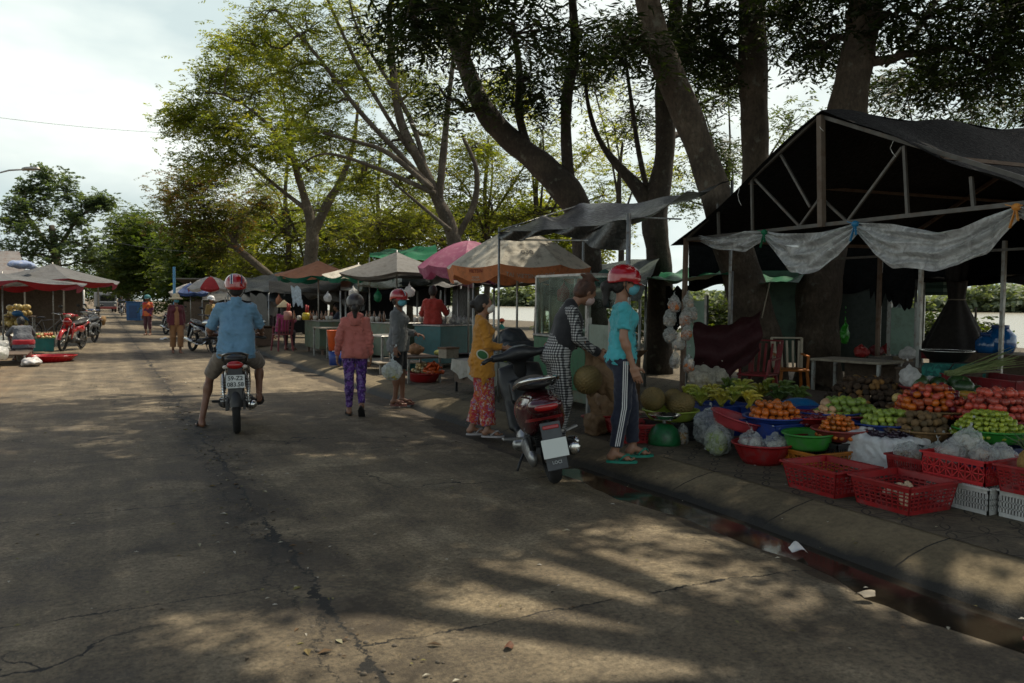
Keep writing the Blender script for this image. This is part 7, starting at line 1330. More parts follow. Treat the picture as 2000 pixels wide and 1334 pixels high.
for k, (x, y, z) in enumerate(((6.80, 5.16, .62), (6.92, 5.06, .66), (7.0, 4.94, .66), (7.06, 4.82, .63), (6.72, 5.26, .58))): fruit('pear', .052, (x, y, z), 'pale yellow pear along the top of the red apples', 'pear', 'pale pears behind the red apples')
basin('wide basket of pink apples at the right edge', (6.75, 4.30, .44), .33, .08, RED2, rb=.8, cat='basket', name='basket'); pile('pinkapple', (6.75, 4.30, .47), .31, .31, .037, 5, 'pink-red apple in the wide basket at the right edge', 'apple', 'pink apples at the right edge')
c_ = D(1858, 790, 7.75); TB = table('low board table behind the apple baskets', (c_[0], c_[1], 0), .8, .75, .52, WOOD, apron=.2)
for k, (px, py, key, r_, lb) in enumerate(((1838, 786, 'melon', .075, 'mottled green melon behind the red apples'), (1872, 780, 'melon', .085, 'round striped melon beside the papaya'), (1816, 762, 'melon', .055, 'small brownish melon at the left of the green ones'), (1882, 757, 'watermelon', .085, 'dark watermelon behind the papaya'), (1906, 764, 'watermelon', .08, 'dark melon right of the papaya'))):
    p_ = D(px, py, 7.6 if py > 770 else 7.85); fruit(key, r_, (p_[0], p_[1], max(p_[2], .52 + r_ * .9)), lb, 'melon', 'melons behind the apples', rot=(0, 0, k * .9))
p_ = D(1893, 772, 7.5); fruit('papaya', .05, (p_[0], p_[1], p_[2]), 'long orange papaya lying among the melons', 'papaya', None, rot=(0, .1, -TH - .15))
c_ = D(1832, 768, 8.3); basin('dark red tray of watermelons behind the stall pole', (c_[0], c_[1], .56), .34, .08, RED2, rb=.85, cat='tray', name='tray', sx=1.1); table('board table under the watermelons', (c_[0], c_[1], 0), .7, .65, .56, WOOD, apron=.2)
for k, (x, y) in enumerate(((c_[0] - .18, c_[1] + .10), (c_[0], c_[1]), (c_[0] + .18, c_[1] - .1))): fruit('watermelon', .095, (x, y, .67), 'dark round watermelon on the dark red tray', 'watermelon', 'watermelons on the dark red tray', rot=(.1, 0, k * 1.1))
c_ = at(1612, 800, .5); basin('wide blue tray of onions behind the plums', (c_[0], c_[1], .43), .30, .06, BLU1, rb=.8, cat='tray', name='tray'); pile('onion', (c_[0] + .05, c_[1] - .05, .44), .19, .15, .032, 2, 'brown onion on the wide blue tray', 'onion', 'onions on the blue tray'); fruit('onion', .055, (c_[0] + .03, c_[1] + .02, .55), 'large orange-brown onion topping the onions on the blue tray', 'onion', None, rot=(0, 0, 0))
crate('blue box under the tray of onions', (c_[0], c_[1], .12), 0, (.42, .42, .30), BLU1, 'solid', .97)
c_ = at(1512, 806, .5); basin('shallow blue tray heaped with orange persimmons', (c_[0], c_[1], .42), .26, .05, BLU1, rb=.8, cat='tray', name='tray'); pile('tomato', (c_[0], c_[1], .435), .24, .22, .034, 3, 'orange persimmon heaped on the shallow blue tray', 'persimmon', 'persimmons on the blue tray'); crate('blue crate under the tray of persimmons', (c_[0], c_[1], .12), 0, (.38, .42, .30), BLU1, 'solid', .97)
r = T('plastic_sheet', 'blue plastic sheet spread behind the persimmons', 'plastic sheet', at(1580, 790, .5)); surf('sheet', lambda u, v: np.stack([(u - .5) * .55, (v - .5) * .75, .02 * np.sin(u * 9) + .03 * np.sin(v * 11 + u * 5) - .06 + .04 * v], 1), 16, 20, pl('blue_sheet', (.01, .13, .32)), r)
# dark heap of taro / ginger at the back
c_ = D(1695, 782, 8.6); pile('root', (c_[0], c_[1], .43), .36, .44, .034, 5, 'dark brown taro root in the heap right of the straight trunk', 'root vegetable', 'roots heaped right of the straight trunk', keys=['root', 'root', 'root', 'mandarin', 'root'], nm='taro_root'); table('board table under the heap of dark roots', (c_[0], c_[1], 0), 1.0, .8, .43, WOOD, apron=.2)
# --- behind: red trays, lemongrass, teal cooler, wok, jars, bags ---
c_ = D(1940, 775, 8.4); crate('big red tray under the lemongrass bunch', (c_[0] + .1, c_[1], .54), -.2, (.60, .95, .19), RED2, 'solid', .93, cat='tray', name='tray'); table('back table carrying the big red tray', (c_[0] + .1, c_[1], 0), 1.1, .7, .54, WOOD, apron=.2)
r = T('lemongrass_bunch', 'sheaf of pale green lemongrass stalks on the big red tray', 'lemongrass', (c_[0] - .1, c_[1] + .05, .74), -TH); mb = MB()
for k in range(46):
    a = g5.normal(.42, .20); L = g5.uniform(.45, .72); y0 = g5.normal(0, .05); mb.tube([(-.35, y0, g5.uniform(0, .04)), (-.35 + L * .5, y0 + g5.normal(0, .04), .05 + .5 * L * .35 * a), (-.35 + L, y0 + g5.normal(0, .09), .06 + L * .42 * a)], [.008, .006, .002], 5)
mb.build('stalks', M('lemongrass', (.22, .26, .10), .6, col2=(.12, .17, .05), ns=20), r)
for k in range(5): fruit('bulb', .04, (c_[0] + .05 + .04 * k, c_[1] - .36 - .02 * k, .70), 'pale onion on the right end of the big red tray', 'onion', 'pale onions on the big red tray')
r = T('cooler_bag', 'teal patterned cooler behind the watermelons', 'cooler', D(1862, 745, 9.0), -.3); MB().box((0, 0, .10), (.62, .3, .2), bev=.04).build('body', pattern('teal_pattern', 'fl', [(.02, .15, .13), (.03, .22, .18), (.015, .11, .10)], 22), r); MB().tube([(-.2, -.16, .12), (-.15, -.2, .22), (.15, -.2, .22), (.2, -.16, .12)], .008, 6).build('handle', BLACKP, r)
bag('white and pink bag hanging beside the stall pole', D(1778, 758, 8.3), (.11, .09, .11), mat=FILM3, inner=PNK, seed=31, n_in=5); bag('low white and pink bag right of the stall pole', D(1822, 758, 8.9), (.15, .10, .07), mat=FILM3, inner=PNK, seed=32, n_in=5, knot=False)
p_ = D(1850, 690, 9.2); r = T('wok', 'wide dark wok with a bright rim at the stall centre', 'wok', (p_[0], p_[1], p_[2] - .10)); MB().lathe([(.001, -.06), (.12, -.03), (.22, .06), (.27, .125), (.275, .13), (.262, .13), (.21, .07), (.1, -.02), (.001, -.045)], n=32).build('bowl', M('wok_iron', (.03, .028, .026), .5, .6), r); MB().torus((0, 0, .13), .272, .007, 'z', 36, 6).build('rim', CHROME, r)
table('dark table beneath the wide wok', (p_[0], p_[1], 0), .8, .7, float(p_[2] - .17), WOOD, apron=.3)
for k, (px, r_, lb) in enumerate(((1925, .13, 'blue plastic jar half hidden by the cone-shaped parasol'), (1952, .19, 'large round blue plastic jar at the right end'))):
    p_ = D(px, 690, 10.8); r = T('jar', lb, 'jar', (p_[0], p_[1], .84), 0, 'blue jars at the right'); MB().lathe([(.001, 0), (r_ * .8, 0), (r_, r_ * .4), (r_, r_ * 1.2), (r_ * .6, r_ * 1.65), (r_ * .5, r_ * 1.7), (.001, r_ * 1.7)], n=24).build('body', M('blue_jar', (.01, .10, .30), .15, coat=.5), r); MB().lathe([(.001, .0), (r_ * .55, 0), (r_ * .55, .05), (.001, .055)], (0, 0, r_ * 1.66), 20).build('lid', M('blue_jar_lid', (.02, .06, .2), .3), r)
p_ = D(1960, 700, 10.8); table('dark table under the blue jars', (p_[0], p_[1], 0), 1.2, .7, .84, WOOD, apron=.5)
for k, (px, py, lb, m_) in enumerate(((1683, 690, 'red bag with a white top on the dark table', RED1), (1712, 688, 'dark red bag beside the mint panel', RED2), (1735, 684, 'bright red cloth bundle against the mint panel', RED1), (1772, 694, 'small white bag below the mint panel', FILM3))): bag(lb, at(px, py + 8, .74), (.11, .09, .08), mat=m_ if m_ is FILM3 else M('red_bag%d' % (m_ is RED2), (.3, .02, .02) if m_ is RED1 else (.12, .01, .015), .45, bump=.5, bs=20), seed=40 + k, group='bags on the dark table')
for k, (px, lb) in enumerate(((1722, 'grey carton at the left on the dark table'), (1756, 'brown carton with marks below the mint panel'))): r = T('carton', lb, 'box', at(px, 716, .62), .2); MB().box((0, 0, .07), (.30, .24, .14), bev=.005).build('box', M('carton_%d' % k, (.12, .11, .10) if k == 0 else (.2, .15, .1), .85), r); MB().box((0, 0, .143), (.3, .05, .003)).build('tape', PALEWOOD, r)
r = T('boat_bench', 'tan table with pink cloth by the bright water gap', 'table', D(1835, 668, 12.5) * [1, 1, 0] + [0, 0, .12]); MB().box((0, 0, .72), (1.0, .5, .05)).build('tabletop', M('tan_board', (.45, .28, .13), .7), r); MB().box((.05, -.02, .60), (.8, .5, .14), bev=.03).build('cloth', M('pink_cloth', (.4, .06, .09), .8), r)
for x in (-.45, .45):
    for y in (-.2, .2): MB().box((x, y, .27), (.04, .04, .54)).build('leg', WOOD, r)
bag('bright green plastic bag hanging on the straight trunk', D(1650, 672, 10.6), (.085, .05, .13), mat=M('green_bag', (.03, .26, .02), .35, trans=.3, bump=.4, bs=20), seed=51, hang=.16)
r = T('hammock', 'dark maroon hammock cloth slung beside the leaning trunk', 'hammock', D(1420, 690, 10.4)); surf('cloth', lambda u, v: np.stack([(u - .5) * .85, .08 * np.sin(v * 9), .30 - v * (.35 + .35 * np.sin(PI * (u * .5 + .35))) + .10 * u + .02 * np.sin(u * 20 + v * 7) + .22 * np.abs(u - .4)], 1) @ rotm(0, 0, -TH).T, 30, 16, M('maroon_cloth', (.038, .005, .008), .8, bump=.5, bs=20), r, .01); MB().tube([(-.38, .2, .35), (-.45, .3, .8)], .008, 5).tube([(.38, -.2, .45), (.5, -.2, .9)], .008, 5).build('rope', PALEWOOD, r)
def plastic_chair(label, c, rz, m, group=None, back=None, name='chair', zb=.12):
    r = T(name, label, 'chair', (c[0], c[1], zb), rz, group); MB().box((0, 0, .43), (.40, .40, .03), bev=.012).build('seat', m, r)
    for i in (-1, 1):
        for j in (-1, 1): MB().beam((i * .17, j * .17, .42), (i * .21, j * .21, 0), .035).build('leg', m, r)
    mb = MB()
    for k in range(5): mb.beam((-.15 + .075 * k, -.19, .44), (-.17 + .085 * k, -.27, .82), .03, .012)
    mb.beam((-.19, -.19, .44), (-.21, -.28, .86), .035, .02).beam((.19, -.19, .44), (.21, -.28, .86), .035, .02).beam((-.21, -.28, .86), (.21, -.28, .86), .06, .02); mb.build('backrest', back or m, r)
    for i in (-1, 1): MB().beam((i * .20, -.22, .64), (i * .20, .12, .62), .035, .02).beam((i * .20, .12, .62), (i * .18, .14, .43), .03).build('armrest', m, r)
    return r
p_ = D(1545, 720, 11.4); plastic_chair('white and orange chair between the two big trunks', p_, 2.6, M('chair_orange', (.50, .16, .02), .5), back=M('chair_cream', (.5, .45, .35), .5)); p_ = D(1480, 730, 10.6); plastic_chair('red plastic chair half hidden by the leaning trunk', p_, 2.0, RED2)
# bags of chips hanging on the pole and swollen bags behind
PXP = PX(1330, 600, X0); k = 0
for (px, py, a, h) in ((1318, 595, .075, .09), (1345, 590, .08, .10), (1308, 622, .08, .10), (1338, 622, .08, .10), (1352, 612, .07, .09), (1310, 655, .085, .09), (1342, 650, .075, .09), (1325, 672, .08, .07), (1318, 705, .075, .09), (1345, 712, .07, .09)):
    p_ = D(px, py, 9.15 + .12 * (k % 3)); bag(['topmost left', 'topmost right', 'upper left', 'upper middle', 'upper right', 'orange-streaked lower left', 'lower right', 'squat lower middle', 'bottom left', 'bottom right'][k] + ' bag of prawn crackers hanging on the stall pole', p_ - [0, 0, h], (a, a * .8, h), inner=PNK if k % 3 else ORF, seed=60 + k, group='cracker bags hanging on the stall pole', n_in=14, in_r=.026, hang=.05, hh=.011); k += 1
for k, (px, py, a, lb) in enumerate(((1372, 722, .20, 'large swollen bag of puffed snacks behind the cracker bags'), (1400, 715, .16, 'second swollen snack bag, beside the hammock'), (1412, 745, .18, 'slumped pale bag in front of the hammock'))): bag(lb, D(px, py + 20, 9.6 + .1 * k) - [0, 0, .12], (a, a * .8, a * .75), inner=YEL, seed=80 + k, n_in=16, in_r=.04, mat=M_film('snack_film%d' % k, (.7, .68, .6), .72))
p_ = D(1385, 778, 9.7); r = T('basket', 'round woven basket under the swollen snack bags', 'basket', (p_[0], p_[1], .12)); MB().lathe([(.001, .0), (.19, 0), (.22, .35), (.23, .36), (.21, .35), (.18, .02), (.001, .02)], n=60, rib=.02, ribn=30).build('weave', M('pink_wicker', (.26, .15, .10), .8, bump=.9, bs=70), r); MB().torus((0, 0, .355), .222, .012, 'z').build('rim', WICK, r)
crate('dark low crate under the pale slumped bag', (D(1415, 790, 9.5)[0], D(1415, 790, 9.5)[1], .12), .2, (.45, .4, .3), BLK1, 'slots', 1)
# --- middle stall goods ---
tb = np.array([4.98, 10.75]); 
for k, (dx, dy, lb) in enumerate(((-.05, .12, 'clear bag of jelly cups at the left of the oilcloth table'), (.05, -.18, 'clear bag of jelly cups at the right of the oilcloth table'))): bag(lb, (tb[0] + dx, tb[1] + dy, .61), (.19, .16, .09), inner=M('dark_jelly', (.03, .03, .035), .3), seed=90 + k, n_in=14, in_r=.045)
bag('small green pack on the right end of the oilcloth table', (tb[0] + .1, tb[1] - .45, .61), (.07, .07, .06), mat=GRN2, seed=93, knot=False)
c_ = G(827, 745, .12); basin('red plastic basin under the sacks of onions and carrots', (c_[0], c_[1], .12), .28, .15, RED1, sx=1.0, sy=1.3); pile('bulb', (c_[0] + .05, c_[1] + .1, .26), .18, .2, .034, 3, 'pale bulb heaped left in the red plastic basin', 'vegetable', 'pale bulbs in the middle stall basin'); pile('carrot', (c_[0] + .12, c_[1] - .18, .26), .14, .16, .036, 3, 'carrot heaped right in the red plastic basin', 'carrot', 'carrots in the middle stall basin')
basin('small teal bucket behind the grey jacket woman\'s knees', G(802, 725, .12), .11, .22, TEAL1, rb=.8, cat='bucket', name='bucket'); bag('netted brown bag on the dark bench-like table', D(812, 690, 13.8) * [1, 1, 0] + [0, 0, .56], (.17, .14, .09), mat=M('brown_net', (.25, .13, .06), .8), inner=ORF, seed=95, n_in=6); bag('yellow-green bag on the end of the dark bench-like table', G(862, 695, .5), (.14, .12, .06), mat=M('yellowgreen', (.28, .28, .06), .6), seed=96, knot=False); r = T('carton', 'small pale carton with a brown lid behind the jelly bags', 'box', G(876, 700, .55), .3); MB().box((0, 0, .08), (.25, .2, .14)).build('box', PALEWOOD, r); MB().box((0, 0, .165), (.27, .22, .03)).build('lid', M('cardboard', (.14, .08, .045)), r)
for k, (px, py) in enumerate(((862, 636), (880, 632), (897, 638), (908, 636), (926, 634))): bag(['clear bag leftmost on the teal counter', 'tall clear bag on the teal counter', 'clear bag in the middle of the teal counter', 'flat clear bag right of the middle on the teal counter', 'clear bag rightmost on the teal counter'][k], D(px, py, 17) * [1, 1, 0] + [0, 0, .98], (.12, .1, .08 + .04 * (k == 1)), inner=WH, seed=100 + k, group='clear bags on the teal counter', n_in=5)
r = T('plastic_bin', 'orange plastic bin hung by the thin white-topped table', 'bin', G(655, 715, .12) + [0, 0, .02], 0); MB().lathe([(.001, 0), (.13, 0), (.17, .40), (.18, .41), (.16, .4), (.12, .02), (.001, .02)], (0, 0, .30), 22).build('bin', ORB, r); MB().lathe([(.001, 0), (.12, 0), (.14, .28), (.13, .28), (.11, .01), (.001, .01)], n=22).build('blue_bucket', BLU1, r)
for k, (px, py, m_, lb, h) in enumerate(((598, 628, M('yellow_jar', (.5, .38, .03), .3), 'yellow jar with red-capped bottles on the long green counter', .16), (562, 622, M('pinkish_jar', (.4, .2, .16), .5), 'pinkish jar near the conical hat', .2))): r = T('jar', lb, 'jar', D(px, py, 20.6) * [1, 1, 0] + [0, 0, .955]); MB().lathe([(.001, 0), (.10, 0), (.1, h), (.07, h + .02), (.001, h + .02)], n=16).build('body', m_, r); MB().tube([(0, 0, h), (0, 0, h + .22)], .025, 8).tube([(.04, 0, h), (.05, 0, h + .2)], .02, 8).build('bottle_neck', RED1, r)
p_ = G(551, 685, .12); plastic_chair('maroon slatted plastic chair under the conical-hat vendor', p_, .25, M('maroon_plastic', (.20, .05, .06), .5))
BOT = MB().lathe([(.001, 0), (.033, 0), (.035, .02), (.035, .13), (.012, .19), (.012, .23), (.001, .23)], n=10).mesh('bottle', M('sauce_bottle', (.16, .06, .02), .15, coat=.4)); BOT2 = MB().lathe([(.001, 0), (.05, 0), (.055, .09), (.04, .11), (.001, .115)], n=10).mesh('tub', M('food_tub', (.45, .43, .38), .4, dirt=(.3, .12, .05)))
for lb, nm, me, cs, z, dep, grp in (('brown sauce bottle crowded on the long green counter', 'bottle', BOT, [566, 574, 606, 612, 619, 628, 636], 627, 20.6, 'bottles on the long green counter'), ('pale food tub on the long green counter', 'tub', BOT2, [584, 616, 640, 646], 629, 20.4, 'tubs on the long green counter'), ('small bottle on the counter between the two helmets', 'bottle', BOT, [716, 722, 731, 742, 750], 627, 17.6, 'bottles between the helmets'), ('pale tub on the counter between the two helmets', 'tub', BOT2, [727, 737, 812, 822], 629, 17.5, 'tubs between the helmets')):
    for px in cs:
        p_ = D(px, z, dep); o = link(nm, me, None, (p_[0], p_[1], .955 if dep > 19 else 1.005)); tagit(o, lb, nm, grp)
for k, (px, py, dep, w_, h, lb, c) in enumerate(((700, 690, 16.5, .4, .3, 'brown carton on the ground right of the orange bin', (.2, .13, .07)), (722, 676, 17.5, .35, .45, 'stacked dark box behind the hooded woman', (.06, .05, .05)), (742, 670, 18, .45, .35, 'faded blue box under the grey steel table', (.06, .12, .2)), (690, 668, 19, .5, .4, 'green box under the long counters', (.05, .1, .06)), (905, 715, 14, .4, .4, 'dark box under the teal counter end', (.03, .03, .03)), (515, 668, 24, .6, .5, 'brown box near the standing vendor', (.14, .09, .06)), (478, 655, 27, .6, .6, 'dark red box left of the standing vendor', (.16, .03, .03)), (1420, 775, 10.2, .5, .3, 'dark box under the hammock', (.04, .03, .03)))):
    p_ = D(px, py, dep); r = T('box', lb, 'box', (p_[0], p_[1], .12), .3 * k); MB().box((0, 0, h / 2), (w_, w_ * .8, h), bev=.01).build('carton', M('box%d' % k, c, .85, dirt=tuple(v * .4 for v in c)), r); MB().box((w_ * .3, 0, h + .02), (w_ * .45, w_ * .8, .006), rotm(0, -.3, 0)).box((-w_ * .3, 0, h + .02), (w_ * .45, w_ * .8, .006), rotm(0, .4, 0)).build('flap', MC['box%d' % k], r)
for k, (px, py, dep, m_, lb) in enumerate(((690, 582, 19.5, FILM3, 'white bag hanging below the small tan canopy'), (738, 590, 18, GREENT, 'green bag hanging below the grey peaked canopy'), (800, 580, 17.5, FILM3, 'white bag hanging left of the man in the red shirt'), (545, 596, 22.5, SALMON, 'orange bag hanging above the conical hat'), (640, 590, 22, FILM3, 'pale bag hanging under the orange canopy right side'), (1100, 590, 12.2, REDC, 'red bag hanging beside the kiosk glass'))): bag(lb, D(px, py, dep), (.12, .09, .12), mat=m_, seed=150 + k, hang=.15, hh=.02)
# --- left side goods ---
c_ = G(98, 706, 0); basin('shiny red basin on the ground beside the crouching vendor', (c_[0], c_[1], 0), .46, .14, M('shiny_red', (.5, .012, .015), .25, coat=.4), rb=.75, sx=1.2); c_ = G(62, 715, 0); bag('white crumpled plastic bag on the ground at the canopy pole foot', (c_[0], c_[1], 0), (.33, .2, .10), mat=M('white_film_solid', (.6, .58, .56), .5, bump=.6, bs=12, dirt=(.25, .3, .35), ns=4), seed=110, knot=False, hh=.02)
c_ = G(85, 688, 0); crate('teal crate of vegetables in front of the crouching vendor', (c_[0] - .1, c_[1] + .6, 0), .2, (.6, .5, .34), TEAL1, 'solid', .95); pile('bulb', (c_[0] - .05, c_[1] + .9, .32), .3, .2, .05, 2, 'mixed vegetable on the teal crate', 'vegetable', 'vegetables on the teal crate', keys=['bulb', 'redapple', 'guava'], nm='vegetable')
for k, (px, py, z, lb) in enumerate(((30, 648, .5, 'sack of yellow melons lower, beside the leftmost posts'), (38, 625, .85, 'sack of yellow melons upper, behind the posts'))):
    c_ = D(px, py, 27); pile('pear', (c_[0], c_[1], z), .42, .3, .12, 2, 'big yellow fruit stacked behind the left posts', 'fruit', 'yellow fruit behind the left posts', nm='yellow_fruit'); table(['low rack for the yellow fruit at the left', 'tall rack for the yellow fruit at the left'][k], (c_[0], c_[1], 0), 1.0, .9, z, WOOD, zb=0)
for k, (px, py) in enumerate(((8, 690), (16, 672), (-4, 705))): c_ = G(px, py + 12, 0); bag(['pale bag of greens at the very left edge', 'pale bag behind the left post', 'pale bag lowest at the left edge'][k], (c_[0], c_[1], .15), (.28, .22, .16), mat=FILM3, inner=GRN2, seed=120 + k, n_in=10, in_r=.06, hh=.02)
c_ = G(5, 712, 0); table('low board table at the left edge', (c_[0], c_[1] + .3, 0), 1.6, 1.0, .25, WOOD, zb=0)
r = T('cone_hat_stack', 'blue-topped bundle on the yellow fruit at the left', 'bundle', D(34, 612, 26.5)); sobj('cloth', [ell((0, 0, 0), (.16, .14, .1)), cap((.05, 0, -.02), (.3, 0, -.22), .06, .03, k=.04)], .02, SKY1, r)
for k, (px, py, zz, a, b_, lb) in enumerate(((40, 505, 0, .35, .12, 'blue and white cloth tossed on the lower grey canopy'), (62, 522, 0, .3, .14, 'dark bundle on the roof behind the left canopies'))): r = T('cloth_bundle', lb, 'cloth', D(px, py + 12, 24 + 6 * k)); sobj('cloth', [ell((0, 0, 0), (a, .25, b_)), ell((a * .6, .1, -.03), (a * .6, .2, b_ * .7), k=.08)], .03, M('cloth_%d' % k, (.25, .32, .5) if k == 0 else (.08, .08, .09), .9, dirt=(.5, .5, .5) if k == 0 else None), r, post=lambda X, F: F + .03 * bump3(X, 9, 1))
def bicycle(label, c, rz, group='bicycles on the left'):
    r = T('bicycle', label, 'bicycle', (c[0], c[1], 0), rz, group); wheel(-.52, .32, .32, .02, r, spokes=16, name='rear_wheel'); wheel(.55, .32, .32, .02, r, spokes=16, name='front_wheel'); MB().tube([(0, -.52, .32), (0, -.08, .28), (0, -.2, .72), (0, -.52, .32)], .012, 6).tube([(0, -.08, .28), (0, .42, .72), (0, -.18, .68)], .014, 6).tube([(0, .40, .82), (0, .46, .6), (0, .55, .32)], .014, 6).build('frame', M('bike_paint', (.3, .3, .32), .4, .5), r); MB().tube([(-.28, .25, .92), (-.15, .36, .9), (0, .40, .86), (.15, .36, .9), (.28, .25, .92)], .011, 6).build('handlebar', CHROME, r); MB().ell((0, -.22, .78), (.09, .14, .035), 12, 7).build('saddle', LEATHER, r); MB().torus((0, -.08, .28), .09, .008, 'x', 18, 5).tube([(-.1, -.05, .14), (.1, -.1, .42)], .01, 5).build('crank', ENG, r); return r
bicycle('bicycle with pale handlebars left of the red motorbike', G(95, 664, 0), -1.1); bicycle('bicycle leaning farther back by the shack', G(76, 640, 0), -1.3)
# litter
def litter():
    g = np.random.default_rng(3); V = []; F = []; tn = []
    for k in range(900):
        if k < 620: x, y = g.uniform(-1.2, 3.9), g.uniform(2.2, 17)
        else: x, y = g.uniform(3.2, 5.5), g.uniform(1.5, 12)
        if abs(x - .95) > .5 and k % 3 == 0: x = .95 + g.normal(0, .2)
        z = .006 if x < 3.3 else (-.01 if x < 3.9 else (.125 if x > 4.4 else .07)); s = g.uniform(.006, .02) * (1 if k % 9 else 1.8); a = g.uniform(0, 6.28); e = g.uniform(.25, .6); n = len(V); c_, s_ = math.cos(a), math.sin(a)
        for (u, v, h) in ((-1, 0, 0), (0, e, .35), (1, 0, .1), (0, -e, .3)): V.append((x + (u * c_ - v * s_) * s, y + (u * s_ + v * c_) * s, z + h * s)); tn.append(k % 10 / 10)
        F.append((n, n + 1, n + 2, n + 3))
    m, t, o = nodes('litter'); a = t.nodes.new('ShaderNodeAttribute'); a.attribute_name = 'tint'; b = t.nodes.new('ShaderNodeBsdfPrincipled'); t.links.new(ramp(t, a.outputs['Fac'], [(.0, (.03, .02, .01)), (.3, (.12, .07, .03)), (.6, (.22, .2, .06)), (.85, (.5, .47, .4))]), b.inputs['Base Color']); b.inputs['Roughness'].default_value = .8; t.links.new(b.outputs[0], o.inputs['Surface'])
    o = link('leaf_litter', mkmesh('leaf_litter', V, np.array(F), m, False, tint=tn)); tagit(o, 'dead leaves and scraps scattered over the road and gutter', 'litter', kind='stuff')
    g = np.random.default_rng(4); mb = MB()
    for k in range(170):
        y = g.uniform(2.4, 9.5); x = .95 + g.normal(0, .11) + .04 * math.sin(y * 3); s = g.uniform(.004, .016); mb.ell((x, y, s * .3), (s, s * g.uniform(.6, 1), s * .6), 6, 4, rotm(0, 0, g.uniform(0, 3)))
    o = mb.build('rubble', M('rubble', (.12, .10, .075), .95, bump=.5)); tagit(o, 'broken concrete crumbs along the long crack in the road', 'rubble', kind='stuff')
litter()
def scrap(label, p, m, a, cat='litter', sd=0, name='paper_scrap'):
    o = link(name, MB().grid(lambda u, v: np.stack([(u - .5) * a * (1 + .3 * np.sin(v * 4)), (v - .5) * a * .7, .006 + .25 * a * np.abs(np.sin(u * 3 + v * 2 + sd)) * np.sin(PI * v)], 1), 9, 8).mesh(name, m), None, p, sd); tagit(o, label, cat)
scrap('crumpled white paper lying in the gutter water', (3.70, 3.55, -.01), M('white_paper', (.75, .75, .72), .8), .13, sd=1); scrap('red and white sweet wrapper at the kerb, lower right corner', (3.66, 2.12, -.02), M('wrapper', (.45, .03, .03), .4, dirt=(.5, .5, .55)), .09, sd=2); scrap('pale torn husk beside the gutter water', (3.42, 2.83, .0), PALEWOOD, .09, sd=3); scrap('dried brown leaf curled on the road, bottom centre', (1.52, 3.04, .004), M('dry_leaf', (.12, .045, .02), .8), .05, sd=4, name='leaf')
scrap('white bag lying on the road behind the maroon walker', tuple(G(322, 663, .0)), M('white_paper', (.75, .75, .72), .8), .35, sd=5, name='plastic_bag', cat='plastic bag')
# ======================= PEOPLE AND MOTORBIKES IN PLACE =======================
REDH = paint('helmet_red', (.34, .01, .012)); STR = [WHITE_P, M('stripe_blue', (.02, .03, .12), .4)]
MBLUE = M('mask_blue', (.10, .34, .42), .8, bump=.1); MWHITE = M('mask_white', (.62, .60, .55), .8, bump=.1); MPINK = M('mask_pink', (.55, .42, .40), .8, bump=.1)
def facing(px, right): 
    "rotz for a figure at photo column px; right = angle turned from facing straight away, clockwise seen from above (pi/2 = photo right)"
    return -(TH + math.atan((px - 1000) / FPX) + right)
# rider and bike
p_ = G(463, 848, 0); hb = facing(463, .0); fwd = np.array([-math.sin(hb), math.cos(hb), 0]); bl = p_ + fwd * .66
motorbike('black motorbike with a white number plate ridden by the man in the blue shirt', (bl[0], bl[1], 0), hb, BLACKG, plate=('59-Z2', '083.58'), kick=False, lean=-.02)
BLUSH = cloth('blue_polo', (.135, .27, .40)); SHORT = cloth('khaki_shorts', (.19, .155, .12)); pelz = .875
rl = bl - fwd * .20; pz = -.03
J = dict(pel=(0, 0, .86), hR=(.10, .0, .83), hL=(-.10, .0, .83), kR=(.24, .38, .66), aR=(.235, .20, .325), kL=(-.27, .26, .56), aL=(-.36, .10, .085), sR=(.162, .06, 1.30), sL=(-.162, .06, 1.30), eR=(.25, .22, 1.08), eL=(-.27, .18, 1.06), wR=(.27, .46, 1.0), wL=(-.27, .44, 1.0), neck=(0, .05, 1.375), chest=(0, .06, 1.21), waist=(0, 0, 1.03), hc=(0, .09, 1.515))
person('man in a blue polo and red striped helmet sitting astride the black motorbike', (rl[0], rl[1], 0), hb, 1.69, SKIN_T, J=J, fem=0, girth=1.12, top=dict(m=BLUSH, sleeve=.95, hem=.10, t=.020, sw=.022, collar=.035, wr=.012, vert=1), bottom=dict(m=SHORT, len=.98, t=.022, fl=.02, wr=.008), hair='short', helmet=dict(m=REDH, brim=1, stripe=[(-.045, .030, 0), (-.045, .014, 1), (.06, .012, 1)], sm=STR), shoes=BLACKP, hands=dict(R=dict(n=(0, .2, -1), curl=1.0, d=(-.1, .9, 0)), L=dict(n=(0, .2, -1), curl=1.0, d=(.1, .9, 0))), toes=dict(R=(0, .1), L=(.1, 0)), pz=-.015)
# the hooded woman walking away
p_ = G(694, 812, 0); person('woman walking away in a coral hooded jacket and purple patterned leggings', p_, facing(694, .02), 1.52, SKIN, J=dict(kR=(.075, .05, .46), aR=(.085, -.06, .15), kL=(-.08, .03, .46), aL=(-.085, .10, .085), wL=(-.235, .04, .80), eL=(-.215, -.05, 1.04)), top=dict(m=cloth('coral_fleece', (.46, .14, .115)), sleeve=1.97, hem=.10, t=.019, sw=.016, hood=1, wr=.011, collar=.03, flare=.005), bottom=dict(m=pattern('purple_leggings', 'fl', [(.09, .03, .20), (.03, .018, .08), (.16, .06, .30), (.22, .15, .36), (.05, .02, .13)], 34), len=1.93, t=.010), hair='pony', helmet=dict(m=M('helmet_dark', (.035, .026, .024), .4, coat=.2), brim=0), shoes=BLACKP, toes=dict(R=(0, -.85), L=(.0, 0)), girth=1.0)
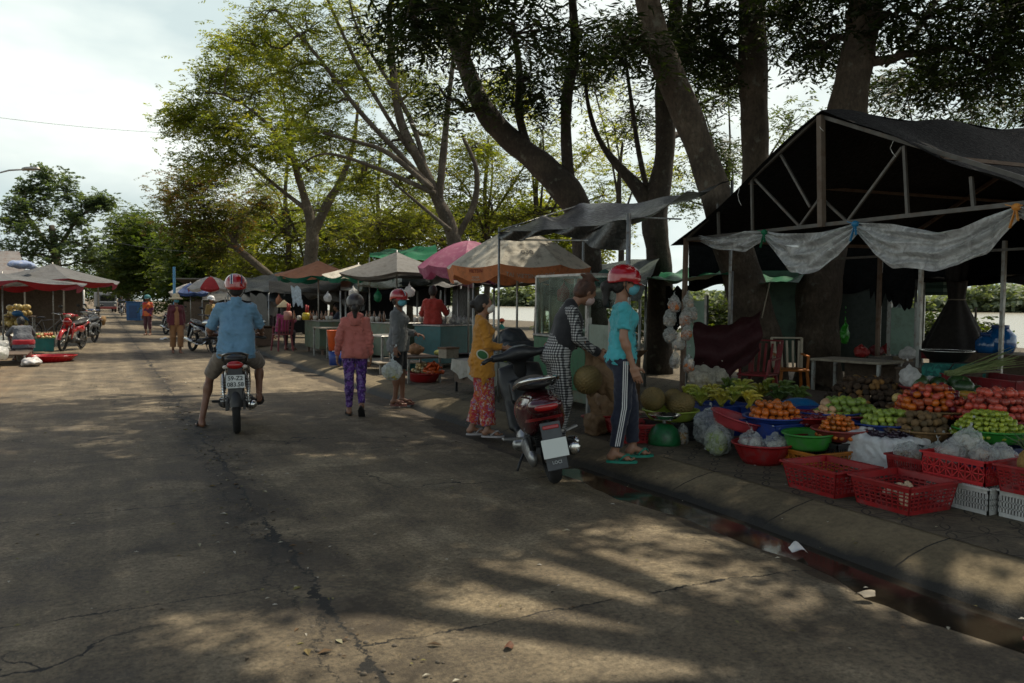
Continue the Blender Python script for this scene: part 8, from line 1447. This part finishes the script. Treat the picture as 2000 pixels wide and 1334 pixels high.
# the grey jacket woman with the bag
p_ = G(778, 790, 0); gp, GQ = person('woman in a grey jacket and black shorts with striped helmet, blue mask', p_, facing(778, 1.9), 1.60, SKIN_T, head=(-.55, 0), J=dict(eR=(.20, .04, 1.04), wR=(.21, .03, .80), eL=(-.19, .02, 1.03), wL=(-.12, .24, .99), kL=(-.075, .03, .46), aL=(-.08, .03, .085)), top=dict(m=cloth('grey_checked_jacket', (.14, .145, .145)), sleeve=1.85, hem=.12, t=.026, sw=.022, wr=.009, collar=.04, flare=.02), bottom=dict(m=cloth('black_shorts', (.012, .012, .015)), len=.92, t=.02, fl=.02), hair='short', helmet=dict(m=REDH, stripe=[(0, .032, 1), (0, .012, 0)], sm=STR), mask=MBLUE, shoes=M('brown_sandal', (.16, .05, .04), .6), hands=dict(R=dict(curl=.9), L=dict(n=(0, -.2, -1), curl=.5)))
p_ = G(772, 780, 0); c_ = D(766, 722, 10.7); bag('clear shopping bag of yellow fruit carried by the woman in grey', c_ - [0, 0, .14], (.14, .11, .13), inner=M('yellow_fruit', (.42, .36, .06), .5), mat=M_film('shop_film', (.7, .76, .78), .6), seed=130, n_in=16, in_r=.035, hang=.14)
# the man in red
p_ = G(845, 715, .12); person('person in a loose red shirt standing with back turned at the teal counter', (p_[0], p_[1], .12), facing(845, .25), 1.66, SKIN_T, top=dict(m=cloth('red_shirt', (.30, .028, .018)), sleeve=1.3, hem=.12, t=.03, sw=.03, wr=.01), bottom=dict(m=cloth('black_trousers', (.012, .012, .014)), len=1.9, t=.018), hair='short', shoes=BLACKP, fem=0, J=dict(eR=(.24, .12, 1.06), wR=(.24, .32, 1.08), eL=(-.24, .08, 1.04), wL=(-.22, .26, .98)), res=.014)
# the yellow jacket woman
p_ = G(941, 850, 0); person('woman in a mustard jacket and orange floral trousers with a white mask', p_, facing(941, PI / 2 - .1), 1.54, SKIN, top=dict(m=cloth('mustard_jacket', (.46, .20, .02)), sleeve=1.75, hem=.20, t=.026, sw=.022, flare=.025, wr=.013, collar=.03), bottom=dict(m=pattern('orange_floral', 'fl', [(.42, .08, .03), (.38, .02, .04), (.46, .15, .03), (.5, .38, .32), (.26, .14, .28), (.40, .03, .05)], 44), len=1.88, t=.02, flare=.035, wr=.009), hair='bun', mask=MWHITE, shoes=M('pale_sandal', (.4, .38, .38), .6), J=dict(kR=(.09, .05, .46), aR=(.095, .06, .085), kL=(-.08, -.0, .46), aL=(-.085, -.10, .085), eR=(.185, .04, 1.03), wR=(.11, .25, 1.0), eL=(-.185, .04, 1.03), wL=(-.10, .24, .98)), girth=1.08, hands=dict(R=dict(n=(-.5, 0, -.6), curl=.8), L=dict(n=(.5, 0, -.6), curl=.8)))
YQ = p_
yo = [o for o in bpy.data.objects if o.get('label', '').startswith('woman in a mustard')][0]
lf = MB().ell((.212, -.02, .93), (.008, .075, .055), 14, 8, rotm(-.5, 0, 0)).build('embroidered_leaf', M('leaf_patch_edge', (.5, .48, .36), .8), yo); MB().ell((.216, -.02, .93), (.009, .062, .042), 14, 8, rotm(-.5, 0, 0)).build('leaf_fill', M('leaf_patch', (.03, .12, .04), .8), lf)
# the houndstooth woman
CHK = pattern('houndstooth', 'check', [(.012, .012, .014), (.14, .14, .14), (.50, .49, .47)], 42); p_ = G(1086, 876, .12)
ho, HQ = person('woman with a brown topknot in a black and white checked suit bending over a durian', (p_[0], p_[1], .12), facing(1125, PI / 2 - .25), 1.60, SKIN, lean=.30, head=(.25, -.32), hairm=HAIRB, hair='topknot', mask=MPINK, top=dict(m=CHK, sleeve=1.88, hem=.03, t=.018, sw=.014, wr=.006, collar=.03), bottom=dict(m=CHK, len=1.9, t=.016, flare=.018), shoes=M('dark_sandal', (.05, .03, .03), .6), J=dict(eR=(.19, .14, 1.02), wR=(.13, .36, .88), eL=(-.17, .14, 1.03), wL=(-.06, .38, .88), hc=(0, .26, 1.44), kR=(.08, .06, .46), kL=(-.08, .04, .46)), hands=dict(R=dict(n=(-.6, .2, -.4), curl=.9), L=dict(n=(.6, .2, -.4), curl=.9)))
RLh = rotm(-.30, 0, 0); uph = lambda q: np.array([0, 0, .875]) + RLh @ (np.array(q, float) - np.array([0, 0, .875]))
sobj('vest_panel', [cap(uph((s * .05, .012, 1.18)), uph((s * .055, .012, 1.0)), .134, .128, k=.03, fl=(RLh @ np.array([0, 1., 0]), .9)) for s in (-1, 1)] + [cap(uph((0, -.01, 1.33)), uph((0, .0, 1.20)), .07, .112, k=.04), ell(uph((.055, .05, .98)), (.075, .075, .07), k=.03), ell(uph((-.055, .05, .98)), (.075, .075, .07), k=.03)], .011, cloth('black_knit', (.013, .013, .015)), ho)
for s in (-1, 1):
    e = HQ['e' + 'RL'[s < 0]]; w_ = HQ['w' + 'RL'[s < 0]]; sobj('cuff', [cap(e + (w_ - e) * .80, e + (w_ - e) * .97, .046, .042, k=.01, flat=True)], .008, MC['black_knit'], ho)
mb = MB().tube([uph((.03, .13, 1.24)), uph((.09, .125, 1.17)), uph((.10, .13, 1.05)), uph((.085, .13, .96))], [.012, .016, .016, .014], 7); mb.build('checked_trim', CHK, ho)
hpos = np.array([p_[0], p_[1], .12]); hz = facing(1125, PI / 2 - .25); c_ = hpos + rotm(0, 0, hz) @ (np.array([.04, .53, .68]) * 1.0); durian('whole durian held low by the woman in the checked suit', D(1148, 742, 7.4), (.4, .3, 1.2), 1.25)
p2 = D(1180, 700, 7.55); r = T('paper_wrap', 'crumpled sheet of brown paper held open around the durian', 'paper', p2, hz); surf('paper', lambda u, v: np.stack([.16 * np.sin(v * 2.6) - .05, -.22 + u * .42 + .03 * np.sin(v * 7), .12 - v * .42 - .10 * u + .02 * np.sin(u * 13 + v * 9) + .015 * np.sin(u * 27)], 1), 24, 24, M('brown_paper', (.22, .135, .07)), r)
# the turquoise woman
p_ = G(1212, 898, .12); person('tall woman in a turquoise shirt, white-striped navy trousers and glossy red helmet', (p_[0], p_[1], .12), facing(1236, PI / 2 - .18), 1.63, SKIN, head=(-.05, -.12), J=dict(kR=(.08, .0, .46), aR=(.08, -.06, .085), kL=(-.08, .09, .46), aL=(-.09, .12, .10), eR=(.185, -.02, 1.03), wR=(.195, .06, .80), eL=(-.185, .04, 1.03), wL=(-.19, .09, .80)), top=dict(m=cloth('turquoise_tee', (.055, .37, .41)), sleeve=.72, hem=.06, t=.018, sw=.020, wr=.013, neckf=.05, vert=1), bottom=dict(m=cloth('navy_track', (.012, .016, .034)), len=1.9, t=.016, stripes=1, flare=.006), hair='pony', helmet=dict(m=M('glossy_red', (.36, .008, .014), .14, coat=1, bump=0), brim=1, z=.04), mask=MBLUE, shoes=M('green_flipflop', (.01, .22, .15), .5), hands=dict(R=dict(curl=.3), L=dict(curl=.35)), girth=.98)
tq = [o for o in bpy.data.objects if o.get('label', '').startswith('tall woman in a turq')][0]; PR = M('shirt_print', (.06, .20, .22), .9, bump=0)
sh_ = [o for o in tq.children if o.name.startswith('shirt')][0]; g6 = np.random.default_rng(9); vs_ = [v.co for v in sh_.data.vertices if v.co.y > .05 and .03 < v.co.x < .13 and .90 < v.co.z < 1.16]; mb = MB()
for k in range(34):
    v = vs_[int(g6.integers(len(vs_)))]; a = g6.uniform(0, 3); mb.ell((v.x + .002, v.y + .0015, v.z), (.004, .003, g6.uniform(.008, .022)), 6, 4, rotm(g6.uniform(-1, 1), 0, 0))
mb.build('shirt_print', PR, sh_)
# parked scooter
p_ = G(1090, 945, 0); hs = facing(1090, 0) + .52 - .10; hs = -.33; fs = np.array([-math.sin(hs), math.cos(hs), 0]); c_ = p_ + fs * .66
sco = scooter('burgundy and black scooter leaning on its stand at the kerb with a blank plate', (c_[0] - .02, c_[1], 0), hs, lean=-.17); sco.scale = (1.0, 1.0, 1.0)
# seated and standing background people
p_ = G(551, 685, .12); SEATJ = dict(pel=(0, -.02, .53), hR=(.09, 0, .51), hL=(-.09, 0, .51), kR=(.11, .38, .48), kL=(-.11, .38, .48), aR=(.11, .36, .085), aL=(-.11, .36, .085), waist=(0, 0, .66), chest=(0, .05, .85), neck=(0, .08, .99), hc=(0, .12, 1.13), sR=(.145, .07, .93), sL=(-.145, .07, .93), eR=(.2, .22, .76), eL=(-.2, .22, .76), wR=(.16, .42, .80), wL=(-.16, .42, .80))
def seated(label, c, rz, top, bot, zb=.12, H=1.58, J=None, **k):
    j = dict(SEATJ); j.update(J or {}); return person(label, (c[0], c[1], zb), rz, H, SKIN, J=j, top=dict(m=top, sleeve=1.9, hem=.02, t=.022, vert=1), bottom=dict(m=bot, len=1.9, t=.014), res=.016, shoes=BLACKP, pz=-.345, **k)
seated('vendor in a magenta blouse and conical straw hat seated at the long green counter', p_, facing(551, .55), cloth('magenta', (.26, .015, .09)), cloth('dark_pants', (.03, .02, .03)), hat='conical', hair='long')
c_ = G(635, 668, .12); seated('seated customer in a pale grey top and orange cap leaning on the green counter', (c_[0] + .9, c_[1] + 3.6), facing(635, -1.2), cloth('pale_grey', (.3, .32, .33)), cloth('dark_pants', (.03, .02, .03)), hair='long', helmet=dict(m=M('orange_cap', (.5, .07, .02), .6), brim=1)); tb_ = (c_[0] + .9, c_[1] + 3.6); plastic_chair('plastic chair under the customer in the orange cap', tb_, facing(635, -1.2), M('maroon_plastic', (.20, .05, .06), .5))
c_ = D(665, 640, 25.5); seated('dim seated figure in navy beside the customer in the orange cap', c_, facing(665, -1.5), cloth('dim_navy', (.05, .06, .10)), cloth('dark_pants', (.03, .02, .03)), hair='short'); plastic_chair('plastic chair under the dim navy figure', c_, facing(665, -1.5), BLU1)
c_ = G(522, 672, .12); person('standing vendor in a grey shirt bending over goods beyond the conical hat', (c_[0] + .7, c_[1] + 3, .12), facing(525, 2.2), 1.62, SKIN, lean=.35, top=dict(m=cloth('mid_grey', (.16, .16, .17)), sleeve=1.6, t=.024), bottom=dict(m=cloth('dark_pants', (.03, .02, .03)), t=.016), hair='short', shoes=BLACKP, res=.016)
c_ = G(415, 690, .12); c_ = D(412, 590, 27.5); person('scooter shopper in a yellow-brown jacket and white helmet left of the rider', (c_[0], c_[1], .0), facing(412, 2.4), 1.55, SKIN, top=dict(m=cloth('ochre_jacket', (.25, .17, .06)), t=.026), bottom=dict(m=cloth('dark_pants', (.03, .02, .03)), t=.016), hair='short', helmet=dict(m=M('white_helmet', (.65, .66, .68), .25, coat=.5)), shoes=BLACKP, res=.016)
# walkers on the road
p_ = G(345, 690, 0); person('walker in an open maroon jacket, tan trousers and floppy sun hat facing the camera', p_, facing(345, PI - .15), 1.56, SKIN_T, top=dict(m=cloth('maroon_jacket', (.10, .012, .02)), sleeve=1.85, hem=.10, t=.028, sw=.022, flare=.02), bottom=dict(m=cloth('tan_trousers', (.27, .13, .05)), len=1.75, t=.024, flare=.02), hair='short', hat='floppy', mask=MBLUE, J=dict(kL=(-.09, .12, .47), aL=(-.08, .10, .085)), res=.012)
wm = [o for o in bpy.data.objects if o.get('label', '').startswith('walker in an open')][0]; sobj('shirt_front', [cap((0, .055, 1.22), (0, .07, .82), .07, .085, k=.02)], .012, cloth('tan_shirt', (.30, .14, .06)), wm)
p_ = G(289, 655, 0); person('farther walker in an orange and red vest with a teal hat', p_, facing(289, PI + .5), 1.58, SKIN_T, top=dict(m=pattern('orange_vest', 'fl', [(.55, .10, .02), (.5, .04, .03), (.10, .02, .06), (.6, .16, .05)], 8), sleeve=1.3, t=.03), bottom=dict(m=cloth('plum_trousers', (.09, .03, .04)), len=1.55, t=.02), hair='short', helmet=dict(m=M('teal_hat', (.04, .16, .18), .7), brim=1), res=.016)
p_ = G(45, 707, 0); cr_ = person('crouching vendor in a grey jacket with a red waistband, back to the road', (p_[0], p_[1] + .3, 0), facing(45, -.15), 1.6, SKIN_T, fem=0, J=dict(pel=(0, 0, .36), hR=(.1, 0, .36), hL=(-.1, 0, .36), kR=(.2, .34, .52), kL=(-.2, .34, .52), aR=(.15, .15, .085), aL=(-.15, .15, .085), waist=(0, .06, .50), chest=(0, .16, .68), neck=(0, .26, .80), hc=(0, .36, .90), sR=(.16, .22, .75), sL=(-.16, .22, .75), eR=(.27, .38, .60), eL=(-.27, .38, .60), wR=(.15, .58, .5), wL=(-.15, .58, .5)), pz=-.51, top=dict(m=cloth('slate_jacket', (.10, .11, .125)), sleeve=1.9, hem=.06, t=.035, vert=1), bottom=dict(m=cloth('dark_pants', (.03, .02, .03)), len=1.8, t=.02), hair='short', shoes=BLACKP, girth=1.2, res=.015)[0]
sobj('waistband', [cap((-.06, .0, .40), (.06, .0, .40), .165, .165, k=.03), cap((-.06, .0, .45), (.06, .0, .45), .165, .165, k=.03)], .014, cloth('red_band', (.42, .02, .03)), cr_, post=lambda X, F: np.maximum(F, np.abs(X[..., 2] - .44) - .055)); MB().lathe([(.001, .27), (.16, .27), (.17, .24), (.14, 0), (.12, 0), (.001, .25)], n=16).build('stool', PALEWOOD, T('stool', 'small pale stool under the crouching vendor', 'stool', (p_[0], p_[1] + .28, 0)))
p_ = D(980, 640, 40); person('tiny figure in a teal shirt and orange cap by the river under the umbrella', (p_[0], p_[1], -1.0), facing(980, 1.3), 1.6, SKIN, top=dict(m=cloth('teal_far', (.02, .22, .18)), t=.02), bottom=dict(m=cloth('dark_pants', (.03, .02, .03))), hair='short', helmet=dict(m=M('orange_cap', (.5, .07, .02))), res=.02)
r = T('jetty', 'low plank jetty by the river seen under the beige umbrella', 'jetty', (p_[0], p_[1], -1.7)); MB().box((0, 0, .66), (6, 1.6, .08), rotm(0, 0, -TH)).build('deck', WOOD, r)
for x in (-2.6, 0, 2.6): MB().tube([(x * .89, -x * .45, -.5), (x * .89, -x * .45, .62)], .08, 8).build('pile', WOOD, r)
# other motorbikes
RP_ = paint('bike_red', (.42, .012, .015)); BP_ = paint('bike_black', (.02, .02, .025)); SP_ = paint('bike_silver', (.25, .26, .28)); BL_ = paint('bike_blue', (.02, .05, .16))
p_ = G(140, 684, 0); motorbike('red motorbike parked across the left verge beside a canopy pole', (p_[0], p_[1] + .15, 0), facing(140, -2.75), RP_, lean=-.12, group='motorbikes parked on the left', shell2=RP_)
p_ = G(163, 672, 0); motorbike('grey motorbike parked directly behind the red one', (p_[0] + .1, p_[1] + .6, 0), facing(163, -2.8), SP_, lean=-.12, group='motorbikes parked on the left')
p_ = G(178, 655, 0); tr_ = motorbike('blue and white motorbike carrying round baskets, third on the left', (p_[0], p_[1], 0), facing(178, PI - .15), BL_, lean=-.05, group='motorbikes parked on the left', shell2=SP_)
for s in (-1, 1): r_ = T('pannier_basket', ['tan round basket on the left side of the loaded motorbike', 'tan round basket on the right side of the loaded motorbike'][s > 0], 'basket', (p_[0] + s * .32, p_[1] + .45, .38), 0, 'baskets on the loaded motorbike'); MB().lathe([(.001, 0), (.16, 0), (.22, .2), (.2, .36), (.001, .38)], n=16).build('weave', WICK, r_)
p_ = G(150, 640, 0); motorbike('black motorbike farthest back in the left row', (p_[0] - .3, p_[1] + 2, 0), facing(150, -2.2), BP_, lean=-.1, group='motorbikes parked on the left'); p_ = G(238, 617, 0); motorbike('distant motorbike coming up the middle of the road', (p_[0], p_[1], 0), facing(238, PI), BP_, kick=False)
person('distant rider on the motorbike in the middle of the road', (p_[0], p_[1] + .2, 0), facing(238, PI), 1.62, SKIN, J=dict(J), top=dict(m=cloth('dim_navy', (.05, .06, .10)), sleeve=1.5, t=.02, vert=1), bottom=dict(m=cloth('dark_pants', (.03, .02, .03)), len=1.8), hair='short', helmet=dict(m=M('white_helmet', (.65, .66, .68))), pz=-.015, res=.02)
p_ = G(388, 690, 0); motorbike('black motorbike with round mirrors parked just left of the rider', (p_[0] + .15, p_[1] + .55, 0), facing(388, PI - .45), BP_, lean=-.12, group='motorbikes parked on the right', shell2=BP_); p_ = G(428, 690, 0); motorbike('dark motorbike half hidden behind the rider\'s elbow', (p_[0] + .25, p_[1] + .9, 0), facing(425, PI - .5), BP_, lean=-.12, group='motorbikes parked on the right', shell2=SP_); p_ = G(322, 655, 0); motorbike('black motorbike with a red lamp parked behind the maroon walker', (p_[0] + .3, p_[1] + .5, 0), facing(322, PI - .4), BP_, lean=-.12, group='motorbikes parked on the right', shell2=RP_)
